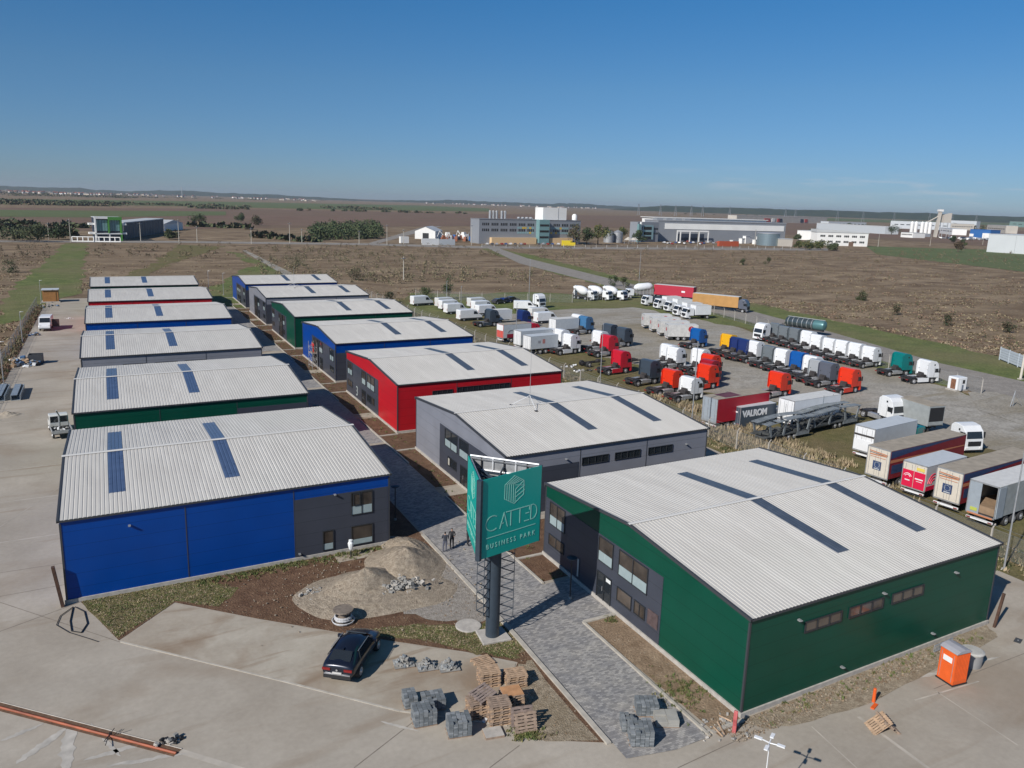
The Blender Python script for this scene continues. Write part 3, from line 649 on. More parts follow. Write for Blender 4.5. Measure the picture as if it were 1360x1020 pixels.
for (a, b) in ((SP[1], SP[2]), (SP[0], SP[1]), (SP[2], SP[0])):
    a3, x, n, L = face_frame(a, b); q = MB(); g = .17
    vs = []
    for dz in (0.0, .05):
        for s, z in ((g, Z0), (L - g * .4, Z0), (L - g * .4, Z1), (g, Z1)): vs.append(a3 + x * s + n * dz + Vector((0, 0, z)))
    q.add(vs, [(3, 2, 1, 0), (4, 5, 6, 7), (0, 1, 5, 4), (1, 2, 6, 5), (2, 3, 7, 6), (3, 0, 4, 7)], M_teal)
    back = MB(); vs = []
    for dz in (-.02, -.004):
        for s, z in ((g, Z0), (L - g, Z0), (L - g, Z1 - .02), (g, Z1 - .02)): vs.append(a3 + x * s + n * dz + Vector((0, 0, z)))
    back.add(vs, [(3, 2, 1, 0), (4, 5, 6, 7), (0, 1, 5, 4), (1, 2, 6, 5), (2, 3, 7, 6), (3, 0, 4, 7)], M_galv)
    f = q.build("sign_face", sg); back.build("back_panel", f)
    # writing, drawn stroke by stroke (x along the face, z up)
    def X(s): return s
    z0 = Z0 + 1.62; hL = .92; st = []
    st += arc(.98, z0 + hL / 2, .50, hL / 2, 55, 305)                                   # C
    st += [(1.55, z0, 1.85, z0 + hL), (1.85, z0 + hL, 2.12, z0), (1.62, z0 + .28, 1.80, z0 + .28)]  # A
    st += [(2.02, z0 + hL, 2.72, z0 + hL), (2.37, z0 + hL, 2.37, z0), (2.78, z0 + hL, 3.42, z0 + hL), (3.08, z0 + hL, 3.08, z0)]  # TT
    st += [(3.50, z0 + hL, 3.84, z0 + hL), (3.56, z0 + hL * .52, 3.80, z0 + hL * .52), (3.46, z0, 3.82, z0), (3.84, z0 + hL, 3.84, z0 + hL * .72)]  # E
    st += [(3.96, z0, 3.96, z0 + hL), (3.96, z0, 4.12, z0), (3.96, z0 + hL, 4.12, z0 + hL)] + arc(4.10, z0 + hL / 2, .34, hL / 2, -90, 90)  # D
    st = [(s[0] * 1.015, s[1], s[2] * 1.015, s[3], .055) for s in st]
    st += [(.55, Z0 + 1.22, 4.42, Z0 + 1.22, .04)]
    on_face(a, b, st, "lettering", M_line, f)
    # hexagon mark made of nested folded lines
    cx, cz, r = 2.62, Z0 + 3.82, .88; hx = lambda k, rr: (cx + rr * math.sin(R(60 * k)) * .98, cz + rr * math.cos(R(60 * k)))
    lg = []
    for k in range(6): p, q2 = hx(k, r), hx(k + 1, r); lg.append((p[0], p[1], q2[0], q2[1]))
    for i in range(1, 5):
        s = i * .17
        top = (cx + .0 + s * .98, cz + r - s * .55); lft = (cx - r * .85 + s, cz + r * .5 - s * .1); bot = (cx - r * .85 + s, cz - r * .5 - s * .5)
        lg += [(top[0], top[1], lft[0], lft[1]), (lft[0], lft[1], bot[0], bot[1])]
    lg += [(cx + .85 * r, cz + .5 * r, cx + .08, cz + .0), (cx + .08, cz, cx + .08, cz - .75), (cx + .08, cz - .25, cx + .82, cz + .12), (cx + .08, cz - .5, cx + .82, cz - .16), (cx + .82, cz + .12, cx + .08, cz - .02 + .3)]
    on_face(a, b, [(s[0], s[1], s[2], s[3], .034) for s in lg], "emblem", M_line, f)
    me = text_mesh("BUSINESS PARK", .44, M_line, .006, 1.62)
    o = bpy.data.objects.new("caption", me); C.objects.link(o); o.parent = f
    ang = math.atan2(x.y, x.x); p = a3 + x * (2.48) + n * .062 + Vector((0, 0, Z0 + .52))
    o.location = p; o.rotation_euler = (R(90), 0, ang)
    w_ = max(v.co.x for v in me.vertices) - min(v.co.x for v in me.vertices); o.scale = (3.85 / w_, 1, 1)
for k, p in enumerate(SP):   # corner posts, dark strips between the faces
    v = Vector((p.x - SC.x, p.y - SC.y, 0)); MB().bar(v * .985 + Vector((0, 0, Z0 - .03)), v * .985 + Vector((0, 0, Z1 + .01)), .19 if k == 1 else .07, M_navy, 6).build("corner_post", sg)
mb = MB(); V3 = [Vector((p.x - SC.x, p.y - SC.y, 0)) * .93 for p in SP]
for z in (Z1 - .12, Z0 + .12):
    for i in range(3): mb.bar(V3[i] + Vector((0, 0, z)), V3[(i + 1) % 3] + Vector((0, 0, z)), .07, M_galv if z > 9 else M_navy, 4)
mb.build("ring_beam", sg)
mb = MB()
for i in range(3):
    mb.bar(Vector((0, 0, Z1 - .9)), V3[i] + Vector((0, 0, Z1 - .5)), .08, M_navy, 4); mid = (V3[i] + V3[(i + 1) % 3]) / 2
    mb.bar(Vector((0, 0, Z1 - .9)), mid + Vector((0, 0, Z1 - .4)), .06, M_navy, 4); mb.bar(V3[i] * .6 + Vector((0, 0, Z1 - .75)), V3[(i + 1) % 3] * .6 + Vector((0, 0, Z1 - .75)), .06, M_navy, 4)
mb.bar((0, 0, Z1 - 1.6), (0, 0, Z1 - .8), .4, M_navy, 12); mb.poly([(v.x * .98, v.y * .98) for v in V3], Z0 + .3, Z0 + .4, M_navy)
mb.build("inner_frame", sg)
a3 = V3[0] * 1.0; b3 = V3[2] * 1.0; d = (b3 - a3); mb = MB()
for off in (.0, .28):
    mb.bar(a3 + Vector((0, 0, Z1 + .05 - off * 3)), b3 + Vector((0, 0, Z1 + .05 - off * 3)), .06, M_white, 4)
for k in range(1, 6): p = a3 + d * k / 6; mb.bar(p + Vector((0, 0, Z1 - .8)), p + Vector((0, 0, Z1 + .05)), .06, M_black if k % 2 else M_white, 4)
mb.build("back_truss", sg)
# zig-zag lattice frames around the column
for ang, rr in ((R(-20), 1.28), (R(160), 1.05), (R(205), 1.0)):
    mb = MB(); dx, dy = math.cos(ang), math.sin(ang); P = lambda r_, z: (dx * r_, dy * r_, z)
    z = 1.0 if ang < 1 else 1.6; out = rr
    while z < Z0 - .25:
        mb.bar(P(.44, z), P(out, z + .32), .032, M_navy, 4); mb.bar(P(out, z + .32), P(.44, z + .62), .032, M_navy, 4); z += .62
        mb.bar(P(out, z - .3), P(out, z + .02), .028, M_navy, 4) if int(z * 10) % 2 else None
        mb.bar(P(out, z - .3), P(out, min(z + .32, Z0)), .025, M_navy, 4)
    mb.build("lattice", sg)

# ================================================================== FOREGROUND THINGS
def soft_blob(name, c, rx, ry, h, m, seed, n=26, parent=None, peak=1.4, rot=0, rough=.1):
    """heap with a rough surface"""
    rnd = random.Random(seed); mb = MB(); N = 40; V = []; F = []
    from mathutils import noise as ns
    for j in range(n + 1):
        t = j / n
        for k in range(N):
            a = 2 * math.pi * k / N; q = 1 + .16 * ns.noise((math.cos(a) * 1.3 + seed, math.sin(a) * 1.3, seed)); r_ = t * q
            x, y = rx * r_ * math.cos(a), ry * r_ * math.sin(a)
            z = h * max(0, (1 - t)) ** peak * (1 + .18 * ns.noise((x * .7 + seed, y * .7, 3))) + rough * (ns.noise((x * 2.2, y * 2.2, seed)) + .6 * ns.noise((x * 6, y * 6, seed))) * min(1, (1 - t) * 4) * (1 if j else 0)
            V.append((x * math.cos(rot) - y * math.sin(rot), x * math.sin(rot) + y * math.cos(rot), max(z, -.01) if t < 1 else -.03))
    for j in range(n):
        for k in range(N): F.append((j * N + k, j * N + (k + 1) % N, (j + 1) * N + (k + 1) % N, (j + 1) * N + k))
    mb.add(V, F, m); o = mb.build(name, parent, c, smooth=True); return o
def rubble(name, pts_fn, n, smin, smax, m, seed, parent=None, loc=(0, 0, 0)):
    rnd = random.Random(seed); mb = MB()
    for i in range(n):
        c = pts_fn(rnd); s = rnd.uniform(smin, smax)
        mb.obox(c, (s, s * rnd.uniform(.6, 1), s * rnd.uniform(.3, .8)), m if not isinstance(m, list) else rnd.choice(m), rnd.uniform(0, 3), rnd.uniform(-.5, .5), rnd.uniform(-.5, .5))
    return mb.build(name, parent, loc)
gp = thing("gravel_heap", "large double heap of beige crushed stone between the blue shed and the street", "gravel heap", G(520, 775, .02))
soft_blob("heap", (-1.9, .2, 0), 4.1, 3.0, 1.5, M_stone, 3, parent=gp, rot=R(18), peak=1.2); soft_blob("heap", (1.9, 2.2, 0), 4.3, 3.1, 1.5, M_stone, 8, parent=gp, rot=R(70), peak=1.2); soft_blob("heap", (-1.6, -.9, 0), 6.0, 3.4, .7, M_stone, 12, parent=gp, rot=R(-16), peak=.9)
soft_blob("heap", (3.2, 4.6, 0), 3.4, 1.8, .9, M_stone, 15, parent=gp, rot=R(95), peak=1.0)
rubble("loose_stones", lambda r: (r.gauss(0, 3.6), r.gauss(.6, 2.6), .06), 500, .04, .12, [M_stone], 4, gp)
M_rub = mat("broken_concrete", (0.27, 0.26, 0.24), .9, var=.25, vscale=5)
o = tag(rubble("rubble_pile", lambda r: (r.gauss(0, .7), r.gauss(0, .35), abs(r.gauss(.25, .16))), 190, .08, .3, [M_rub, M_rub, M_conc], 6, None, G(533, 783, .25)), "jagged pile of grey broken concrete at the foot of the stone heap", "rubble")
tag(rubble("rubble_pile", lambda r: (r.gauss(0, .45), r.gauss(0, .3), abs(r.gauss(.08, .06))), 50, .06, .22, [M_rub, M_conc], 9, None, G(417, 787, .1)), "small pale rubble patch at the left tip of the stone heap", "rubble")
tag(rubble("rubble_pile", lambda r: (r.gauss(0, .6), r.gauss(0, .3), abs(r.gauss(.15, .12))), 40, .1, .35, [M_rub, M_stone], 11, None, G(534, 723, .1)), "small rubble heap between the blue shed's corner and the stone heap", "rubble")
# cable drum
cdm = thing("cable_drum", "grey wooden cable drum lying flat with pale hose wound on it, beside the stone heap", "cable drum", G(456, 826))
M_wood = mat("grey_wood", (0.19, 0.155, 0.125), .9, var=.3, vscale=4); M_hose = mat("pale_hose", (.55, .55, .56), .5)
MB().lathe([(.62, 0), (.62, .08)], M_wood, n=20).build("flange", cdm); MB().lathe([(.66, .84), (.66, .92)], M_wood, n=20).build("flange", cdm); MB().lathe([(.3, .08), (.3, .84)], M_wood, n=14).build("hub", cdm)
mb = MB()
for k in range(7): 
    zz = .12 + k * .06; rr = .52 + (.03 if k % 2 else 0) + (.16 if k < 2 else 0)
    P = [(rr * math.cos(t), rr * math.sin(t), zz) for t in [i * math.pi / 10 for i in range(20)]]
    for i in range(20): mb.bar(P[i], P[(i + 1) % 20], .035, M_hose, 5)
mb.build("hose", cdm)
# manhole slab
mh = MB().lathe([(.85, .015), (.85, .09), (.8, .11)], M_conc, n=18); mh = mh.build("manhole", None, G(622, 832)); tag(mh, "round pale concrete manhole slab in the grass left of the sign column", "manhole")
# wrapped post
wp = thing("wrapped_post", "thin post wrapped in white plastic before the dark panel of the blue shed", "post", G(466, 740))
MB().bar((0, 0, 0), (0, 0, .75), .05, M_black, 6).build("stem", wp)
MB().lathe([(.04, .55), (.14, .7), (.2, .95), (.22, 1.15), (.14, 1.32), (.16, 1.42), (.05, 1.45)], mat("white_plastic_wrap", (.78, .8, .8), .5), n=9).build("wrap", wp, smooth=False)
# leaning beams near the blue corner and loose black hose
M_rust = mat("rusty_steel", (0.085, 0.045, 0.03), .75, .2, var=.4, vscale=3)
bm_ = tag(MB().obox((0, 0, 1.45), (.2, .32, 2.9), M_rust, 0, R(-7)).build("steel_beam", None, G(92, 803) + Vector((-.55, -.1, 0))), "dark steel beam leaning upright against the left corner of the near blue shed", "beam")
mb = MB(); P = [G(*p, .05) for p in [(97, 806), (80, 818), (75, 830), (92, 840), (118, 848), (130, 852)]]
for i in range(len(P) - 1): mb.bar(P[i], P[i + 1], .025, M_black, 6)
P = [G(*p, .05) for p in [(97, 806), (93, 825), (95, 838), (108, 840), (116, 828), (112, 812), (100, 806)]]
for i in range(len(P) - 1): mb.bar(P[i], P[i + 1], .035, M_black, 6)
tag(mb.build("hose"), "black hose lying in loops on the concrete by the blue shed corner", "hose")
mb = MB(); 
for a, b in (((138, 985), (152, 967)), ((155, 975), (165, 968)), ((146, 972), (140, 990))): mb.bar(G(*a, .05), G(*b, .25), .02, M_black, 5)
tag(mb.build("steel_rods"), "thin dark rods sticking up beside the drain trench", "rods")
tag(rubble("debris_pile", lambda r: (r.gauss(0, .35), r.gauss(0, .15), abs(r.gauss(.08, .06))), 24, .08, .25, [M_conc, M_black, M_rub], 13, None, G(226, 985)), "small heap of white and dark debris at the end of the trench", "debris")

# pallets
M_pal = [mat("pallet_wood_a", (0.42, 0.29, 0.19), .85, var=.25, vscale=5), mat("pallet_wood_b", (0.30, 0.22, 0.165), .85, var=.25, vscale=5), mat("pallet_wood_c", (0.24, 0.185, 0.16), .85, var=.25, vscale=5)]
def pallet_mesh(k, gap=.055):
    m = M_pal[k]; mb = MB(); L, W = 1.2, 1.0
    nb = 6; bw = (W - gap * (nb - 1)) / nb
    for i in range(nb): y = -W / 2 + i * (bw + gap); mb.box(-L / 2, L / 2, y, y + bw, .125, .147, m)
    for x in (-.5, 0, .5): mb.box(x - .07, x + .07, -W / 2, W / 2, .10, .1235, m)
    for x in (-.5, 0, .5):
        for y in (-.43, 0, .43): mb.box(x - .07, x + .07, y - .07, y + .07, .024, .0995, m)
    for y in (-.43, 0, .43): mb.box(-L / 2, L / 2, y - .06, y + .06, 0, .0235, m)
    return mb.mesh("pallet")
PM = [pallet_mesh(k) for k in range(3)]
rnd = random.Random(21)
def put_pallet(loc, rz, k, label, tilt=(0, 0), group="wooden pallets by the paver stacks"):
    o = bpy.data.objects.new("pallet", PM[k]); C.objects.link(o); o.location = loc; o.rotation_euler = (tilt[0], tilt[1], rz); return tag(o, label, "pallet", group)
def pallet_stack(px, py, n, rz, kinds, where):
    b = G(px, py, .03)
    for i in range(n):
        a = rz + rnd.uniform(-.05, .05); top = i == n - 1; 
        nm = "top" if top else ("lowest" if i == 0 else "inner")
        ordw = ["lowest", "second", "third", "fourth", "fifth", "sixth", "seventh", "eighth", "ninth", "tenth"][i]
        put_pallet(b + Vector((rnd.uniform(-.03, .03), rnd.uniform(-.03, .03), i * .149)), a, kinds[i % len(kinds)], ("topmost pallet of " if top else ordw + " pallet from the ground in ") + where)
    return b + Vector((0, 0, n * .149))
H0 = R(-12)
pallet_stack(649, 907, 6, H0, [0, 1, 0], "the stack nearest the grass, behind the dark tilted pallet")
t1 = pallet_stack(684, 908, 5, H0, [0, 0, 1], "the rear right stack beside the paved street")
t2 = pallet_stack(679, 937, 6, H0, [0, 1], "the middle right stack with the orange plywood on top")
pallet_stack(662, 957, 8, H0, [0, 1], "the tall front stack with a pale grey top")
t4 = pallet_stack(635, 948, 6, H0, [0, 1], "the front left stack of the pallet group")
put_pallet(G(641, 925, .98) + Vector((0, 0, .12)), H0 + .5, 2, "dark weathered pallet lying tilted across two stacks", (R(10), R(-6)))
put_pallet(G(641, 880, .03), R(2), 0, "single pallet lying flat in the grass near the sign column")
put_pallet(G(697, 970, .0) + Vector((0, 0, .52)), R(-12), 1, "pallet leaning on its side against the front stack, facing right", (R(72), R(0)))
put_pallet(G(692, 962, .0) + Vector((0, 0, .55)), R(-14), 2, "darker pallet propped behind the leaning pallet at the right of the front stack", (R(76), 0))
mb = MB().box(-.55, .55, -.45, .45, 0, .04, mat("orange_plywood", (.48, .25, .12), .7, var=.2)); tag(mb.build("plywood_board", None, t2 + Vector((0, 0, .002)), H0), "orange plywood board lying on the middle right pallet stack", "board")
tag(MB().box(-.5, .5, -.4, .4, 0, .12, M_pal[1]).box(-.49, .49, -.39, .39, .121, .15, M_conc).build("slab_crate", None, G(655, 975, .0), R(-12)), "low flat pale box on the concrete in front of the pallet stacks", "box")
tag(MB().obox((0, 0, .06), (.3, .2, .1), M_white, .6).build("white_block", None, G(644, 958)), "small white block lying beside the front pallet stack", "block")
# pallets propped as a tent on the front concrete
pt = thing("pallet_pair", "two pallets leaning together as a tent on the concrete in front of the green shed", "pallets", G(1172, 968))
for s, kk in ((1, 0), (-1, 1)):
    o = bpy.data.objects.new("pallet", PM[kk]); C.objects.link(o); o.parent = pt; o.location = (s * -.22, 0, .28); o.rotation_euler = (0, s * R(-38), 0)
pt.rotation_euler = (0, 0, R(-25))

# paver stacks
M_pv = [mat("paver_block_a", (0.165, 0.18, 0.19), .85, var=.2, vscale=4), mat("paver_block_b", (0.225, 0.24, 0.25), .85, var=.2, vscale=4), mat("paver_block_c", (0.13, 0.145, 0.155), .85, var=.2, vscale=4)]
def paver_stack(px, py, nx, ny, nz, rz, label, bs=None, mats=M_pv, pal=True, dz=.1):
    if bs is None: bs = (.24, .20, .105); nx = int(nx * 1.75); nz = int(nz * 1.1)
    t = thing("paver_stack", label, "paver stack", G(px, py, 0), rz, "stacks of grey concrete pavers"); r = random.Random(int(px)); mb = MB(); z = .10 if pal else .02
    for k in range(nz):
        for i in range(nx):
            for j in range(ny):
                if k == nz - 1 and r.random() < .12: continue
                x = (i - (nx - 1) / 2) * bs[0]; y = (j - (ny - 1) / 2) * bs[1]
                mb.obox((x + r.uniform(-.008, .008), y + r.uniform(-.008, .008), z + bs[2] / 2 + k * bs[2]), (bs[0] - .018, bs[1] - .018, bs[2] - .012), r.choice(mats), r.uniform(-.02, .02))
    mb.build("pavers", t)
    if pal: o = MB(); 
    if pal:
        for y in (-.4, 0, .4): o.box(-nx * bs[0] / 2 - .03, nx * bs[0] / 2 + .03, y - .05, y + .05, 0, .095, M_pal[1])
        o.build("pallet_boards", t)
    return t
paver_stack(544, 936, 2, 5, 6, R(-10), "stack of pavers with a pale top strip, farthest left of the front four")
paver_stack(575, 939, 3, 5, 6, R(-10), "rearmost of the four front paver stacks, right of the one with a pale strip")
paver_stack(563, 959, 3, 5, 8, R(-10), "tall square paver stack standing between and in front of two others")
paver_stack(609, 973, 3, 5, 8, R(-14), "single paver stack in front of the pallets, nearest the pallet group")
paver_stack(858, 946, 3, 5, 6, R(-28), "paver stack on the street beside the soil strip, behind the pale slabs")
paver_stack(850, 984, 3, 6, 8, R(-28), "big paver stack at the front end of the paved street")
paver_stack(833, 965, 2, 5, 5, R(-28), "low paver stack just behind the big one at the street's front end", pal=False)
tt = paver_stack(884, 960, 2, 2, 4, R(-28), "stack of pale long slabs on a pallet at the right edge of the street", (.62, .5, .10), [mat("pale_slab", (.34, .33, .30), .9, var=.12)]); tt.name = "slab_stack"
for px, py, sd_, lb in ((536, 883, 31, "left one of the three piles of broken grey pavers by the grass"), (567, 887, 32, "middle one of the three piles of broken grey pavers by the grass"), (596, 888, 33, "right one of the three piles of broken grey pavers by the grass")):
    t = thing("paver_pile", lb, "paver pile", G(px, py), R(-12), "piles of broken pavers on pallets")
    rubble("broken_pavers", lambda r: ((lambda a, q: (q * math.cos(a) * .5, q * math.sin(a) * .42, .14 + .6 * (1 - q) * r.random()))(r.uniform(0, 6.3), r.random() ** .6)), 110, .1, .24, [M_pv[1], M_rub, M_rub], sd_, t); o = MB()
    for y in (-.4, 0, .4): o.box(-.6, .6, y - .06, y + .06, 0, .1, M_pal[1])
    o.box(-.6, .6, -.5, .5, .101, .13, M_rub); o.build("pallet_boards", t)

# portable toilet
M_or = mat("orange_plastic", (0.72, 0.115, 0.02), .5, var=.08, vscale=2)
pp = thing("portable_toilet", "orange portable toilet with a grey curved roof on the front concrete", "portable toilet", G(1263, 903), R(-8))
mb = MB().box(-.55, .55, -.55, .55, .08, 2.05, M_or)
for k in range(9): mb.box(-.5 + k * .12, -.46 + k * .12, -.565, -.5505, .3, 1.95, M_or); mb.box(.5505, .565, -.5 + k * .12, -.46 + k * .12, .3, 1.95, M_or)
mb.build("body", pp, bevel=.0)
MB().prof([(-.6, 2.05), (.6, 2.05), (.6, 2.12), (.35, 2.24), (0, 2.3), (-.35, 2.24), (-.6, 2.12)], -.6, .6, mat("grey_plastic_roof", (.33, .33, .36), .5, var=.08)).build("roof", pp, bevel=.02)
MB().box(-.6, .6, -.6, .6, 0, .08, M_black).build("base", pp); MB().box(-.575, -.551, -.3, .3, 1.35, 1.68, M_white).build("label_plate", pp); MB().box(-.58, -.551, -.42, -.40, .2, 1.9, M_galv).box(-.58, -.551, .40, .42, .2, 1.9, M_galv).build("door_edge", pp)
tank = thing("water_tank", "round grey lidded tank standing behind the orange portable toilet", "tank", G(1288, 882))
MB().lathe([(.62, 0), (.66, .5), (.66, .85)], mat("grey_tank", (.27, .27, .27), .6, var=.1), n=20).build("body", tank, smooth=True); MB().lathe([(.7, .85), (.72, .93), (.6, 1.0), (.1, 1.02)], mat("tank_lid", (.42, .41, .38), .7, var=.15), n=20).build("lid", tank)
# radiator-like barrier / pallet frame leaning at the wall
lf = thing("ladder_frame", "grey slatted metal frame lying against the green wall behind the portable toilet", "frame", G(1252, 862), R(2))
mb = MB(); mb.bar((-1.0, 0, .5), (1.0, 0, .5), .04, M_galv, 5); mb.bar((-1.0, .0, .08), (1.0, .0, .08), .04, M_galv, 5); mb.build("rail", lf); mb = MB()
for k in range(13): mb.bar((-1 + k * .166, 0, .08), (-1 + k * .166, 0, .5), .03, M_galv, 5)
mb.build("slats", lf)
op = thing("orange_post", "short orange post standing in the stony strip in front of the green shed", "post", G(1160, 932)); MB().lathe([(.1, 0), (.09, .8), (.07, .85)], M_or, n=10).build("pipe", op); MB().obox((-.4, -.35, .05), (.6, .2, .08), M_or, .3).build("board", op)
rb = thing("red_barrier", "faded red plastic barrier standing on its end at the near corner of the green shed", "barrier", G(975, 972)); M_rb = mat("faded_red_plastic", (.45, .10, .10), .5, var=.2)
MB().prof([(-.16, 0), (.16, 0), (.1, .5), (.14, .9), (.05, 1.25), (-.05, 1.25), (-.14, .8), (-.08, .4)], -.1, .1, M_rb).build("body", rb, rz=.6, bevel=.02)
sb = tag(MB().obox((0, 0, 1.1), (.14, .16, 2.6), M_rust, 0, R(12)).build("steel_beam", None, G(1323, 832)), "rusty steel profile leaning at the far right corner of the green shed", "beam")
tag(MB().lathe([(.05, 0), (.05, .06)], M_galv, n=6).box(-.35, .35, -.2, .2, .005, .03, mat("drain_grate", (.06, .06, .06), .6)).build("drain_grate", None, G(1352, 851, .0), .3), "dark rectangular drain grate in the concrete at the right edge", "grate")
# wooden planks at the corner
mb = MB(); 
for p, q in (((953, 958), (962, 975)), ((955, 950), (972, 958)), ((948, 965), (960, 978))): mb.bar(G(*p, .12), G(*q, .1), .05, M_pal[0], 4)
tag(mb.build("timber_lengths"), "loose timber lengths on the rubble at the near corner of the green shed", "timber")
tag(rubble("rubble_pile", lambda r: (r.gauss(0, .6), r.gauss(0, .45), .04), 60, .06, .22, [M_rub, M_conc, M_stone], 17, None, G(960, 968)), "scattered pale stones at the near corner of the green shed", "rubble")
tag(rubble("stones", lambda r: (r.uniform(29, 50) + 0, 26.4 + r.uniform(-.5, .9), .04), 1100, .04, .12, [M_stone, M_stone, M_dirt_light], 18), kind='stuff')
tag(rubble("stones", lambda r: (r.uniform(26.8, 29.0) + SK * 33, r.uniform(27, 39.5), .03), 260, .03, .075, [M_stone, M_dirt_light, M_dirt_light], 19), kind='stuff')
def inside(p, poly):
    c = False; n = len(poly)
    for i in range(n):
        a, b = poly[i], poly[(i + 1) % n]
        if (a[1] > p[1]) != (b[1] > p[1]) and p[0] < (b[0] - a[0]) * (p[1] - a[1]) / (b[1] - a[1]) + a[0]: c = not c
    return c
def in_tri(r):
    while True:
        p = (r.uniform(-4, 26), r.uniform(28, 58))
        if inside(p, FS): return (p[0], p[1], .03)
tag(rubble("stones", in_tri, 900, .03, .085, [M_stone, M_dirt_light, M_dirt_light], 20), kind='stuff')
# ================================================================== VEHICLES
# local frame: x forward, y left, z up; tractors have their origin on the ground under the rear axle
def paint(c, r=.35): return mat("vehicle_paint_%d_%d_%d" % tuple(int(x * 1000) for x in c), c, r, var=.05, vscale=1.2, coat=.2)
WHITE = (.74, .75, .76); OFFW = (.62, .62, .60)
def wheel(parent, x, y, r=.5, w=.32, name="wheel", dual=False):
    key = ('whl', r, w, dual)
    side = 1 if y > 0 else -1
    o = link(name, share(key, lambda: MB().lathe([(r * .72, -w / 2), (r * .96, -w / 2 + .02), (r, -w / 2 + .08), (r, w / 2 - .08), (r * .96, w / 2 - .02), (r * .72, w / 2)], M_tyre, 'y', 18).mesh("wheel", smooth=True)), parent, (x, y, r))
    rk = ('rim', r, w)
    q = link("rim", share(rk, lambda: MB().lathe([(r * .62, 0), (r * .6, .012), (r * .3, -.02), (r * .2, .05), (r * .05, .06)], M_rim, 'y', 14).mesh("rim")), o, (0, side * (w / 2 + .002), 0))
    if side < 0: q.rotation_euler = (0, 0, math.pi)
    return o
def cab_parts(t, col, x0=2.75, top=3.75, low=False, open_x=0):
    """cab-over-engine cab from x0 to x0 + 2.3, side profile with raked windscreen and high roof"""
    P = paint(col); k = (col, top, low)
    f = 2.3
    if low: pr = [(0, .95), (0, 2.75), (.25, 2.85), (1.7, 2.85), (2.1, 2.05), (2.25, 1.7), (2.28, .45), (1.5, .45), (1.5, .95)]
    else: pr = [(0, 1.05), (0, top - .1), (.1, top), (.6, top + .02), (1.45, top - .10), (1.86, top - .52), (2.03, 2.66), (2.2, 1.75), (2.3, .42), (1.95, .35), (1.85, .95)]
    cab = link("cab", share(('cab',) + k, lambda: MB().prof(pr, -1.22, 1.22, P).mesh("cab", bevel=.05)), t, (x0, 0, 0))
    if low: a, b = (2.26, 1.72), (2.1, 2.07); a, b = (2.20, 1.80), (1.82, 2.62)
    else: a, b = (2.205, 1.82), (2.01, 2.62)
    def ws():
        mb = MB(); d = .03
        mb.add([(a[0] + d, -1.05, a[1]), (a[0] + d, 1.05, a[1]), (b[0] + d, .98, b[1]), (b[0] + d, -.98, b[1]), (a[0] - .1, -1.05, a[1]), (a[0] - .1, 1.05, a[1]), (b[0] - .1, .98, b[1]), (b[0] - .1, -.98, b[1])],
               [(0, 1, 2, 3), (7, 6, 5, 4), (0, 4, 5, 1), (1, 5, 6, 2), (2, 6, 7, 3), (3, 7, 4, 0)], M_glass); return mb.mesh("windscreen")
    link("windscreen", share(('ws', low), ws), cab)
    for s in (-1, 1):
        link("side_window", share(('sw', s, low), lambda: MB().prof([(1.25, 1.85), (2.02, 1.85), (1.88, 2.5), (1.25, 2.5)], s * 1.222 - .012 if s > 0 else -1.236, 1.236 if s > 0 else -1.21, M_glass).mesh("side_window")), cab)
        link("mirror", share(('mir', s), lambda: MB().box(2.0, 2.12, min(s * 1.27, s * 1.45), max(s * 1.27, s * 1.45), 1.85, 2.55, M_black).mesh("mirror")), cab)
        link("headlight", share(('hl', s), lambda: MB().box(2.26, 2.325, min(s * .75, s * 1.12), max(s * .75, s * 1.12), .62, .82, M_lamp_white).mesh("headlight")), cab)
        if not low: link("fairing_window", share(('fw', s, top), lambda: MB().box(.95, 1.2, 1.222 if s > 0 else -1.235, 1.235 if s > 0 else -1.222, top - .75, top - .5, M_glass).mesh("fairing_window")), cab)
    link("grille", share(('gr', low), lambda: MB().box(2.27, 2.32, -.85, .85, .95, 1.5, M_black).box(2.24, 2.325, -1.15, 1.15, .4, .5, M_chassis).mesh("grille")), cab)
    if not low:
        for s in (-1, 1):
            link("side_fairing", share(('sf', col, top, s), lambda: MB().prof([(-.32, 1.25), (-.005, 1.25), (-.005, top - .12), (-.28, top - .35)], min(s * 1.17, s * 1.21), max(s * 1.17, s * 1.21), P).mesh("side_fairing")), cab)
            link("door_seam", share(('dl', s), lambda: MB().box(1.13, 1.16, min(s * 1.222, s * 1.227), max(s * 1.222, s * 1.227), 1.06, 2.7, M_black).box(.1, 2.05, min(s * 1.222, s * 1.227), max(s * 1.222, s * 1.227), 1.02, 1.0599, M_black).mesh("door_seam")), cab)
        for i, (y, z) in enumerate(((-.9, top - .75), (-.9, top - 1.5), (.9, top - 1.5))): link("rear_latch", share('rl', lambda: MB().box(-.02, -.002, -.11, .11, 0, .07, M_black).mesh("rear_latch")), cab, (0, y, z))
        link("rear_box", share('rbx', lambda: MB().box(-.06, -.002, -1.0, 1.0, 1.0, 1.42, M_black).box(-.22, -.0601, -.3, .8, 1.0, 1.7, M_chassis).mesh("rear_box")), cab)
    return cab
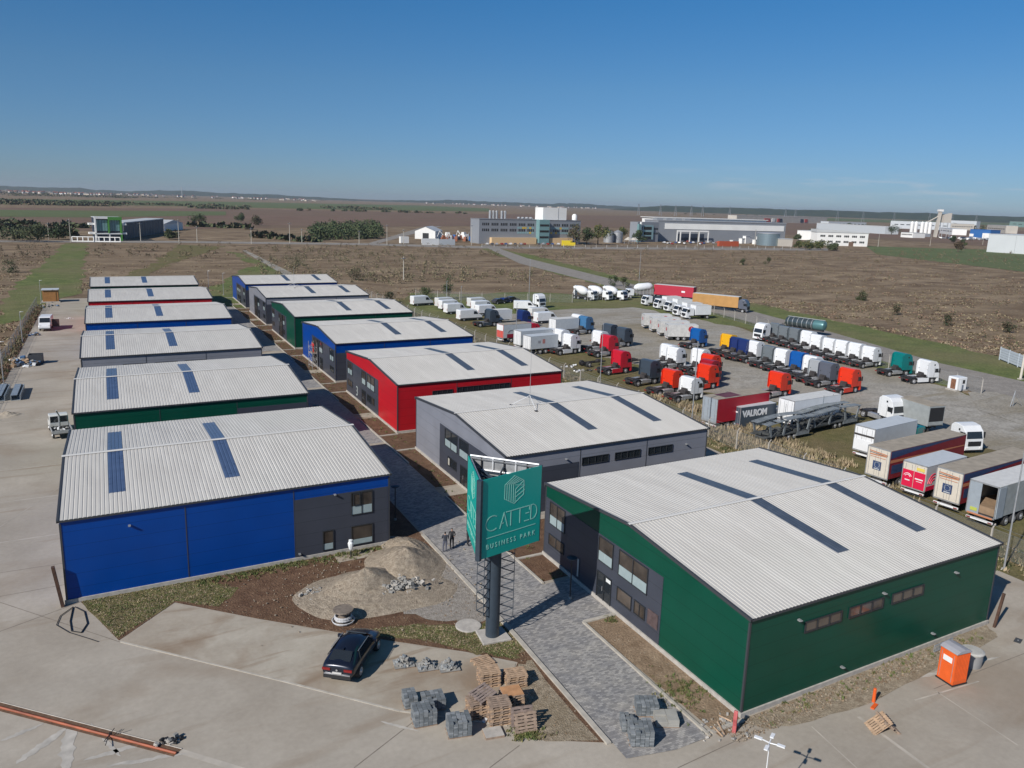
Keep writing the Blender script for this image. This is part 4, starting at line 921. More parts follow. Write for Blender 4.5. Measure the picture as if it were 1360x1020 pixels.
def tractor(col, top=3.75, axles=1, low=False, skirt=False):
    t = thing("tractor_unit", "", "truck")
    ch = MB()
    ch.box(-1.1, 4.7, -.43, -.33, .72, .98, M_chassis).box(-1.1, 4.7, .33, .43, .72, .98, M_chassis)
    for x in (-1.05, -.2, 1.0, 2.4): ch.box(x, x + .12, -.33, .33, .76, .94, M_chassis)
    ch.box(-.5, .5, -.5, .5, .99, 1.12, M_chassis).box(-.1, .1, -.95, .95, .4, .6, M_chassis).box(2.0, 2.6, -.5, .5, .98, 1.5, M_chassis).box(3.0, 4.8, -.8, .8, .5, .96, M_chassis)
    link("chassis", share(('chs',), lambda: ch.mesh("chassis")), t)
    for s in (-1, 1):
        link("fuel_tank", share(('ft', s), lambda: MB().box(.75, 2.35, min(s * .55, s * 1.18), max(s * .55, s * 1.18), .42, .98, M_alu).box(2.36, 2.9, min(s * .55, s * 1.15), max(s * .55, s * 1.15), .42, .9, M_galv).mesh("fuel_tank", bevel=.05)), t)
        if skirt: link("side_skirt", share(('ss', s, col), lambda: MB().box(.72, 2.95, min(s * 1.185, s * 1.23), max(s * 1.185, s * 1.23), .35, 1.02, paint(col)).mesh("side_skirt")), t)
        link("mudguard", share(('mg', s), lambda: MB().prof([(-.65, .75), (-.62, .95), (-.35, 1.1), (.35, 1.1), (.62, .95), (.65, .75), (.6, .75), (.56, .92), (.33, 1.05), (-.33, 1.05), (-.56, .92), (-.6, .75)], min(s * .62, s * 1.2), max(s * .62, s * 1.2), M_black).mesh("mudguard")), t)
        link("tail_lamp", share(('tl', s), lambda: MB().box(-1.16, -1.1, min(s * .55, s * 1.0), max(s * .55, s * 1.0), .7, .84, M_lamp_red).mesh("tail_lamp")), t)
        wheel(t, 0, s * .93, .5, .55); wheel(t, 3.7, s * 1.05, .5, .32)
        if axles > 1: wheel(t, 1.25, s * 1.0, .48, .32)
    cab_parts(t, col, 2.75, top, low)
    return t
PT = [0]
def place_tractor(rear, head, col, label, group, top=3.75, axles=1, low=False, to=None, key=None):
    PT[0] += 1; skirt = PT[0] % 3 == 0
    if top == 3.75: top = [3.75, 3.75, 3.6, 3.75, 3.85, 3.75, 3.65][PT[0] % 7]
    head += [0, 1.5, -1, 0.5, -1.5][PT[0] % 5]
    if to is not None: d = G(*to) - G(*rear); head = math.degrees(math.atan2(d.y, d.x))
    h = R(head); loc = G(*rear) + Vector((-math.sin(h), math.cos(h), 0)) * 1.2
    if math.cos(h) < 0: loc = G(*rear) - Vector((-math.sin(h), math.cos(h), 0)) * 1.2
    return spawn(('tr', col, top, axles, low, skirt), lambda: tractor(col, top, axles, low, skirt), label, loc, h, group)
GT = "truck tractor units parked in the gravel yard"
RED = (.50, .012, .03); ORA = (.68, .035, .01); CRI = (.33, .008, .018); SLA = (.045, .062, .085); STE = (.045, .15, .30); NAV = (.012, .028, .13); BLU = (.005, .09, .32); YEL = (.72, .38, .01); GRY = (.14, .16, .175); TEA = (.0, .17, .165); LGR = (.33, .35, .37); SLP = (.10, .11, .14); BL2 = (.006, .09, .34)
for rear, head, col, lab in [
    ((847.7, 514), 7, SLA, "dark slate tractor unit beside the orange one, nearest the fence of the grey shed"),
    ((876.5, 527.4), 7, ORA, "orange tractor unit between the dark slate and the white one, near the fence"),
    ((808.5, 499), 5, RED, "crimson red tractor unit standing on grass beside a tall lamp post"),
    ((794, 475.5), 7, RED, "second crimson tractor unit, just behind a white one and next to the two slate ones"),
    ((783.7, 468.4), 8, WHITE, "white tractor unit right beside the rear crimson one"),
    ((744, 472.5), 7, WHITE, "white tractor unit nearest the fence beside the small silver box bodies"),
    ((731, 466), 7, WHITE, "white tractor unit half hidden behind the one nearest the fence"),
    ((767, 445.7), 12, STE, "steel blue tractor unit with a blue skirt, overlapping a white one"),
    ((757, 441.5), 12, WHITE, "white tractor unit tucked behind the steel blue one"),
    ((817, 463), 10, SLA, "dark slate tractor unit throwing a long shadow on the open gravel"),
    ((799, 458.5), 10, SLA, "dark slate tractor unit half hidden behind its twin at the edge of the open gravel"),
    ((638, 435), 5, SLA, "dark slate tractor unit among white vans, its shadow falling on a white box"),
    ((884, 492.5), 7, WHITE, "white tractor unit in the middle of the yard behind the dark slate one"),
    ((874.5, 489), 7, WHITE, "rearmost of the two white tractor units in the middle of the yard"),
    ((925.5, 520.5), 7, ORA, "bright orange tractor unit at the front of the three red ones, above the white truck"),
    ((929.5, 512), 7, CRI, "dark crimson tractor unit between two orange ones"),
    ((930, 504.5), 7, ORA, "orange tractor unit at the rear of the three red ones"),
    ((917.5, 497), 7, WHITE, "white tractor unit left of the rear orange one, seen from behind"),
    ((916.5, 464), 9, BLU, "bright blue tractor unit right of the row of white boxes"),
    ((1021, 531), 5, ORA, "single orange tractor unit behind the dark container, right of the long red trailer"),
    ((1116.4, 525.5), 3, ORA, "orange tractor unit at the near end of the middle row"),
    ((1087, 516), 3, SLP, "blue grey tractor unit behind the orange one at the middle row's near end"),
    ((1074.5, 510.6), 3, LGR, "light grey tractor unit in the middle row, third from its near end"),
    ((1066, 506), 3, WHITE, "white tractor unit in the middle row right of the blue one"),
    ((1049, 501), 3, BL2, "blue tractor unit in the middle row between two white ones"),
    ((1028.7, 495.5), 3, WHITE, "white tractor unit in the middle row left of the blue one"),
    ((1010.7, 490), 3, GRY, "dark grey tractor unit in the middle row between two white ones"),
    ((991, 483), 3, WHITE, "white tractor unit in the middle row right of the navy pair"),
    ((977, 480.3), 3, NAV, "navy tractor unit next to the white one in the middle row"),
    ((967.6, 476.5), 3, NAV, "navy tractor unit next to the yellow one in the middle row"),
    ((956, 472.5), 3, YEL, "yellow tractor unit at the far end of the middle row"),
    ((1181, 500.7), -8, TEA, "dark teal tractor unit beside a white one near the yard entrance"),
    ((1213.5, 510.6), -12, WHITE, "white tractor unit nearest the yard entrance, right of the teal one")]:
    place_tractor(rear, head, col, lab, GT)
w6 = [(1146, 490, WHITE, "white tractor unit at the near end of the long rear row"), (1128, 485.5, WHITE, "second white tractor unit from the near end of the long rear row"), (1110.5, 481.5, WHITE, "third white tractor unit from the near end of the long rear row"),
      (1093, 477, WHITE, "fourth white tractor unit from the near end of the long rear row"), (1076.5, 472.6, WHITE, "fifth white tractor unit from the near end of the long rear row"), (1063, 467.5, WHITE, "last white tractor unit before the three dark grey ones in the rear row"),
      (1047, 462.5, GRY, "dark grey tractor unit nearest the white ones in the rear row"), (1033.5, 458.8, GRY, "middle one of the three dark grey tractor units in the rear row"), (1020.5, 455, GRY, "farthest of the three dark grey tractor units in the rear row")]
for x, y, c, lab in w6: place_tractor((x, y), 3, c, lab, GT)
place_tractor((1032, 452), 183, WHITE, "white tractor unit facing left at the far end of the rear row", GT)
place_tractor((900.7, 536), 7, WHITE, "white tractor unit with dark lower bumper next to the fence, nearest the long red trailer", GT, top=3.3, axles=2)
o = spawn('trw', lambda: tractor(WHITE, 3.75), "white tractor unit facing the camera behind the white vans at the back of the yard", G(716, 409) + Vector((-.8, 3.6, 0)), R(-78), GT)
o = spawn('trwd', lambda: tractor(WHITE, 3.3, 2), "white tractor unit facing the camera between the ends of the two maroon trailers", G(1291, 602) + Vector((1.4, 4.6, 0)), R(-108), GT)
o = spawn('trw', lambda: tractor(WHITE, 3.75), "white tractor unit with a big roof spoiler facing the camera behind the car carriers", G(1187, 565) + Vector((.9, 4.4, 0)), R(-98), GT)
o = spawn('trn', lambda: tractor(NAV, 3.75), "navy tractor unit added in place of the blue shadow on a white van", G(692, 436) + Vector((-2, 1.5, 0)), R(5), GT)  # added tractor, stands in for a dark blue shadow wedge on a van

# ---- box bodies, trailers and rigid trucks: given by their top side edge from rear to front
def box_vehicle(L, W, zt, zb, side, rear, roofc, axles, cabc=None, name="box_trailer", cat="trailer", open_rear=False, gap=0.0, low=False):
    t = thing(name, "", cat); ms, mr, mf = side, rear, roofc
    mb = MB(); w = W / 2; mb.add([(0, -w, zb), (L, -w, zb), (L, -w, zt), (0, -w, zt)], [(0, 1, 2, 3)], ms)
    th = .05
    body = MB().box(0, L, -w, -w + th, zb, zt, ms).box(0, L, w - th, w, zb, zt, ms).box(L - th, L, -w + th, w - th, zb, zt, ms).box(0, L, -w + th, w - th, zb, zb + .12, M_chassis)
    bo = body.build("box_body", t)
    MB().box(-.01, L + .01, -w - .01, w + .01, zt + .002, zt + .05, mf).build("box_roof", bo)
    fr = MB(); 
    for y in (-w, w - .08): fr.box(-.04, 0, y, y + .08, zb - .1, zt + .05, M_galv)
    fr.box(-.04, 0, -w, w, zb - .12, zb, M_galv).box(-.04, 0, -w, w, zt - .06, zt + .05, M_galv); fr.build("rear_frame", bo)
    if open_rear:
        d = MB().box(-.035, -.005, .15, w - .08, zb, zt - .07, mr); d.build("rear_door", bo)
        d = MB().box(.0, 1.15, -w - .09, -w - .02, zb, zt - .07, mr); d.build("rear_door", bo)
    else:
        for s in (0, 1):
            y0, y1 = (-w + .09, -.01) if s == 0 else (.01, w - .09)
            d = MB().box(-.035, -.003, y0, y1, zb + .01, zt - .07, mr).build("rear_door", bo)
            g = MB()
            for yy in (y0 + .25, y1 - .25): g.bar((-.06, yy, zb + .1), (-.06, yy, zt - .15), .018, M_galv, 5)
            g.build("lock_rod", d)
    c = MB().box(0.3, L - .2 + gap, -.42, -.32, zb - .3, zb - .13, M_chassis).box(.3, L - .2 + gap, .32, .42, zb - .3, zb - .13, M_chassis).box(-.02, .12, -w + .1, w - .1, .5, .68, M_white).box(.12, .22, -.5, .5, .5, zb - .2, M_chassis)
    c.build("chassis", t)
    MB().box(-.06, -.021, -w + .15, -w + .5, .54, .64, M_lamp_red).box(-.06, -.021, w - .5, w - .15, .54, .64, M_lamp_red).build("tail_lamp", t)
    for i in range(axles):
        for s in (-1, 1): wheel(t, (2.2 if axles > 1 else 1.9) + i * 1.3, s * (w - .2), .48, .36)
    if cabc is None and axles:
        for s in (-1, 1): MB().box(L - 3.0, L - 2.85, s * .7 - .06, s * .7 + .06, .02, zb - .12, M_galv).build("landing_leg", t)
    elif cabc is not None:
        cab_parts(t, cabc, L + .25, min(zt, 3.5) if not low else 2.9, low)
        for s in (-1, 1): wheel(t, L + 1.3, s * 1.02, .48, .32)
        MB().box(L - .5, L + 2.2, -.8, .8, .5, .94, M_chassis).build("engine_frame", t)
    return t
def edge_place(fn, key, a, b, zt, W, label, group=None, head=None):
    A_, B_ = G(*a, zt), G(*b, zt); d = B_ - A_; h = math.atan2(d.y, d.x) if head is None else R(head)
    loc = A_ + Vector((-math.sin(h), math.cos(h), 0)) * W / 2; loc.z = 0
    return spawn(key, fn, label, loc, h, group)
M_curt_red = mat("red_curtain", (.40, .008, .022), .5, var=.08, vscale=.8); M_greyrear = mat("grey_rear_door", (.30, .34, .38), .5, var=.06); M_dustroof = mat("dusty_canvas_roof", (.33, .285, .225), .85, var=.16, vscale=1.2)
M_curt_yel = mat("ochre_curtain", (.44, .235, .075), .6, var=.1, vscale=.8); M_slatebox = mat("slate_container_paint", (.055, .075, .10), .5, var=.12, vscale=2); M_maroon = mat("maroon_curtain", (.21, .018, .026), .55, var=.12, vscale=.9)
M_cream = mat("cream_rear_door", (.60, .55, .47), .55, var=.06); M_pink = mat("magenta_panel", (.62, .012, .06), .45); M_palegrey = mat("pale_grey_box", (.52, .55, .57), .5, var=.05); M_blueprint = mat("blue_print", (.035, .06, .14), .5, var=.2, vscale=5); M_orangeprint = mat("orange_print", (.50, .20, .10), .5)
M_lightroof = mat("light_box_roof", (.62, .61, .58), .6, var=.08); M_greycurt = mat("grey_curtain", (.30, .32, .32), .6, var=.1)
GB_ = "box trailers and bodies in the truck yard"
t = edge_place(lambda: box_vehicle(9.6, 2.5, 4.0, 1.0, M_curt_red, M_greyrear, M_dustroof, 2), 'redlong', (954, 531), (1012, 521.8), 4.0, 2.5, "long trailer with a red side curtain and a grey rear, standing behind the dark container", GB_, 4)
MB().box(1.6, 4.6, -1.0, 1.0, 4.052, 4.056, mat("plum_roof_patch", (.13, .045, .06), .7, var=.3)).build("roof_patch", t)
# dark container with white lettering
t = edge_place(lambda: box_vehicle(6.3, 2.44, 2.75, .1, M_slatebox, M_slatebox, M_palegrey, 0, name="container", cat="container"), 'valrom', (984.7, 541.8), (1029.4, 537), 2.75, 2.44, "dark slate container with big white capital letters on its side", None, 1)
text_part("lettering", "VALROM", 1.15, M_white, t, (2.5, -1.235, 1.5), (R(90), 0, 0), .01, .92, .05)
MB().box(-.075, -.066, -.2, .45, 2.1, 2.3, M_white).box(-.075, -.066, -.75, -.3, 2.0, 2.18, M_white).box(-.075, -.066, .15, .5, 1.85, 1.93, M_palegrey).build("rear_marks", t)
edge_place(lambda: box_vehicle(9.2, 2.5, 3.6, .95, M_white, M_white, M_lightroof, 2), 'whitelong', (1056, 533.5), (1111, 524.6), 3.6, 2.5, "long plain white box trailer behind the car carriers", GB_, 3)
def liftbox():
    t = box_vehicle(8.4, 2.5, 3.8, 1.05, M_palegrey, M_white, M_palegrey, 1, TEA, name="box_truck", cat="truck", low=True)
    MB().box(-.12, -.065, -1.15, 1.15, 1.1, 2.3, M_white).build("tail_lift", t); MB().box(-.09, -.065, -1.2, 1.2, 2.75, 2.95, M_chassis).build("rear_bar", t)
    return t
edge_place(liftbox, 'lift', (1163.5, 571), (1218, 554.5), 3.8, 2.5, "white box truck with tail lift and teal cab, left of the maroon trailers", "box trucks in the yard", 5)
def eu_trailer():
    t = box_vehicle(13.6, 2.55, 4.0, 1.1, M_maroon, M_cream, M_dustroof, 3)
    MB().box(-.066, -.06, -.42, .5, 1.75, 2.65, M_blueprint).build("blue_square", t)
    mb = MB()
    for k in range(12):
        a = k * math.pi / 6; mb.box(-.074, -.067, .04 + .27 * math.cos(a) - .03, .04 + .27 * math.cos(a) + .03, 2.27 + .27 * math.sin(a) - .03, 2.27 + .27 * math.sin(a) + .03, M_palegrey)
    mb.box(-.074, -.067, -.25, .33, 1.82, 1.9, M_palegrey); mb.build("ring_emblem", t)
    MB().obox((-.064, .0, 3.55), (.008, 2.0, .10), M_orangeprint, 0, 0, R(3)).obox((-.064, .0, 3.3), (.008, 1.9, .12), M_orangeprint, 0, 0, R(-3)).obox((-.063, 0, 3.42), (.006, 2.0, .05), M_black, 0, 0, R(2)).obox((-.064, .0, 3.05), (.006, 1.7, .05), M_orangeprint).build("rear_stripes", t)
    MB().prof([(.1, 3.95), (13.5, 3.95), (4.6, 3.55), (.1, 3.2)], -1.285, -1.277, M_blueprint).build("blue_wedge", t)
    MB().prof([(.1, 3.05), (13.5, 2.9), (13.5, 2.8), (.1, 2.75)], -1.285, -1.277, M_orangeprint).build("side_stripe", t)
    MB().box(.4, 2.8, -1.286, -1.277, 1.6, 2.5, M_blueprint).build("side_print", t)
    return t
edge_place(eu_trailer, 'eu', (1184, 600), (1287, 574.6), 4.0, 2.55, "long maroon sided trailer with cream rear doors, left of the magenta box", GB_, 3)
edge_place(eu_trailer, 'eu', (1280.8, 630), (1360, 600), 4.0, 2.55, "long maroon sided trailer with cream rear doors, between the magenta box and the open one", GB_, 3)
def pink_box():
    t = box_vehicle(7.0, 2.5, 3.45, 1.0, M_palegrey, M_cream, M_palegrey, 2)
    for y0, y1 in ((-1.14, -.03), (.03, 1.14)): MB().box(-.078, -.068, y0, y1, 1.02, 2.7, M_pink).build("magenta_panel", t)
    MB().box(-.078, -.068, -1.0, -.2, 2.85, 3.15, mat("pale_yellow_print", (.7, .55, .12), .5)).build("yellow_print", t)
    mb = MB()
    for rr in (.26, .40):
        P = [(.6 + rr * math.cos(a), 1.95 + rr * math.sin(a)) for a in [R(20 + k * 20) for k in range(8)]]
        for i in range(7): mb.bar((-.085, P[i][0], P[i][1]), (-.085, P[i + 1][0], P[i + 1][1]), .035, M_white, 4)
    mb.box(-.088, -.079, .35, .85, 1.62, 1.72, M_white).box(-.088, -.079, -.95, -.15, 1.95, 2.07, M_white).box(-.088, -.079, -.9, -.3, 1.75, 1.8, M_white); mb.build("white_print", t)
    mb = MB()
    for rr in (.45, .75, 1.05):
        P = [(1.3 + rr * math.cos(a), 1.55 + rr * math.sin(a)) for a in [R(10 + k * 20) for k in range(9)]]
        for i in range(8): mb.bar((P[i][0], -1.262, P[i][1]), (P[i + 1][0], -1.262, P[i + 1][1]), .05, M_pink, 4)
    mb.box(.05, 2.4, -1.266, -1.252, 1.02, 1.45, M_pink); mb.build("arc_print", t)
    return t
edge_place(pink_box, 'pink', (1233, 620.8), (1278, 606), 3.45, 2.5, "shorter box trailer with magenta and cream rear doors between the two maroon sided ones", GB_, 4)
def open_trailer():
    t = box_vehicle(13.6, 2.55, 4.0, 1.1, M_greycurt, M_greyrear, M_lightroof, 3, open_rear=True)
    MB().box(-.09, -.04, -1.1, 1.1, .95, 1.08, M_orangeprint).box(-.07, -.037, .3, .9, 1.3, 1.6, mat("yellow_green_print", (.45, .5, .1), .5)).build("rear_marks", t); MB().box(.1, 4.5, -1.1, 1.1, 1.23, 1.9, mat("brown_cargo", (.28, .19, .12), .8, var=.2)).build("cargo_floor", t)
    return t
edge_place(open_trailer, 'open', (1327.8, 648), (1360, 636), 4.0, 2.55, "grey trailer with an open rear door showing a brown load, at the right edge", GB_, 3)
def redwhite():
    t = box_vehicle(6.6, 2.5, 3.6, 1.0, M_palegrey, mat("red_white_rear", (.60, .09, .07), .5), M_dustroof, 1, RED, name="box_truck", cat="truck")
    MB().box(.8, 3.6, -1.262, -1.252, 1.02, 1.75, mat("wine_panel", (.28, .01, .03), .5)).build("wine_panel", t)
    mb = MB(); P = [(1.8 + .7 * math.cos(a), 1.9 + .55 * math.sin(a)) for a in [R(k * 22) for k in range(9)]]
    for i in range(8): mb.bar((P[i][0], -1.265, P[i][1]), (P[i + 1][0], -1.265, P[i + 1][1]), .035, M_black, 4)
    mb.build("arc_print", t); MB().box(-.078, -.068, -1.1, 1.1, 2.4, 3.5, M_white).build("rear_white_panel", t); return t
edge_place(redwhite, 'rw', (669.3, 431.8), (700, 430), 3.6, 2.5, "box truck with a red rear, grey side and a red cab near the fence", "box trucks in the yard", 5)
edge_place(lambda: box_vehicle(7.2, 2.5, 3.6, 1.0, M_palegrey, M_white, M_palegrey, 1, WHITE, name="box_truck", cat="truck"), 'silver', (692.5, 440.5), (728, 438.5), 3.6, 2.5, "pale silver box truck beside the one with the red rear", "box trucks in the yard", 5)
t = edge_place(lambda: box_vehicle(6.2, 2.5, 3.4, 1.1, M_palegrey, M_white, M_palegrey, 2), 'wb3', (705.5, 447.5), (734, 446.7), 3.4, 2.5, "small white box trailer nearest the fence with faded red and grey marks on its side", GB_, 5)
MB().box(2.6, 3.2, -1.262, -1.252, 2.0, 2.8, mat("faded_red", (.45, .2, .18), .6)).box(1.6, 2.2, -1.262, -1.252, 2.1, 2.6, mat("faded_grey", (.3, .3, .32), .6)).build("side_marks", t)
edge_place(lambda: box_vehicle(6.2, 2.5, 3.3, 1.1, M_palegrey, M_white, M_lightroof, 2), 'wb4', (738.8, 424.6), (765, 423), 3.3, 2.5, "plain white box trailer left of the steel blue tractor unit", GB_, 5)
edge_place(lambda: box_vehicle(5.0, 2.4, 3.2, 1.0, M_white, M_white, M_lightroof, 1), 'wb5', (656, 412.5), (675, 412), 3.2, 2.4, "white box body crossed by the wedge shadow of the slate tractor unit", GB_, 5)
def wb6f():
    t = box_vehicle(5.6, 2.5, 3.6, 1.0, M_greycurt, M_greyrear, M_dustroof, 2); MB().box(5.601, 5.62, -1.15, 1.15, 1.6, 3.4, M_black).build("dark_opening", t); return t
edge_place(wb6f, 'wb6', (1190, 526.5), (1207, 537), 3.6, 2.5, "grey box trailer with a dark open end, behind the white cab with the spoiler", GB_, -100)
def coke():
    t = box_vehicle(6.4, 2.5, 3.3, .9, M_dirtywhite, M_dirtywhite, M_lightroof, 2)
    for loc, ax in (((4.9, -1.258, 2.5), 'y'), ((-.075, -.1, 2.3), 'x')):
        r = .62 if ax == 'y' else .38
        MB().lathe([(r, -.008), (r, .008)], mat("dark_red_disc", (.40, .03, .035), .5), ax, 18).build("red_emblem", t, loc)
        p = MB(); 
        for k in range(5):
            a = R(-40 + k * 30); q0 = (.38 * r * math.cos(a), .5 * r * math.sin(a) - .1 * r); 
            if ax == 'y': p.obox((loc[0] + q0[0], loc[1] - .012, loc[2] + q0[1]), (.18, .006, .09), M_white, 0, a)
            else: p.obox((loc[0] - .012, loc[1] + q0[0], loc[2] + q0[1]), (.006, .12, .06), M_white)
        p.build("white_print", t)
    return t
for i, lab in enumerate(["nearest of the four white boxes with red round emblems", "second white emblem box counted from the nearest one", "third white emblem box counted from the nearest one", "farthest of the four white emblem boxes, at the left"]):
    edge_place(coke, 'coke', (887.9 - 10.6 * i, 431.7 - 4.6 * i), (919.9, 433.9), 3.3, 2.5, lab, "four white boxes in the middle of the yard", -24)
# far curtain trailers on the side road
t = edge_place(lambda: box_vehicle(12.5, 2.55, 4.2, 1.2, mat("crimson_curtain", (.42, .02, .045), .5), mat("crimson_rear", (.42, .02, .03), .5), M_lightroof, 3), 'farred', (869, 377.5), (896, 383), 4.2, 2.55, "long crimson curtain trailer on the side road behind the parked tippers", GB_, -62)
MB().box(8.8, 9.9, -1.3, -1.285, 2.4, 2.9, M_white).build("white_print", t)
edge_place(lambda: box_vehicle(13.0, 2.55, 4.1, 1.2, M_curt_yel, M_palegrey, M_lightroof, 3, SLP), 'faryel', (920.4, 389.2), (952.4, 397.5), 4.1, 2.55, "ochre curtain sided truck with a dark blue cab on the side road", "box trucks in the yard", -64)

# tank trailer
def tanker():
    t = thing("tank_trailer", "", "tank trailer"); m = mat("dark_tank_steel", (.10, .13, .14), .3, .6, var=.2); m2 = mat("teal_tank_end", (.10, .22, .23), .35, .3)
    MB().lathe([(.3, 0), (.95, .25), (1.1, .6), (1.1, 9.0), (.95, 9.4), (.3, 9.7)], m, 'x', 20, (0, 0, 2.35)).build("tank", t, smooth=True)
    MB().lathe([(1.125, 0), (1.125, 1.9), (.99, 2.35), (.35, 2.62)], m2, 'x', 20, (7.1, 0, 2.35)).build("tank_end", t, smooth=True)
    mb = MB()
    for k in range(6): mb.lathe([(1.14, 0), (1.14, .12)], M_galv, 'x', 20, (.9 + k * 1.15, 0, 2.35))
    mb.build("bands", t); mb = MB().bar((.3, .2, 3.55), (9.4, .2, 3.55), .03, M_galv, 4).bar((.3, -.2, 3.55), (9.4, -.2, 3.55), .03, M_galv, 4)
    for k in range(10): mb.bar((.4 + k, -.2, 3.5), (.4 + k, .2, 3.5), .03, M_galv, 4)
    mb.build("walkway", t); MB().box(.4, 9.2, -.4, .4, 1.0, 1.35, M_chassis).build("chassis", t)
    for i in range(3):
        for s in (-1, 1): wheel(t, 1.4 + i * 1.3, s * .95, .48, .36)
    return t
spawn('tanker', tanker, "dark steel tank trailer with a teal end, behind the rear truck row", G(1052, 441) + Vector((0, 2, 0)), R(-78))

# concrete mixers
def mixer():
    t = thing("concrete_mixer", "", "mixer truck"); P = M_white
    MB().box(-1.6, 6.2, -.43, .43, .75, 1.05, M_chassis).build("chassis", t)
    Mx = Matrix.Rotation(R(19), 3, 'Y')
    MB().lathe([(.45, -2.7), (.7, -2.3), (1.05, -1.4), (1.25, -.4), (1.22, .4), (.95, 1.2), (.5, 1.6)], P, 'x', 18, (1.6, 0, 2.5), Mx).build("drum", t, smooth=True)
    MB().prof([(-1.7, 3.5), (-.9, 3.95), (-.8, 3.2), (-1.4, 2.9)], -.45, .45, P).bar((-1.4, 0, 2.8), (-1.9, 0, 1.5), .15, P, 6).build("hopper", t); MB().box(-1.1, -.9, -.7, .7, 1.05, 2.6, P).box(3.4, 3.6, -.6, .6, 1.05, 2.3, M_chassis).build("support", t)
    cab_parts(t, WHITE, 3.9, 2.9, True)
    for x in (-.65, .65, 3.2, 5.1):
        for s in (-1, 1): wheel(t, x, s * (.93 if x < 2 else 1.03), .5, .5 if x < 2 else .32)
    return t
for i, lab in enumerate(["white concrete mixer farthest left of the three by the back fence", "middle one of the three white concrete mixers by the back fence", "white concrete mixer farthest right of the three by the back fence"]):
    spawn('mixer', mixer, lab, G(768 + 19.5 * i, 396.8), R(-68), "white concrete mixers at the back fence")
def silo_truck():
    t = thing("tanker_truck", "", "tanker truck"); MB().box(-1.2, 7.5, -.43, .43, .75, 1.05, M_chassis).build("chassis", t)
    Mx = Matrix.Rotation(R(5), 3, 'Y')
    MB().lathe([(.3, -3.2), (.95, -2.6), (1.15, -1.8), (1.15, 1.5), (.8, 2.4), (.3, 2.8)], M_white, 'x', 18, (2.4, 0, 3.4), Mx).build("tank", t, smooth=True); mb = MB()
    for x in (.2, 1.2, 2.4, 3.6, 4.6):
        for s in (-1, 1): mb.bar((x, s * .9, 1.0), (x, s * .9, 3.0), .06, M_galv, 4)
    mb.build("tank_support", t)
    cab_parts(t, WHITE, 5.6, 2.9, True)
    for x in (-.3, 1.0, 6.6):
        for s in (-1, 1): wheel(t, x, s * 1.0, .5, .4)
    return t
spawn('silot', silo_truck, "white tanker truck with a raised white drum beside the crimson trailer", G(868, 397) + Vector((0, 2, 0)), R(165))
# tippers and box trucks facing left by the side road
def tipper(body, L=5.0):
    t = thing("tipper_truck", "", "truck"); MB().box(-1.3, 6.0, -.43, .43, .72, 1.0, M_chassis).build("chassis", t); w = 1.2; b = MB()
    zt = 2.5 if body is not M_white else 3.3
    b.box(-1.3, 3.3, -w, -w + .08, 1.1, zt, body).box(-1.3, 3.3, w - .08, w, 1.1, zt, body).box(-1.3, -1.22, -w + .08, w - .08, 1.1, zt, body).box(3.22, 3.3, -w + .08, w - .08, 1.1, zt, body).box(-1.3, 3.3, -w, w, 1.02, 1.098, M_chassis)
    bb = b.build("body", t)
    if body is M_white: MB().prof([(-1.32, zt + .002), (3.32, zt + .002), (3.2, zt + .15), (-1.2, zt + .15)], -w, w, M_lightroof).build("cover", bb)
    cab_parts(t, WHITE, 3.7, 2.9, True)
    for x in (-.3, 4.9):
        for s in (-1, 1): wheel(t, x, s * (.93 if x < 2 else 1.03), .48, .5 if x < 2 else .32)
    return t
GK = "white trucks side by side near the side road"
for (px, py), body, lab in [((861, 406.5), M_slatebox, "white cab tipper with a dark body, farthest left of the side by side trucks"), ((877.5, 411.2), M_white, "second truck from the left in the side by side row, with a white body"), ((891.5, 415), M_white, "third truck from the left in the side by side row"), ((904, 420.6), M_white, "fourth truck from the left in the side by side row"), ((915.5, 424.3), M_white, "nearest of the side by side white trucks, seen with its whole white body")]:
    h = R(172); loc = G(px, py) - Vector((math.cos(h), math.sin(h), 0)) * 4.9 + Vector((-math.sin(h), math.cos(h), 0)) * -1.1
    spawn(('tip', body.name), lambda: tipper(body), lab, loc, h, GK)

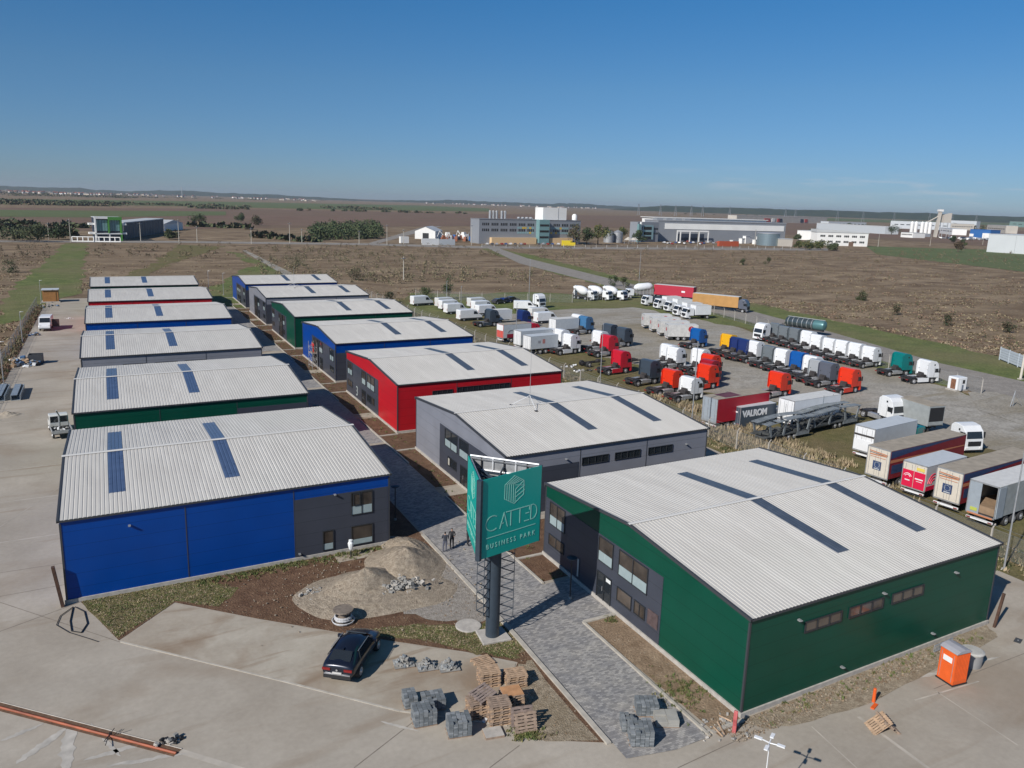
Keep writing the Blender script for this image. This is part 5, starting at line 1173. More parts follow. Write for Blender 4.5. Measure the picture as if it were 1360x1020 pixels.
# panel vans
def van(col=WHITE, L=6.0, open_door=False):
    t = thing("panel_van", "", "van"); P = paint(col)
    pr = [(-.0, .45), (0, 2.45), (.12, 2.58), (4.0, 2.62), (4.35, 2.5), (5.15, 1.55), (5.85, 1.2), (6.0, .9), (5.98, .42)]
    b = link("body", share(('vb', col), lambda: MB().prof(pr, -1.0, 1.0, P).mesh("body", bevel=.09)), t)
    link("windscreen", share('vws', lambda: MB().add([(4.46, -.86, 2.44), (4.46, .86, 2.44), (5.13, .9, 1.63), (5.13, -.9, 1.63), (4.3, -.86, 2.3), (4.3, .86, 2.3), (5.0, .9, 1.5), (5.0, -.9, 1.5)], [(0, 1, 2, 3), (7, 6, 5, 4), (0, 4, 5, 1), (1, 5, 6, 2), (2, 6, 7, 3), (3, 7, 4, 0)], M_glass).mesh("w")), b)
    for s in (-1, 1):
        link("side_window", share(('vsw', s), lambda: MB().prof([(3.65, 1.55), (4.85, 1.55), (4.3, 2.2), (3.65, 2.2)], min(s * .99, s * 1.015), max(s * .99, s * 1.015), M_glass).mesh("w")), b)
        link("headlight", share(('vhl', s), lambda: MB().box(5.6, 5.93, min(s * .6, s * .93), max(s * .6, s * .93), 1.0, 1.2, M_lamp_white).mesh("w")), b)
        link("tail_lamp", share(('vtl', s), lambda: MB().box(-.025, .0, min(s * .82, s * .97), max(s * .82, s * .97), .9, 1.5, M_lamp_red).mesh("w")), b)
        wheel(t, 1.1, s * .88, .36, .22); wheel(t, 4.75, s * .88, .36, .22)
    link("lower_trim", share('vlt', lambda: MB().box(.05, 5.9, -1.015, -1.001, .45, .72, M_black).box(.05, 5.9, 1.001, 1.015, .45, .72, M_black).box(5.7, 6.04, -.9, .9, .4, .62, M_black).mesh("w")), t)
    return t
GV = "panel vans parked in the far corner of the yard"
for rear, head, dirty, lab in [((549.5, 407), 8, 0, "white panel van standing alone at the far left of the truck yard"), ((582, 409.5), 6, 1, "dusty grey van at the rear left of the parked vans"), ((587, 413), 6, 0, "white van in front of the dusty one, second of the left group"), ((594, 418), 6, 0, "white van third in the left group, below the other two"), ((611, 427), 4, 0, "white van nearest the fence with small lettering on its side, left of the slate tractor"),
    ((625, 409.5), 6, 1, "dusty grey van at the rear of the second group of vans"), ((630.6, 414), 6, 0, "white van in front of the dusty one of the second group"), ((636, 420), 6, 0, "white van behind the slate tractor unit"), ((682, 413), -28, 0, "white van parked slanted in front of the white tractor unit at the back"), ((706, 424), 0, 1, "dusty van behind the two white ones near the yard's middle"), ((714, 430.5), 2, 0, "white van right in front of the dusty van near the yard's middle")]:
    h = R(head); loc = G(*rear) + Vector((-math.sin(h), math.cos(h), 0)) * 1.0; spawn(('van', dirty), lambda: van(OFFW if dirty else WHITE), lab, loc, h, GV)
o = spawn(('van', 0), None, "white van with open doors on the left concrete yard, facing the camera", G(66, 440) + Vector((-.2, 5.9, 0)), R(-96))
mb = MB().obox((0, 0, 0), (1.3, .06, 1.5), paint((.06, .03, .03)), 0); d = mb.build("side_door", o, (3.9, 1.75, 1.35)); d.rotation_euler = (0, 0, R(80))
# dark cars behind the vans
def small_car(col):
    t = thing("parked_car", "", "car"); P = paint(col, .2)
    b = MB().prof([(0, .35), (0, .95), (.35, 1.02), (.9, 1.42), (2.3, 1.45), (3.1, .98), (4.1, .85), (4.3, .6), (4.28, .3)], -.86, .86, P).build("body", t, bevel=.09)
    MB().prof([(.62, 1.02), (.98, 1.36), (2.22, 1.38), (2.85, 1.0)], -.875, .875, M_glass).build("side_windows", b); MB().add([(2.42, -.68, 1.44), (2.42, .68, 1.44), (3.12, .74, 1.03), (3.12, -.74, 1.03)], [(0, 1, 2, 3)], M_glass).build("windscreen", b)
    for x in (.8, 3.4):
        for s in (-1, 1): wheel(t, x, s * .8, .32, .2)
    return t
for i, (px, py, h, c, lab) in enumerate([(664, 403, 20, NAV, "dark blue car behind the vans by the back fence"), (672, 401, 8, (.03, .03, .04), "black car beside the dark blue one by the back fence"), (655, 404, 15, (.05, .05, .06), "dark grey car half hidden behind the dusty vans")]):
    spawn(('car', c), lambda: small_car(c), lab, G(px, py), R(h), "dark cars by the back fence")

# car carriers
def carrier(L=11):
    t = thing("car_carrier", "", "car carrier"); m = mat("worn_grey_steel", (.22, .245, .26), .6, .2, var=.25, vscale=1.5); md = mat("dark_grey_steel", (.07, .075, .075), .7, .2, var=.4, vscale=2); w = 1.25; r = random.Random(int(L * 10))
    H = lambda x: 2.35 + .35 * math.sin(x / L * 2.6)
    d = MB(); n = int(L / .38)
    for k in range(n):
        x = k * L / n
        for (y0, y1) in ((-w, -.28), (.28, w)):
            if r.random() < .12: continue
            d.obox((x + L / n * .42, (y0 + y1) / 2, H(x)), (L / n * .78, y1 - y0, .05), m, r.uniform(-.03, .03), r.uniform(-.12, .12), r.uniform(-.05, .05))
    for s in (-1, 1):
        for k in range(8): x0, x1 = L * k / 8, L * (k + 1) / 8; d.bar((x0, s * w, H(x0)), (x1, s * w, H(x1)), .075, m, 4)
    d.build("upper_deck", t)
    q = MB().box(0, L, -w, -w + .5, .82, .95, md).box(0, L, w - .5, w, .82, .95, md).box(.2, L - .2, -w + .5, w - .5, .5, .78, md)
    for k in range(int(L / .6)): q.obox((.3 + k * .6, r.uniform(-.6, .6), 1.1), (.5, 1.0, .25), md, r.uniform(-.4, .4), r.uniform(-.3, .3))
    q.build("lower_deck", t); mb = MB()
    for x, l in ((.8, -.5), (L * .36, .3), (L * .7, -.4), (L - .8, .5)):
        for s in (-1, 1): MB().obox((x + l / 2, s * (w - .04), (.8 + H(x)) / 2), (.3, .1, H(x) - .75), m, 0, math.atan2(l, 1.7)).build("post", t)
    mb = MB()
    for s in (-1, 1): mb.bar((L * .1, s * w, .9), (L * .45, s * w, H(3)), .05, md, 4); mb.bar((L * .55, s * w, H(6)), (L * .9, s * w, .9), .05, md, 4)
    for x in (L * .55, L * .75): mb.bar((x, w, H(x)), (x, w, H(x) + 1.1), .03, m, 4)
    mb.build("rails", t)
    MB().box(L - .1, L + 1.4, -.15, .15, .6, .75, m).obox((L * .8, -w + .02, .7), (L * .3, .06, .5), m).build("drawbar", t)
    for x in (L * .5, L * .5 + 1.0):
        for s in (-1, 1): wheel(t, x, s * 1.02, .45, .3)
    return t
spawn(('carrier', 1), lambda: carrier(8.2), "grey car carrier trailer in the tall dry weeds, left of the other carrier", G(1010, 590) + Vector((.2, .6, 0)), R(4), "empty grey car carriers")
spawn(('carrier', 2), lambda: carrier(10.5), "longer grey car carrier trailer behind the weeds, next to the white box truck", G(1071, 577) + Vector((.2, .9, 0)), R(6), "empty grey car carriers")
def flat_trailer():
    t = thing("flatbed_trailer", "", "trailer"); m = mat("grey_flatbed", (.33, .33, .32), .8, var=.15)
    MB().box(0, 5.6, -1.2, 1.2, 1.25, 1.4, m).box(.1, 5.5, -1.19, -1.12, .8, 1.248, M_slatebox).build("deck", t); MB().box(.3, 5.3, -.4, .4, .9, 1.248, M_chassis).build("chassis", t)
    for x in (1.5, 2.7):
        for s in (-1, 1): wheel(t, x, s * 1.0, .45, .3)
    return t
spawn('flat', flat_trailer, "grey flatbed trailer standing right behind the dark container", G(1032, 560) + Vector((0, 1.2, 0)), R(2))
# dark wreck chassis pieces on the grass
for (px, py, h, lab) in ((775, 489, 8, "black bare truck chassis lying on the grass left of the crimson tractor"), (900, 506, 4, "black bare truck chassis behind the white tractor in the middle"), (822, 487, 5, "black bare truck chassis behind the crimson tractor by the lamp post")):
    def wreck():
        t = thing("truck_chassis", "", "truck chassis"); MB().box(0, 5.5, -.43, -.33, .5, .75, M_chassis).box(0, 5.5, .33, .43, .5, .75, M_chassis).box(.5, .7, -.33, .33, .5, .7, M_chassis).box(3.8, 4.4, -.33, .33, .45, 1.0, M_chassis).build("frame", t)
        for s in (-1, 1): wheel(t, 1.1, s * .9, .48, .5)
        return t
    spawn('wreck', wreck, lab, G(px, py) + Vector((0, 1, 0)), R(h), "bare truck chassis")

# the dark coupe-like car in front
def suv():
    t = thing("parked_car", "dark blue sloping back car seen from behind on the front concrete slab", "car"); P = mat("dark_blue_metallic", (.012, .016, .030), .28, .35, coat=.6, spec=.6); Pr = mat("dark_grey_metallic", (.06, .055, .06), .35, .3, coat=.4)
    # lofted body: cross-sections along x (rear 0 -> front 4.8): half-width, belt z, bottom z, top z, roof half-width
    S = [(-.02, .78, .82, .42, .98, .70), (.10, .88, .92, .36, 1.12, .76), (.45, .93, 1.0, .32, 1.20, .74), (.95, .95, 1.02, .30, 1.46, .62), (1.6, .955, 1.02, .30, 1.60, .60), (2.3, .955, 1.0, .30, 1.62, .62), (2.9, .95, .99, .30, 1.50, .63), (3.35, .945, .98, .30, 1.16, .72), (3.7, .94, .96, .30, 1.07, .74), (4.3, .90, .86, .32, .97, .70), (4.62, .82, .74, .36, .84, .62), (4.78, .62, .6, .42, .68, .5)]
    V = []; n = 12
    for x, w, zb, z0, zt, rw in S:
        V += [(x, 0, z0), (x, -w * .8, z0), (x, -w, z0 + .18), (x, -w, zb - .1), (x, -w * .96, zb), (x, -rw, zt - .04), (x, 0, zt + .02), (x, rw, zt - .04), (x, w * .96, zb), (x, w, zb - .1), (x, w, z0 + .18), (x, w * .8, z0)]
    F = [(j * n + k, j * n + (k + 1) % n, (j + 1) * n + (k + 1) % n, (j + 1) * n + k) for j in range(len(S) - 1) for k in range(n)] + [tuple(range(n))[::-1], tuple(range((len(S) - 1) * n, len(S) * n))]
    mb = MB().add(V, F, P); b = mb.build("body", t); sm = b.modifiers.new("s", 'SUBSURF'); sm.levels = sm.render_levels = 2; b.data.polygons.foreach_set('use_smooth', [True] * len(b.data.polygons))
    def patch(name, quad, m, off=.012):
        c = [Vector(q) for q in quad]; nn = (c[1] - c[0]).cross(c[2] - c[0]).normalized() * off
        MB().add([p + nn for p in c] + [p - nn * 3 for p in c], [(0, 1, 2, 3), (7, 6, 5, 4), (0, 4, 5, 1), (1, 5, 6, 2), (2, 6, 7, 3), (3, 7, 4, 0)], m).build(name, b)
    patch("rear_window", [(.36, .60, 1.165), (.36, -.60, 1.165), (.93, -.53, 1.45), (.93, .53, 1.45)], M_glass)
    patch("windscreen", [(3.42, -.66, 1.13), (3.42, .66, 1.13), (2.88, .58, 1.50), (2.88, -.58, 1.50)], M_glass)
    for s in (-1, 1):
        q = [(1.0, s * .935, 1.04), (3.2, s * .93, 1.0), (2.75, s * .70, 1.40), (1.35, s * .70, 1.42)]
        if s > 0: q = q[::-1]
        patch("side_window", q, M_glass, .01)
        MB().obox((3.05, s * 1.02, 1.08), (.16, .22, .15), P).build("mirror", b); MB().box(-.05, .02, min(s * .38, s * .82), max(s * .38, s * .82), .78, .90, M_lamp_red).build("tail_lamp", b, (0.0, 0, 0))
        MB().bar((1.1, s * .76, 1.43), (2.8, s * .74, 1.42), .015, M_rim, 5).build("window_trim", b)
        for x in (.95, 3.82):
            wheel(t, x, s * .86, .37, .24)
            MB().lathe([(.44, -.02), (.44, .02)], M_black, 'y', 16, (x, s * .925, .40)).build("wheel_arch", b) if 0 else None
    MB().box(-.06, .06, -.25, .25, .62, .71, M_dirtywhite).build("number_plate", b); MB().box(-.07, .05, -.75, .75, .36, .56, M_black).build("rear_bumper", b); MB().box(-.06, .04, -.72, .72, .565, .59, M_rim).build("bumper_trim", b)
    MB().lathe([(.055, 0), (.055, .02)], M_rim, 'x', 10, (-.075, 0, .84)).build("badge", b); MB().obox((.98, 0, 1.52), (.18, .05, .08), P).build("aerial_fin", b)
    return t
suv_o = suv(); a = G(449, 905); b_ = G(508, 866); dd = Vector((G(487, 850) - G(449, 903))); hh = math.atan2(3.3, 3.0)
suv_o.location = G(448, 909); suv_o.rotation_euler = (0, 0, R(50)); suv_o.scale = (1.02, 1.08, 1.1)

# small flatbed with crane beside the green shed, left yard
fc = thing("flatbed_pickup", "pickup with a crane and a dark loaded flatbed beside the left green shed", "pickup", G(84, 583), R(95))
MB().box(-.2, 3.0, -1.0, 1.0, .6, .7, M_chassis).box(-.2, -.14, -1.0, 1.0, .7, 1.05, M_galv).box(-.2, 3.0, -1.0, -.95, .7, 1.05, M_galv).box(-.2, 3.0, .95, 1.0, .7, 1.05, M_galv).box(-.14, 3.0, -.94, .94, .701, .74, M_black).build("flatbed", fc)
MB().prof([(3.1, .45), (3.1, 1.95), (3.3, 2.05), (4.2, 2.05), (4.7, 1.4), (5.3, 1.15), (5.35, .45)], -.95, .95, paint(OFFW)).build("cab", fc, bevel=.06); MB().box(3.08, 3.095, -.85, .85, 1.2, 1.88, M_glass).build("rear_window", fc); MB().prof([(3.5, 1.35), (4.5, 1.35), (4.1, 1.85), (3.5, 1.85)], -.96, .96, M_glass).build("side_windows", fc)
MB().bar((2.7, 0, .7), (2.7, 0, 2.1), .1, M_galv, 6).bar((2.7, 0, 2.1), (1.7, .3, 2.9), .07, M_galv, 6).bar((1.7, .3, 2.9), (2.6, .2, 2.4), .05, M_galv, 6).build("crane", fc)
rubble_o = rubble("load", lambda r: (r.uniform(.2, 2.2), r.uniform(-.7, .7), .8), 30, .1, .35, [M_white, M_black, M_rub], 41, fc)
for x in (.7, 4.4):
    for s in (-1, 1): wheel(fc, x, s * .85, .34, .22)
# ================================================================== PEOPLE
M_skin = mat("skin", (.42, .26, .19), .6); M_hair = mat("dark_hair", (.03, .022, .018), .8)
def person(loc, rz, label, top, legs, hair=None, pose=0):
    P = {'pel': (0, 0, .94), 'ch': (0, .01, 1.30), 'nk': (0, .01, 1.47), 'hd': (0, -.02, 1.58), 'ht': (0, -.015, 1.70)}
    V = [P['pel'], (0, 0, 1.12), P['ch'], P['nk'], P['hd'], P['ht']]; Rr = [(.15, .11), (.14, .10), (.17, .11), (.055, .055), (.085, .095), (.06, .07)]; E = [(0, 1), (1, 2), (2, 3), (3, 4), (4, 5)]
    for s in (-1, 1):
        i = len(V)
        st = .10 if pose == 0 else (.14 if s > 0 else .08)
        V += [(s * .10, 0, .86), (s * st, -.02, .50), (s * st * 1.1, .03 * s, .09), (s * st * 1.15, -.13 + .03 * s, .05)]; Rr += [(.095, .1), (.062, .065), (.042, .045), (.04, .035)]; E += [(0, i), (i, i + 1), (i + 1, i + 2), (i + 2, i + 3)]
        j = len(V); fx, fy, fz = (s * .20, -.26, 1.12) if (pose == 1 or s > 0) else (s * .27, .02, .86)
        V += [(s * .19, .01, 1.40), (s * .25, .03, 1.13), (fx, fy, fz), (fx * .95, fy - .06, fz - .03)]; Rr += [(.062, .062), (.045, .045), (.034, .034), (.03, .04)]; E += [(2, j), (j, j + 1), (j + 1, j + 2), (j + 2, j + 3)]
    me = bpy.data.meshes.new("person"); me.from_pydata(V, E, []); o = bpy.data.objects.new("person", me); C.objects.link(o)
    m = o.modifiers.new("s", 'SKIN'); sv = me.skin_vertices[0].data
    for k, r_ in enumerate(Rr): sv[k].radius = r_
    sv[0].use_root = True
    m2 = o.modifiers.new("b", 'SUBSURF'); m2.levels = m2.render_levels = 2
    bpy.context.view_layer.update(); dg = bpy.context.evaluated_depsgraph_get(); nm = bpy.data.meshes.new_from_object(o.evaluated_get(dg)); o.modifiers.clear(); o.data = nm
    nm.materials.clear()
    for q in (M_skin, top, legs, M_hair, M_black): nm.materials.append(q)
    for p in nm.polygons:
        c = p.center; z = c.z
        if z > 1.64 or (z > 1.52 and c.y > .02): k = 3
        elif z > 1.46: k = 0
        elif abs(c.x) < .23 and z < .93: k = 4 if z < .1 else 2
        elif (c.y < -.27) or (abs(c.x) > .22 and z < .84): k = 0
        else: k = 1
        p.material_index = k; p.use_smooth = True
    o.location = loc; o.rotation_euler = (0, 0, rz); return tag(o, label, "person")
M_jk = mat("dark_jacket", (.035, .04, .055), .8); M_jn = mat("grey_blue_trousers", (.10, .105, .14), .8); M_bk = mat("black_trousers", (.02, .02, .024), .8); M_hv = mat("red_overalls", (.55, .03, .03), .7)
person(G(591, 733, .022), R(150), "person in grey blue trousers and dark jacket, left one of a pair on the street", M_jk, M_jn, pose=1)
person(G(600, 728, .022), R(-30), "person all in dark clothes standing right behind the one in grey blue trousers", M_bk, M_bk)
person(G(621, 725, .022), R(70), "person in black holding something pale, right beside the left edge of the sign", M_bk, M_bk, pose=1)
# scaffold against the blue shed's end wall
sc = thing("scaffold", "metal scaffold tower in front of the opening in the blue shed's end wall", "scaffold", UV(UB - .75, YB[3] + 11.6))
mb = MB()
for x in (-.4, .4):
    for y in (-1.0, 1.0): mb.bar((x, y, 0), (x, y, 4.3), .04, M_galv, 5)
    for z in (.5, 1.5, 2.5, 3.5): mb.bar((x, -1, z), (x, 1, z), .035, M_galv, 4); mb.bar((x, -1, z), (x, 1, z + .9 if z < 3.4 else z), .03, M_galv, 4)
for y in (-1.0, 1.0):
    for z in (.5, 1.5, 2.5, 3.5): mb.bar((-.4, y, z), (.4, y, z), .035, M_galv, 4)
mb.build("frame", sc); MB().box(-.4, .4, -1, 1, 2.55, 2.6, M_pal[1]).build("platform", sc)
person(UV(UB - .75, YB[3] + 11.2, 2.6), R(-90), "worker in red overalls standing on the scaffold by the blue shed, on the left", M_hv, M_hv, pose=1)
person(UV(UB - .7, YB[3] + 12.1, 2.6), R(-80), "second worker in red overalls on the scaffold, on the right", M_hv, M_jn, pose=1)

# ================================================================== LAMPS, POLES, FENCES
def lamp_post(h, heads=1, r=.09, m=None):
    m = m or M_galv; t = thing("street_lamp", "", "street lamp"); MB().bar((0, 0, 0), (0, 0, h), r, m, 7, r * .55).build("pole", t)
    for k in range(heads):
        a = 2 * math.pi * k / heads + .5; c, s = math.cos(a), math.sin(a); q = MB(); q.bar((0, 0, h - .02), (c * .4, s * .4, h + .03), .03, m, 4); q.obox((c * .5, s * .5, h + .04), (.34, .16, .06), M_white if heads > 1 else M_galv, a); q.build("lamp_head", t)
    MB().box(-.18, .18, -.18, .18, 0, .12, M_conc).build("base", t)
    return t
GL = "tall street lamps"
spawn('lamp4', lambda: lamp_post(4.0, 4, .035, M_white), "lamp post with four white heads standing on the front concrete at the bottom edge", Vector((25.93, 21.48, 0)))
for (b, h, lab) in [((917, 580), 11.5, "tall thin pole in the weeds in front of the dark container"), ((797, 508), 9.2, "lamp post standing on the grass left of the crimson tractor unit"), ((702, 410), 12.7, "very tall lamp post at the back fence left of the white tractor"), ((1333, 757), 11.0, "lamp post at the right edge beside the open grey trailer"),
                    ((848, 385), 13.0, "tall lamp post at the corner where the road meets the back fence"), ((593, 408), 6.7, "short lamp post between the dusty vans"), ((685, 458), 8.0, "lamp post between the red rear box truck and the fence"), ((612, 419), 7.0, "thin lamp post beside the left group of vans")]:
    spawn(('lamp', h), lambda: lamp_post(h, 1, .08), lab, G(*b), R(200 if b[0] > 1300 else 20), GL)
for (b, h, lab) in [((5, 510), 6, "lamp post at the left fence nearest the camera"), ((30, 455), 5.5, "lamp post at the left fence beside the white van"), ((55, 403), 5.5, "lamp post at the left fence next to the orange hut"), ((278, 402), 8, "thin lamp post behind the far end of the left row"), ((297, 392), 6, "lamp post on the green strip between the two rows")]:
    spawn(('lampl', h), lambda: lamp_post(h, 1, .07), lab, G(*b), R(-60), "lamps along the left yard")
def garden_lamp():
    t = thing("garden_lamp", "", "garden lamp"); MB().bar((0, 0, 0), (0, 0, 3.0), .045, M_black, 7).build("pole", t); MB().lathe([(.06, 2.95), (.36, 3.02), (.38, 3.1), (.1, 3.16)], M_navy, n=14).build("lamp_shade", t); MB().lathe([(.13, 0), (.11, .16)], M_conc, n=8).build("base", t); return t
spawn('gl', garden_lamp, "black garden lamp on the soil strip left of the green shed numbered 1", G(757, 795), 0, "low black garden lamps along the paved street")
for i, (v, lab) in enumerate([(61.5, "black garden lamp in the shade by the near blue shed"), (75.5, "black garden lamp on the left soil strip near the blue shed's far corner"), (91, "black garden lamp by the green shed of the left row"), (121, "black garden lamp opposite the scaffold"), (151, "black garden lamp near the far blue shed of the left row")]):
    spawn('gl', None, lab, UV(20.6, v), 0, "low black garden lamps along the paved street")

def wire_mat():
    m = bpy.data.materials.new("chain_link"); m.use_nodes = True; n, l = m.node_tree.nodes, m.node_tree.links; b = n["Principled BSDF"]; b.inputs['Base Color'].default_value = (.30, .30, .29, 1); b.inputs['Metallic'].default_value = .3
    t = n.new("ShaderNodeTexCoord"); outs = []
    s = n.new("ShaderNodeSeparateXYZ"); l.new(t.outputs['UV'], s.inputs[0])
    for sg_ in ('ADD', 'SUBTRACT'):
        a = n.new("ShaderNodeMath"); a.operation = sg_; l.new(s.outputs[0], a.inputs[0]); l.new(s.outputs[1], a.inputs[1])
        md = n.new("ShaderNodeMath"); md.operation = 'FLOORED_MODULO'; md.inputs[1].default_value = .10; l.new(a.outputs[0], md.inputs[0])
        k = n.new("ShaderNodeMath"); k.operation = 'LESS_THAN'; k.inputs[1].default_value = .012; l.new(md.outputs[0], k.inputs[0]); outs.append(k)
    mx = n.new("ShaderNodeMath"); mx.operation = 'MAXIMUM'; l.new(outs[0].outputs[0], mx.inputs[0]); l.new(outs[1].outputs[0], mx.inputs[1]); l.new(mx.outputs[0], b.inputs['Alpha'])
    return m
M_wire = wire_mat()
def fence(name, label, pts, h=2.2, step=5.0, postm=None, brace=True, wires=True, pr=.06):
    t = thing(name, label, "fence", pts[0]); o = Vector(pts[0]); postm = postm or M_conc; key = ('post', h, postm.name)
    def post():
        q = MB().obox((0, 0, h / 2), (.12, .12, h), postm); q.bar((0, 0, h), (-.28, 0, h + .3), .05, postm, 4); return q.mesh("post")
    mesh = MB(); wr = MB(); uvs = []
    for a, b in zip(pts[:-1], pts[1:]):
        a = Vector(a) - o; b = Vector(b) - o; L = (b - a).length; n = max(1, int(round(L / step))); ang = math.atan2((b - a).y, (b - a).x)
        for k in range(n + (1 if b == Vector(pts[-1]) - o else 0)):
            p = link("post", share(key, post), t, a.lerp(b, k / n)); p.rotation_euler = (0, 0, ang + math.pi / 2)
        mesh.add([a + Vector((0, 0, .05)), b + Vector((0, 0, .05)), b + Vector((0, 0, h - .05)), a + Vector((0, 0, h - .05))], [(0, 1, 2, 3)], M_wire); uvs += [(0, 0), (L, 0), (L, h), (0, h)]
        for z in (.1, h * .5, h - .05, h + .25):
            off = Vector((-math.cos(ang + math.pi / 2) * .0, 0, 0)); wr.bar(a + Vector((0, 0, z)), b + Vector((0, 0, z)), .012, M_galv, 3)
    q = mesh.build("wire_mesh", t, recalc=False); ul = q.data.uv_layers.new(name="UVMap")
    for i, u_ in enumerate(uvs): ul.data[i].uv = u_
    wr.build("tension_wires", t); return t
fence("wire_fence", "long wire mesh fence with pale concrete posts between the right sheds and the truck yard", [UV(63.4, 14), UV(63.6, 60), UV(63.6, 110), UV(63.4, 160), UV(63.2, 214)], 2.2, 5.0)
fence("wire_fence", "wire fence at the back of the truck yard behind the vans and concrete mixers", [G(552, 396), G(640, 400), G(760, 402), G(838, 396)], 2.3, 6.5)
fence("wire_fence", "wire fence with pale posts between the truck yard and the side road", [G(905, 408), G(948, 418), G(990, 430), G(1070, 455), G(1180, 489), G(1238, 507), G(1303, 523)], 2.3, 5.0)
fence("wire_fence", "wire mesh fence along the far left side of the concrete yard", [UV(-15.8, 95), UV(-15.8, 150), UV(-15.8, 218)], 1.9, 4.5, mat('dull_steel', (.16, .16, .165), .7))
# gate brace and white panel fence at the right edge
gb = thing("gate_post", "leaning metal gate posts with a brace at the yard entrance near the right edge", "gate post", G(1345, 540)); MB().bar((0, 0, 0), (.0, 0, 2.4), .06, M_galv, 5).bar((-.7, 0, 0), (0, 0, 2.3), .05, M_galv, 5).bar((1.6, -.5, 0), (0, 0, 2.3), .04, M_galv, 5).build("posts", gb)
wf = thing("panel_fence", "pale grey ribbed panel fence across the side road at the right edge", "fence", G(1327, 478)); a = G(1327, 478); b = G(1362, 492); d = (b - a); L = 26; ang = math.atan2(d.y, d.x)
M_pf = mat("pale_blue_grey_panel", (.50, .55, .60), .6, var=.06)
for k in range(7):
    q = MB().box(k * 3.7 + .06, k * 3.7 + 3.6, -.03, .03, .25, 2.5, M_pf)
    for z in (.7, 1.15, 1.6, 2.05): q.box(k * 3.7 + .06, k * 3.7 + 3.6, -.045, -.0305, z, z + .05, M_galv)
    q.build("panel", wf, rz=ang); MB().box(k * 3.7 - .06, k * 3.7 + .055, -.08, .08, 0, 2.6, M_pf).build("post", wf, rz=ang)
bp_ = thing("concrete_post", "stout pale post beside the panel fence at the right edge", "post", G(1355, 504)); MB().bar((0, 0, 0), (.15, 0, 4.4), .2, M_cream, 8).build("shaft", bp_); MB().box(-.35, .35, -.35, .35, 0, .2, M_conc).build("base", bp_)
# small white site cabin
kb = thing("white_cabin", "small white cabin with an open brown door by the yard entrance", "cabin", G(1270, 520), R(-8))
b0 = MB().box(0, 2.1, 0, 1.8, .15, 2.2, M_white).build("body", kb, bevel=.12); MB().box(1.1, 1.6, -.02, -.001, 1.2, 1.8, M_glass).build("window", b0); MB().box(-.02, -.001, .3, 1.2, .3, 1.9, mat("brown_opening", (.2, .09, .05), .8, var=.4, vscale=4)).build("door_opening", b0); MB().box(-.3, .1, -.75, -.7, .3, 2.0, M_white).build("door", kb); MB().box(-.2, 2.3, -.1, 1.9, .02, .15, M_conc).build("base", kb)

# left yard things
hut = thing("guard_hut", "orange timber hut with a pale flat roof at the far left corner of the yard", "hut", G(57, 402), R(-3))
hb = MB().box(0, 3.4, 0, 3.0, .25, 3.0, mat("orange_timber", (.34, .16, .05), .7, var=.15, vscale=1.5, stripes=(0, .22, .02, .5))).build("wall", hut); MB().box(-.15, 3.55, -.3, 3.2, 3.0, 3.15, M_palegrey).build("roof", hut); MB().box(-.3, 3.7, -.4, 3.2, 0, .25, M_conc).build("base", hut); MB().box(-.02, -.001, .6, 1.5, .3, 2.3, M_glass).build("door", hut)
fk = [M_white, M_conc, M_black, M_rub, mat("cardboard", (.35, .24, .15), .9), mat("blue_plastic", (.06, .13, .25), .6)]
rp = tag(rubble("rubbish_heap", lambda r: (r.gauss(0, 1.0), r.gauss(0, 1.1), abs(r.gauss(.35, .3))), 170, .2, .7, fk, 51, None, G(32, 483)), "heap of white and dark rubbish bags on the left concrete yard", "rubbish")
dx = thing("dark_skip", "dark open box skip standing right of the rubbish heap", "skip", G(38, 484), R(-8)); q = MB()
q.box(0, 1.9, 0, .06, 0, 1.5, M_darktrim).box(0, 1.9, 1.5, 1.56, 0, 1.5, M_darktrim).box(0, .06, .06, 1.5, 0, 1.5, M_darktrim).box(1.84, 1.9, .06, 1.5, 0, 1.5, M_darktrim).box(.06, 1.84, .06, 1.5, .05, .6, M_rub); q.build("box", dx)
M_stpl = mat("blue_grey_profile", (.34, .38, .41), .4, .4, var=.1)
for (a, b, lab) in (((21, 532), (27, 517), "right one of two long blue grey metal troughs on the left yard"), ((0, 533), (8, 517), "left one of two blue grey metal troughs, at the left edge")):
    A_, B_ = G(*a), G(*b); d = B_ - A_; t = thing("metal_trough", lab, "metal profile", A_, math.atan2(d.y, d.x), "blue grey metal troughs"); L = d.length
    MB().box(0, L, -.55, -.48, 0, .7, M_stpl).box(0, L, .48, .55, 0, .7, M_stpl).box(0, L, -.48, .48, 0, .06, M_stpl).box(L - .05, L, -.48, .48, .06, .7, M_palegrey).prof([(0, .7), (L, .7), (L, .78), (0, .72)], -.2, .55, M_stpl).build("trough", t)
sp_ = thing("sand_heap", "low pale sand heap at the left edge of the concrete yard", "sand heap", G(8, 552)); soft_blob("heap", (0, 0, 0), 1.9, 1.3, .55, M_conc_slab, 5, parent=sp_)
tag(rubble("debris_pile", lambda r: (r.gauss(0, 1.2), r.gauss(0, 1.0), abs(r.gauss(.12, .1))), 40, .1, .5, fk, 52, None, G(62, 407)), "scattered white and dark debris in front of the orange hut", "debris")
tag(rubble("debris_pile", lambda r: (r.gauss(0, .6), r.gauss(0, .6), abs(r.gauss(.12, .1))), 24, .1, .5, fk, 53, None, G(47, 445)), "small pile of pale scrap by the fence left of the white van", "debris")
tag(rubble("debris_pile", lambda r: (r.gauss(0, .5), r.gauss(0, .3), .05), 8, .15, .4, [M_white], 54, None, G(90, 423)), "few white pieces lying on the concrete right of the white van", "debris")
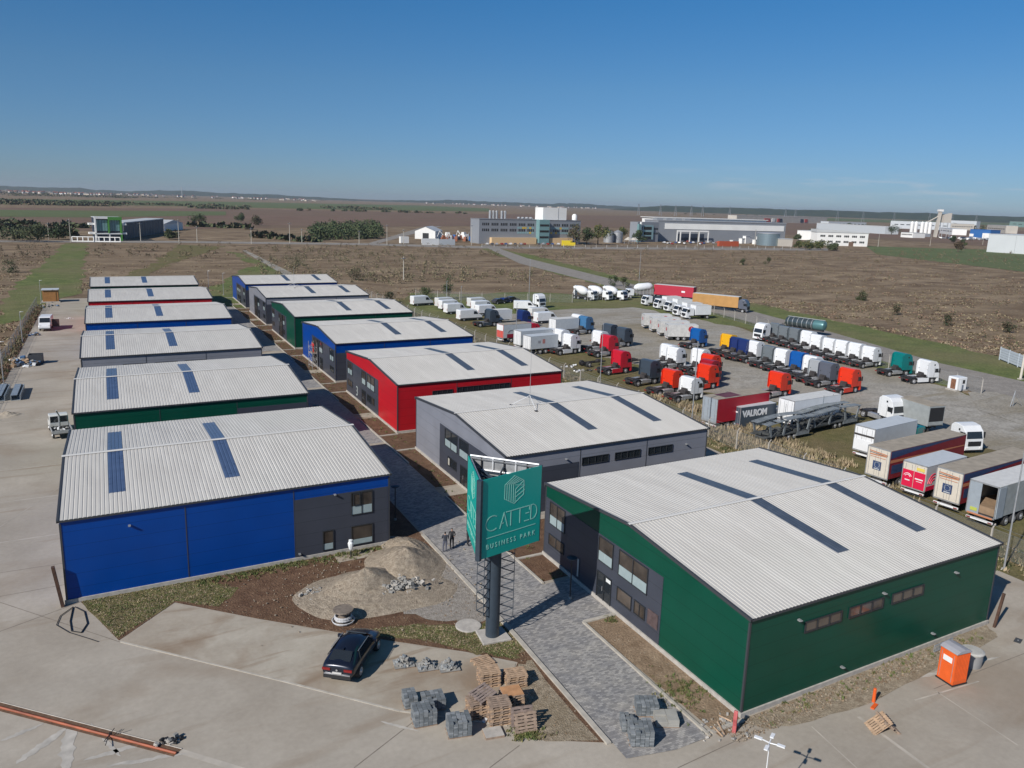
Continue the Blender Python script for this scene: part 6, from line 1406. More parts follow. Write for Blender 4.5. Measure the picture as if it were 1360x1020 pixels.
for i, (px, py) in enumerate(((757, 487), (1225, 588), (770, 493))):
    tag(rubble("scrap_pieces", lambda r: (r.gauss(0, 1), r.gauss(0, .5), .15), 14, .1, .6, [M_white, M_black, M_rub], 60 + i, None, G(px, py)), ["white scrap lying on the grass left of the bare chassis", "scrap near the white box truck with the tail lift", "black and pale scrap on the grass by the fence"][i], "scrap")

# ================================================================== VEGETATION
def leaf_mat(name, c, v=.35):
    return mat(name, c, .8, var=v, vscale=.8)
M_leaf = [leaf_mat("dark_leaf", (.036, .052, .022)), leaf_mat("olive_leaf", (.065, .078, .028)), leaf_mat("brown_scrub", (.11, .078, .046)), leaf_mat("green_leaf", (.045, .075, .025)), leaf_mat("yellow_leaf", (.15, .14, .04))]
M_bark = mat("bark", (.10, .075, .055), .9, var=.3)
def crown_mesh(seed, n, w, h, z0, ms, leaf=.3, clumps=9):
    r = random.Random(seed); mb = MB(); cl = []
    for _ in range(clumps):
        a = r.uniform(0, 6.28); q = r.uniform(0, .62); z = r.uniform(.1, .9); k = math.sin(min(1, z + .15) * math.pi) ** .5
        cl.append((w * q * k * math.cos(a), w * q * k * math.sin(a), z0 + h * z, r.uniform(.28, .5) * w * .75))
    for _ in range(n):
        c = r.choice(cl); d = Vector((r.gauss(0, 1), r.gauss(0, 1), r.gauss(0, .8))); d.normalize(); rr = c[3] * (r.random() ** .4); p = Vector(c[:3]) + d * rr
        if p.z < z0 * .6: p.z = z0 * .6 + r.random() * .3
        s = leaf * r.uniform(.6, 1.3); u = Vector((r.gauss(0, 1), r.gauss(0, 1), r.gauss(0, 1))).normalized(); v = u.orthogonal().normalized() if r.random() < .5 else u.cross(d + Vector((.1, .2, .3))).normalized()
        mb.add([p - u * s * .5, p + v * s * .35, p + u * s * .5, p - v * s * .35], [(0, 1, 2, 3)], r.choice(ms))
    return mb
def tree(seed, w, h, ms, trunk=True, n=700, leaf=.45, name="tree", cat="tree"):
    t = thing(name, "", cat); z0 = h * .28 if trunk else 0.0
    crown_mesh(seed, n, w, h - z0, z0, ms, leaf, 10 if trunk else 8).build("crown", t, recalc=False)
    r = random.Random(seed + 1); q = MB(); q.bar((0, 0, 0), (.1, .05, h * .5), .035 * h if trunk else .05, M_bark, 7, .015 * h if trunk else .02)
    for k in range(4): a = r.uniform(0, 6.3); q.bar((.05, .02, h * .3), (math.cos(a) * w * .5, math.sin(a) * w * .5, h * .7), .014 * h, M_bark, 5, .006 * h)
    q.build("trunk", t); return t
K3 = [M_leaf[0], M_leaf[3]]; KO = [M_leaf[0], M_leaf[1]]; KB = [M_leaf[2], M_leaf[0]]; KY = [M_leaf[4], M_leaf[1], M_leaf[3]]
GTx = "separate trees and bushes in the fields"
for i, (px, py, w, h, ms, lab) in enumerate([(15, 362, 4.2, 4.4, K3, "round dark green bush in the brown field at the left edge"), (596, 397, 3.0, 6.5, K3, "dark green young tree between the vans and the back fence"), (566, 397, 2.6, 3.8, KO, "small green tree left of the dark one near the lone white van"), (518, 402, 3.5, 3.0, KB, "brownish bush at the end of the far blue shed"),
    (815, 380, 3.4, 3.8, K3, "green bush beside the road end, right above the concrete mixers"), (828, 382, 3.0, 3.5, KO, "olive bush at the road bend above the concrete mixers"), (1052, 434, 2.8, 2.4, KB, "thin bare bush on the verge left of the tank trailer"), (1070, 437, 2.2, 1.8, KB, "small brown bush right beside the tank trailer"),
    (470, 372, 6, 3.2, KB, "brown scrub bush above the far grey shed"), (395, 352, 6, 5, KO, "dark bush beside the dirt track"), (1190, 418, 3, 2.6, KB, "dark bush in the field above the yard entrance"), (1257, 432, 3.4, 2.8, KB, "bush in the right part of the brown field"), (1144, 399, 3.2, 2.8, KO, "yellowish bush in the middle of the right field"), (1338, 442, 3.2, 3, KB, "dark bush in the field above the panel fence"),
    (1020, 353, 3.5, 4, KO, "dark bush in the field below the orange container"), (987, 352, 3, 3, KO, "small dark bush left of the one below the orange container")]):
    spawn(('bush', i), lambda: tree(100 + i, w, h, ms, i in (1, 2), 620, .34, "bush" if i not in (1, 2) else "young_tree", "bush" if i not in (1, 2) else "tree"), lab, G(px, py), i * .7, GTx)
GI = "trees around the far industrial buildings"
for i, (px, py, w, h, ms, lab) in enumerate([(764, 325, 12, 14.5, [M_leaf[1], M_leaf[2]], "olive tree in front of the right end of the grey office block"), (779, 325, 9, 12, K3, "dark tree between the office block and the steel silos"), (794, 325, 11, 14, KY, "yellowish tree left of the two steel silos"), (806, 322, 8, 11, KO, "tree right behind the yellowish one"), (826, 318, 9, 11, KY, "yellow green tree right of the two steel silos"), (848, 324, 8, 9, K3, "round dark tree at the left end of the large hall"),
    (1079, 318, 9, 12, K3, "dark tree in front of the white two storey building"), (1127, 303, 12, 9, K3, "dark tree behind the left end of the white two storey building"), (1148, 306, 14, 9, K3, "wide dark tree behind the white two storey building"), (1164, 309, 9, 9, K3, "dark tree off the right end of the white two storey building"), (1184, 312, 15, 13, K3, "large dark tree between the white building and the silo plant"), (1060, 319, 6, 5, KO, "small tree beside the pale cube at the large hall"),
    (1075, 332, 9, 6, KY, "bright green shrub at the roadside"), (1090, 332, 9, 6.5, KY, "second bright green shrub at the roadside"), (1106, 333, 8, 5, KO, "third roadside shrub, duller green"), (1061, 330, 6, 5, KY, "low green shrub left of the bright ones"), (1272, 335, 7, 8, [M_leaf[2]], "brown bush in the green field at the right"), (1278, 330, 5, 8, KO, "green bush behind the brown one in the right field"), (1266, 323, 7, 7, K3, "dark bush right of the silo plant"),
    (225, 318, 8, 5, KO, "bush beside the low white tank left"), (20, 320, 14, 7, KO, "dark hedge bush left of the green framed building"), (52, 321, 13, 7, KO, "olive bush left of the green framed building"), (78, 318, 10, 6, K3, "dark bush near the green framed building"), (265, 298, 12, 8, K3, "dark tree far behind the dirt track"), (320, 295, 9, 8, K3, "single dark tree in the far brown field"), (340, 300, 12, 7, KB, "brown thicket far behind the sheds")]):
    spawn(('itree', i), lambda: tree(200 + i, w, h, ms, True, 900, 1.0, "tree", "tree"), lab, G(px, py), i, GI)
# grove: a wood that reads as one mass
def scatter_mass(name, spots, ms, seed, leaf, nper, kind='stuff', label=None, cat=None):
    r = random.Random(seed); mb = MB()
    for (x, y, w, h) in spots:
        for _ in range(nper):
            a = r.uniform(0, 6.28); q = r.random() ** .5; z = r.random(); p = Vector((x + w * q * math.cos(a) * (1 - .5 * z), y + w * q * math.sin(a) * (1 - .5 * z), h * z)); s = leaf * r.uniform(.6, 1.4)
            u = Vector((r.gauss(0, 1), r.gauss(0, 1), r.gauss(0, 1))).normalized(); v = u.orthogonal().normalized(); mb.add([p - u * s * .5, p + v * s * .35, p + u * s * .5, p - v * s * .35], [(0, 1, 2, 3)], r.choice(ms))
    o = mb.build(name, recalc=False); return tag(o, label, cat, kind=kind)
r = random.Random(3); sp = []
for _ in range(150):
    px = r.uniform(414, 508); py = r.uniform(305, 320) - (px - 430) * .04; p = G(px, py); sp.append((p.x, p.y, r.uniform(3, 6), r.uniform(5, 9)))
scatter_mass("grove", sp, [M_leaf[0], M_leaf[3], M_leaf[1], M_leaf[1]], 5, 1.3, 85)
# scrub and dry tufts in the fields (nobody could count them)
def region_points(r, n, quad, dens=1.0):
    out = []
    while len(out) < n:
        px = r.uniform(quad[0], quad[2]); py = quad[1] + (quad[3] - quad[1]) * (r.random() ** dens); out.append(G(px, py))
    return out
def tufts(name, pts, ms, seed, w, h, blades):
    r = random.Random(seed); mb = MB()
    for p in pts:
        k = r.uniform(.5, 1.3); m = r.choice(ms)
        for _ in range(blades):
            a = r.uniform(0, 6.28); q = Vector((math.cos(a), math.sin(a), 0)); c = p + Vector((r.gauss(0, w * .4), r.gauss(0, w * .4), 0)); s = Vector((-q.y, q.x, 0)) * w * .22 * k
            mb.add([c - s, c + s, c + q * w * .4 + Vector((0, 0, h * k * r.uniform(.6, 1.1)))], [(0, 1, 2)], m)
    return tag(mb.build(name, recalc=False), kind='stuff')
from mathutils import noise as _ns
M_dry = [leaf_mat("dry_grass_a", (.33, .26, .165)), leaf_mat("dry_grass_b", (.25, .19, .115)), leaf_mat("dry_grass_c", (.25, .21, .12)), leaf_mat("rust_grass", (.25, .16, .105))]
keep = lambda pts, bad: [p for p in pts if not any(inside((p.x, p.y), b_) for b_ in bad)]
road_px = [(640, 322), (660, 322), (700, 340), (850, 374), (1000, 404), (1200, 446), (1440, 500), (1440, 600), (1230, 560), (900, 520), (680, 470), (540, 430), (540, 392), (700, 384), (800, 384), (690, 356)]
RB = [(p.x, p.y) for p in [G(*q) for q in road_px]]; PARK = [(p.x, p.y) for p in (UV(-17, 0), UV(64, 0), UV(64, 232), UV(-17, 234))]
GRN = [(G(*q).x, G(*q).y) for q in [(0, 398), (62, 345), (88, 323), (116, 323), (113, 352), (100, 392), (62, 400), (30, 425), (0, 432)]]
r = random.Random(77)
pts = keep(region_points(r, 5200, (-40, 332, 1400, 410), .8) + region_points(r, 7200, (860, 345, 1400, 500), 1) + region_points(r, 3400, (-40, 340, 130, 520), 1), [RB, PARK, GRN])
pts = [p for p in pts if _ns.noise((p.x * .03, p.y * .06, 7)) + .6 * _ns.noise((p.x * .12, p.y * .2, 9)) > -.12]
tufts("dry_scrub", pts, M_dry, 8, .8, .26, 7)
pts = [p for p in keep(region_points(r, 1500, (340, 326, 860, 392), 1), [RB, PARK]) ]
from mathutils import noise as _ns
pts = [p for p in pts if _ns.noise((p.x * .02, p.y * .02, 4)) > -.05]
scatter_mass("scrub_bushes", [(p.x, p.y, r.uniform(.6, 1.8), r.uniform(.8, 2.4)) for p in pts[:520]], [M_leaf[1], M_leaf[2], M_dry[2], M_dry[1]], 9, .4, 40)
pts = keep(region_points(r, 300, (-40, 326, 860, 345), 1) + region_points(r, 260, (850, 330, 1360, 350), 1) + region_points(r, 120, (860, 345, 1400, 470), 1), [RB, PARK, GRN])
scatter_mass("scrub_bushes", [(p.x, p.y, r.uniform(.8, 2.6), r.uniform(.8, 2.4)) for p in pts[:780]], [M_leaf[1], M_leaf[2], M_leaf[2], M_dry[3]], 19, .42, 38)
# tall weeds along the yard fence and around the carriers
wd = []
for _ in range(1500):
    u, v = r.uniform(64.2, 72), r.uniform(44, 90)
    if v < 48 and u > 68: continue
    if _ns.noise((u * .2, v * .2, 2)) + (1 if 58 < v < 78 else 0) * .35 > 0: wd.append(UV(u, v))
tufts("tall_weeds", wd, [M_dry[0], M_dry[2], M_dry[0]], 12, .55, .7, 12)
wd = [UV(r.uniform(61, 66.5), r.uniform(28, 210)) for _ in range(3200)]
tufts("fence_weeds", wd, [M_dry[2], M_leaf[1], M_dry[0]], 13, .34, .3, 8)
wd = [UV(r.uniform(-16.3, -14.7), r.uniform(90, 218)) for _ in range(1100)]
tufts("fence_weeds", wd, [M_dry[2], M_dry[3], M_leaf[1]], 14, .4, .45, 7)
# short grass in the front patches
def in_patch(r, quadpx, n, ok):
    out = []
    while len(out) < n:
        p = G(r.uniform(quadpx[0], quadpx[2]), r.uniform(quadpx[1], quadpx[3]), .02)
        if inside((p.x, p.y), ok): out.append(p)
    return out
M_gr = [leaf_mat("grass_green", (.10, .13, .035)), leaf_mat("grass_olive", (.17, .155, .06)), M_dry[0]]
p1 = [(q.x, q.y) for q in (UV(-3.2, 57.0), UV(-1.1, 50.9), UV(2.4, 54.4), UV(5.0, 52.3), UV(6.6, 54.6), UV(3.5, 57.0))]
p2 = [(q.x, q.y) for q in (UV(12.8, 45.2), UV(15.6, 42.8), UV(18.1, 40.2), UV(20.3, 38.0), UV(21.4, 38.5), UV(21.4, 42.6), UV(19.2, 42.4), UV(16.4, 44.4))]
tufts("grass_tufts", in_patch(r, (100, 770, 360, 860), 2200, p1) + in_patch(r, (480, 800, 720, 900), 2200, p2), M_gr, 15, .12, .055, 6)
tufts("grass_tufts", [G(r.gauss(905, 18), r.gauss(918, 14), .02) for _ in range(150)] + [G(r.gauss(700, 12), r.gauss(975, 4), .02) for _ in range(140)] + [G(r.gauss(810, 4), r.gauss(823, 3), .02) for _ in range(30)] + [UV(r.uniform(29.5, 50), 26.7 + r.uniform(-.6, .7), .02) for _ in range(110)] + [UV(r.uniform(26.9, 29), r.uniform(45.8, 220), .02) for _ in range(500)] + [UV(r.uniform(4, 18), 56.9 - abs(r.gauss(0, .6)), .02) for _ in range(520)], [M_gr[0], M_gr[1]], 16, .16, .15, 8)
# ================================================================== FAR BUILDINGS
def frame(p0, p1):
    a, b = G(*p0), G(*p1); d = b - a; return a, math.atan2(d.y, d.x), d.length
def block(parent, name, x0, x1, y0, y1, z0, z1, m, roofm=None):
    o = MB().box(x0, x1, y0, y1, z0, z1, m).build(name, parent)
    if roofm: MB().box(x0 - .2, x1 + .2, y0 - .2, y1 + .2, z1 + .003, z1 + .35, roofm).build("roof", parent)
    return o
def win_row(parent, wall, x0, x1, n, z0, z1, m=None, gap=.35, y=0.0, glow=None):
    w = (x1 - x0) / n
    key = ('fw', round(w * (1 - gap), 2), z1 - z0, (m or M_glass).name)
    for k in range(n): link("window", share(key, lambda: MB().box(0, w * (1 - gap), -.08, -.003, 0, z1 - z0, m or M_glass).mesh("window")), wall, (x0 + k * w + w * gap / 2, y, z0))
M_fg = mat("far_grey_wall", (.24, .255, .28), .6, var=.05, vscale=.1); M_fw = mat("far_white_wall", (.80, .79, .76), .6, var=.05, vscale=.1); M_fcr = mat("far_cream_wall", (.50, .46, .40), .7, var=.08, vscale=.1)
M_fd = mat("far_dark_wall", (.030, .04, .062), .5, var=.1, vscale=.2); M_fgn = mat("far_green_frame", (.08, .26, .05), .5); M_fro = mat("far_pale_roof", (.52, .53, .53), .5, var=.06, vscale=.1); M_fbl = mat("far_blue_wall", (.03, .13, .36), .5); M_for = mat("far_orange_wall", (.66, .47, .27), .6, var=.06); M_fte = mat("far_teal_glass", (.17, .30, .31), .15, spec=.8); M_fye = mat("far_yellow_panel", (.60, .42, .07), .5); M_fbg = mat("far_blue_green_panel", (.25, .38, .40), .5)

# office with green frame (left)
a, an, L = frame((128, 320), (163, 320)); t = thing("office_building", "modern office with white and green frames around its glass front, in the left background", "building", a, an)
b = block(t, "wall", 0, L, .5, 12, 0, 12.4, M_fd, M_fro)
q = MB().box(-.3, L * .48, -.6, .6, 11.8, 12.9, M_fw).box(-.3, .5, -.6, .6, 0, 11.8, M_fw).box(-.3, L, -.6, .6, 3.6, 4.2, M_fw).box(L * .5, L * .5 + .5, -.6, .6, 0, 3.59, M_fw); q.build("white_frame", t)
q = MB().box(L * .48 + .01, L + .2, -.7, .6, 11.2, 12.9, M_fgn).box(L * .48 + .01, L * .48 + .7, -.7, .6, 4.21, 11.19, M_fgn).box(L - .8, L + .1, -.7, .6, 0, 3.59, M_fgn).box(L - .8, L + .1, -.7, .6, 4.21, 11.19, M_fgn); q.build("green_frame", t)
for x0, x1 in ((.6, L * .48 - .1), (L * .48 + .9, L - .9)):
    for k in range(4): w = (x1 - x0) / 4; MB().box(x0 + k * w, x0 + (k + 1) * w - .15, .3, .497, 5.4, 11.2, M_fte).build("window", t)
for z in (3.6, 8.5): MB().box(-3, -.31, .5, 5, z, z + 1.0, M_fw).build("balcony", t); MB().box(L + .21, L + 2.4, -.2, 5, z, z + .9, M_fw).build("balcony", t)
fe = thing("concrete_fence", "low pale concrete frame fence in front of the green framed office", "fence", G(96, 321), 0); q = MB(); n_ = 9; A_, B_ = G(96, 321), G(160, 322); d = (B_ - A_) / n_
for k in range(n_ + 1): q.bar(d * k, d * k + Vector((0, 0, 2.6)), .28, M_fw, 4)
q.bar(Vector((0, 0, 2.6)), B_ - A_ + Vector((0, 0, 2.6)), .25, M_fw, 4).bar(Vector((0, 0, .3)), B_ - A_ + Vector((0, 0, .3)), .3, M_fw, 4); q.build("frames", fe)
a, an, L = frame((165, 318), (218, 309)); t = thing("dark_hall", "dark long hall with a pale roof right behind the green framed office", "building", a, an); b = block(t, "wall", 0, L, 0, 11, 0, 9.0, M_fd); MB().box(-.3, L + .3, -.3, 11.3, 9.0, 9.5, M_fro).build("roof", t)
for k in range(14): MB().box(k * L / 14, k * L / 14 + .3, -.12, -.003, 0, 8.9, M_fg).build("pilaster", b)
a, an, L = frame((218, 307), (243, 305)); t = thing("white_store", "low white tent like store right of the dark hall", "building", a, an); block(t, "wall", 0, L, 0, 14, 0, 5.0, M_fw); MB().prof([(-.3, 5.01), (L + .3, 5.01), (L / 2, 7.5)], -.3, 14.3, M_fro).build("roof", t)
a, an, L = frame((0, 321), (30, 321)); 
# white gabled hall
a, an, L = frame((551, 317), (578, 318)); t = thing("white_hall", "white gabled tent hall with a dark doorway in the middle background", "building", a, an)
q = MB().prof([(0, 0), (L, 0), (L, 5.6), (L / 2, 8.6), (0, 5.6)], 0, 24, M_fw); q.build("wall", t); q = MB().add([(-.2, -.3, 5.65), (L / 2, -.3, 8.75), (L / 2, 24.3, 8.75), (-.2, 24.3, 5.65)], [(0, 1, 2, 3)], M_fro).add([(L + .2, -.3, 5.65), (L / 2, -.3, 8.75), (L / 2, 24.3, 8.75), (L + .2, 24.3, 5.65)], [(3, 2, 1, 0)], M_fro); q.build("roof", t, recalc=False)
MB().box(L * .38, L * .68, -.1, -.003, 0, 4.2, M_black).build("doorway", t)
a, an, L = frame((560, 325.5), (583, 325.5)); t = thing("white_wall", "long white perimeter wall in front of the gabled hall", "wall", a, an); MB().box(0, L, 0, .4, 0, 4.0, M_fw).build("panel", t); MB().box(L + .3, L * 1.95, 0, .3, 0, 3.6, M_palegrey).build("panel", t)
a, an, L = frame((537, 324), (548, 324)); t = thing("white_container", "white container left of the white perimeter wall", "container", a + Vector((0, 6, 0)), an); block(t, "body", 0, L, 0, 2.4, 0.1, 4.2, M_fw)
rm = mat("rust_machine", (.28, .10, .05), .7); rnd = random.Random(71); wds = ["nearest the hall", "second from the hall", "third from the hall", "fourth from the hall", "in the middle of the yard", "right of the middle", "behind the middle", "before the tall pole", "left of the tall pole", "behind the tall pole", "near the road side", "at the rear of the yard", "far right", "beside the office"]
for i in range(14):
    c_ = [rm, M_fw, rm, M_fg, M_fbl, rm, M_fd][i % 7]; cn_ = ["rust red", "white", "rust red", "grey", "blue", "rust red", "dark"][i % 7]; s_ = rnd.uniform(.8, 1.5)
    t = thing("machine", cn_ + " machine in the yard beside the gabled hall, " + wds[i], "machine", G(590 + i * 3.1, 322 - rnd.uniform(0, 4)), rnd.uniform(0, 3), "machines in the storage yard"); q = MB().box(-2.2 * s_, 2.2 * s_, -1.1 * s_, 1.1 * s_, .5, 2.2 * s_, c_).prof([(-1.5 * s_, 2.21 * s_), (.6 * s_, 2.21 * s_), (.3 * s_, 3.6 * s_), (-1.3 * s_, 3.6 * s_)], -.9 * s_, .9 * s_, c_); q.build("body", t); MB().bar((1.5 * s_, 0, 2 * s_), (3.4 * s_, 0, 4.2 * s_), .25, c_, 4).bar((3.4 * s_, 0, 4.2 * s_), (4.6 * s_, 0, 1.5 * s_), .2, c_, 4).build("arm", t)

# large grey office block
a, an, L = frame((636, 324), (771, 324.5)); t = thing("office_block", "long grey office block with two window rows and a pale orange ground floor", "building", a + Vector((2, 4, 0)), an)
H = 16.0; b = block(t, "wall", 0, L, 0, 13, 0, H, M_fg, mat("far_grey_roof", (.20, .2, .21), .7)); y_ = 0
for z0, z1 in ((12.0, 13.7), (8.2, 9.9)):
    for i in range(11):
        x = 2 + i * (L - 4) / 11
        if .50 < x / L < .66: continue
        win_row(t, b, x, x + (L - 4) / 11 * .8, 4, z0, z1, gap=.4)
rnd = random.Random(9)
for z0 in (7.4, 10.6):
    for i in range(22):
        x = L * .36 + i * L * .0235
        if .52 < x / L < .655: continue
        MB().box(x, x + L * .02, -.05, -.0025, z0 - .6, z0 + .7, rnd.choice([M_fye, M_fbg, M_fbg, M_fbg])).build("colour_panel", b)
MB().box(L * .10, L * .53, -3.0, -.004, 0, 4.2, M_for).build("ground_floor", t); MB().box(L * .66, L * .90, -3.0, -.004, 0, 4.2, M_for).build("ground_floor", t)
st = block(t, "stair_tower", L * .545, L * .645, -4.5, 6, 0, H + .5, M_fte); 
for z in (4, 8, 12): MB().box(L * .55, L * .64, -4.58, -4.503, z, z + 1.4, M_glass).build("window", st)
ph = block(t, "rooftop_plant_room", L * .62, L * .86, 1.5, 12, H + .36, H + 8.6, M_fw); MB().box(L * .773, L * .777, 1.4, 1.497, H + .4, H + 8.6, M_galv).build("joint", ph)
for k in range(5): MB().lathe([(.85, 0), (.85, 5.0), (.7, 5.3)], M_galv, n=10, c=(L * .15 + k * 2.5 + (1.5 if k > 2 else 0), 8, H + .3)).build("chimney", t)
for k in range(4): MB().obox((L * .43 + k * 3.2, 8, H + 1), (1.6, 2, 1.1), M_galv, .3, .4).build("roof_vent", t)
# white water tower
t = thing("water_tower", "slim white tank on a post at the right end of the grey office block", "tank", G(771, 322) + Vector((3, 14, 0))); MB().lathe([(.5, 0), (.5, 12), (1.9, 13.5), (2.0, 19), (1.2, 20.2), (.1, 20.4)], M_fw, n=14).build("tank", t, smooth=True)
for px, lab in ((804, "left one of the two corrugated steel silos by the yellowish tree"), (816, "right one of the two corrugated steel silos by the yellowish tree")):
    t = thing("steel_silo", lab, "silo", G(px + 4, 322), 0, "steel silos"); MB().lathe([(3.8, 0), (3.8, 7.6)], M_galv, n=20).build("body", t, smooth=True); MB().lathe([(3.9, 7.6), (.3, 9.4)], M_galv, n=20).build("roof", t)
# yellow vans, cars in front
def far_van(m, L=6.5, h=3.0):
    t = thing("yellow_van", "", "van"); MB().prof([(0, .4), (0, h), (L * .72, h), (L * .8, h - .9), (L, h - 1.3), (L, .4)], -1.1, 1.1, m).build("body", t, bevel=.08); MB().prof([(L * .62, h - 1.1), (L * .93, h - 1.1), (L * .8, h - .5), (L * .62, h - .5)], -1.12, 1.12, M_glass).build("windows", t)
    for x in (1.2, L - 1.3):
        for s in (-1, 1): wheel(t, x, s * .9, .4, .25)
    return t
o = spawn('yv', lambda: far_van(mat("yellow_paint", (.72, .55, .03), .4), 9, 3.8), "bright yellow van parked by the road in front of the grey office block", G(746, 327), R(-20))
rnd = random.Random(14); cc = [(.6, .6, .6), (.08, .08, .09), (.3, .3, .32), (.25, .04, .03), (.05, .08, .2)]
cn = ['pale grey', 'black', 'dark grey', 'dark red', 'dark blue']; ordn = ['first', 'second', 'third', 'fourth', 'fifth', 'sixth', 'seventh', 'eighth', 'ninth', 'tenth', 'eleventh', 'twelfth', 'thirteenth', 'fourteenth', 'fifteenth', 'sixteenth', 'seventeenth', 'eighteenth', 'nineteenth', 'twentieth', 'twenty first']; ci_ = -1
for i in range(16):
    px = 648 + i * 6.2 + rnd.uniform(-1, 1)
    if 700 < px < 716: continue
    spawn(('car', cc[i % 5]), lambda: small_car(cc[i % 5]), "%s car, %s from the left along the long grey office block" % (cn[i % 5], ordn[i]), G(px, 325.6), R(70 + rnd.uniform(-8, 8)), "cars along the foot of the grey office block")
for i in range(20):
    px = 882 + i * 3.9 + rnd.uniform(-.8, .8); py = 322.5 + rnd.uniform(-1, 3.0)
    spawn(('car', cc[i % 5]), lambda: small_car(cc[i % 5]), "%s car, %s from the left in front of the long grey hall" % (cn[i % 5], ordn[i]), G(px, py), R(60 + rnd.uniform(-30, 30)), "cars in front of the large grey hall")

# large logistics hall
a, an, L = frame((881, 321), (1051, 323.5)); t = thing("logistics_hall", "very long grey hall with a white band along its wall, in the right background", "building", a + Vector((0, 8, 0)), an)
b = block(t, "wall", 0, L, 0, 22, 0, 16.5, M_fg); MB().box(-.3, L + .3, -.3, 22.3, 16.5, 17.2, mat("far_mid_roof", (.30, .31, .33), .6, var=.05, vscale=.1)).build("roof", t)
MB().box(L * .05, L * .985, -.25, -.003, 10.0, 14.6, M_fw).build("white_band", b); 
q = MB().box(L * .12, L * .36, -5, -4.5, 8.2, 9.4, M_fw)
for f in (.12, .145, .215, .285, .355): q.box(L * f, L * f + .8, -5, -4.5, 0, 8.19, M_fw)
q.build("entrance_frame", t); MB().box(L * .15, L * .35, -.12, -.003, .3, 6.5, M_fd).build("glass_front", b)
MB().box(L * .08, L * .98, 24, 45, 0, 18.6, M_fw).build("rear_hall", t); MB().box(L * .07, L * .99, 23, 46, 18.6, 19.1, M_roofcap).build("roof", t)
for k in range(4): MB().box(2 + k * 9, 8 + k * 9, 6, 12, 17.21, 18.6, M_galv).build("roof_unit", t)
a2, an2, L2 = frame((853, 322), (881, 322)); t = thing("office_wing", "glass and white panelled office wing at the left end of the very long grey hall", "building", a2 + Vector((0, 7, 0)), an2)
b = block(t, "wall", 0, L2, 0, 9, 0, 15.5, M_fg); block(t, "pale_front", -.5, L2 * .72, -1.0, -.004, 2, 13, M_fbg)
for z in (9.6, 5.6, 2.2): MB().box(L2 * .02, L2 * .2, -1.12, -1.003, z, z + 2.3, M_glass).box(L2 * .26, L2 * .62, -1.12, -1.003, z, z + 2.3, M_glass).build("window", t)
for z in (9.6, 6.0): win_row(t, b, L2 * .76, L2 * .98, 4, z, z + 1.4)
MB().box(-1.5, 1.0, -3.0, -1.15, 0, 14, M_fte).build("corner_glass", t); MB().box(1.3, 2.2, -2.5, -1.15, 0, 15.6, M_fw).build("fin", t)
t = thing("steel_tank", "big round galvanised tank in front of the right end of the very long grey hall", "tank", G(1021, 326) + Vector((0, 1, 0))); MB().lathe([(9.0, 0), (9.0, 9.2), (8.6, 9.4)], mat("far_tank_steel", (.26, .33, .36), .35, .5, stripes=(2, 1.2, .08, .6)), n=28).build("shell", t, smooth=True); MB().lathe([(9.1, 9.4), (8.6, 10.0), (.5, 10.6)], M_galv, n=28).build("roof", t)
a, an, L = frame((1034, 327), (1052, 327.5)); t = thing("pale_cube", "pale windowless cube building right of the big round tank", "building", a, an); block(t, "wall", 0, L, 0, 8, 0, 5.6, M_fcr, M_fro)
a, an, L = frame((955, 327.3), (981, 327.6)); t = thing("orange_container", "rust orange container lying along the road in front of the very long grey hall", "container", a, an); q = MB().box(0, L, 0, 2.5, .1, 3.9, mat("rust_orange_paint", (.42, .085, .035), .6, var=.1)); q.build("body", t)
for i, (px, w, h) in enumerate(((973, 4, 3), (985, 5, 4), (995, 4, 4.5), (1003, 4, 3.5), (990, 6, 6), (1008, 3, 5))):
    p = G(px, 324.5 - (i % 3)); t = thing("white_crate", ["white crate left behind the rust container", "wider white crate right of the rust container", "white crate second from the big tank", "white crate nearest the big tank", "taller white crate in the middle of the crates", "slim white crate at the foot of the big tank"][i], "crate", p, .2, "white crates in front of the large hall"); block(t, "body", 0, w, 0, 3, 0, h, M_fw, M_fro)
# white two storey building and neighbours
a, an, L = frame((1089, 326), (1157, 328)); t = thing("white_office", "white two storey building with two rows of small dark windows in the right background", "building", a + Vector((0, 4, 0)), an)
b = block(t, "wall", 0, L, 0, 13, 0, 11.0, M_fw); MB().prof([(-.5, 11.0), (L + .5, 11.0), (L + .5, 11.6), (L * .3, 13.2), (-.5, 13.4)], -.4, 13.4, M_fro).build("roof", t)
for z in (7.2, 2.6):
    for k in range(6): win_row(t, b, L * (.06 + k * .155), L * (.06 + k * .155) + L * .10, 3, z, z + 1.6, gap=.2)
MB().box(L * .63, L * .72, -.2, -.09, 0, 3.6, mat("brown_gate", (.16, .10, .07), .7)).build("gate", b)
a, an, L = frame((1058, 318), (1088, 320)); t = thing("white_wing", "white windowless wing left of the two storey building", "building", a, an); block(t, "wall", 0, L, 0, 20, 0, 9.0, M_fw, M_fro)
a, an, L = frame((1084, 305), (1175, 311)); t = thing("grey_hall", "pale grey low roofed hall behind the white two storey building", "building", a, an); block(t, "wall", 0, L, 0, 22, 0, 10.5, M_palegrey, M_roofcap)
a, an, L = frame((978, 295), (1098, 297)); t = thing("far_warehouse", "long pale warehouse with small red signs behind the very long grey hall", "building", a, an); b = block(t, "wall", 0, L, 0, 25, 0, 15, M_fcr, M_fro)
for f, c in ((.28, 'r'), (.31, 'r'), (.36, 'w'), (.42, 'r'), (.44, 'k'), (.68, 'k'), (.73, 'r')): MB().box(L * f, L * f + 12, -1, -.01, 2, 10, {'r': mat("far_red_sign", (.45, .06, .05), .5), 'w': M_fw, 'k': M_fd}[c]).build("sign_panel", b)
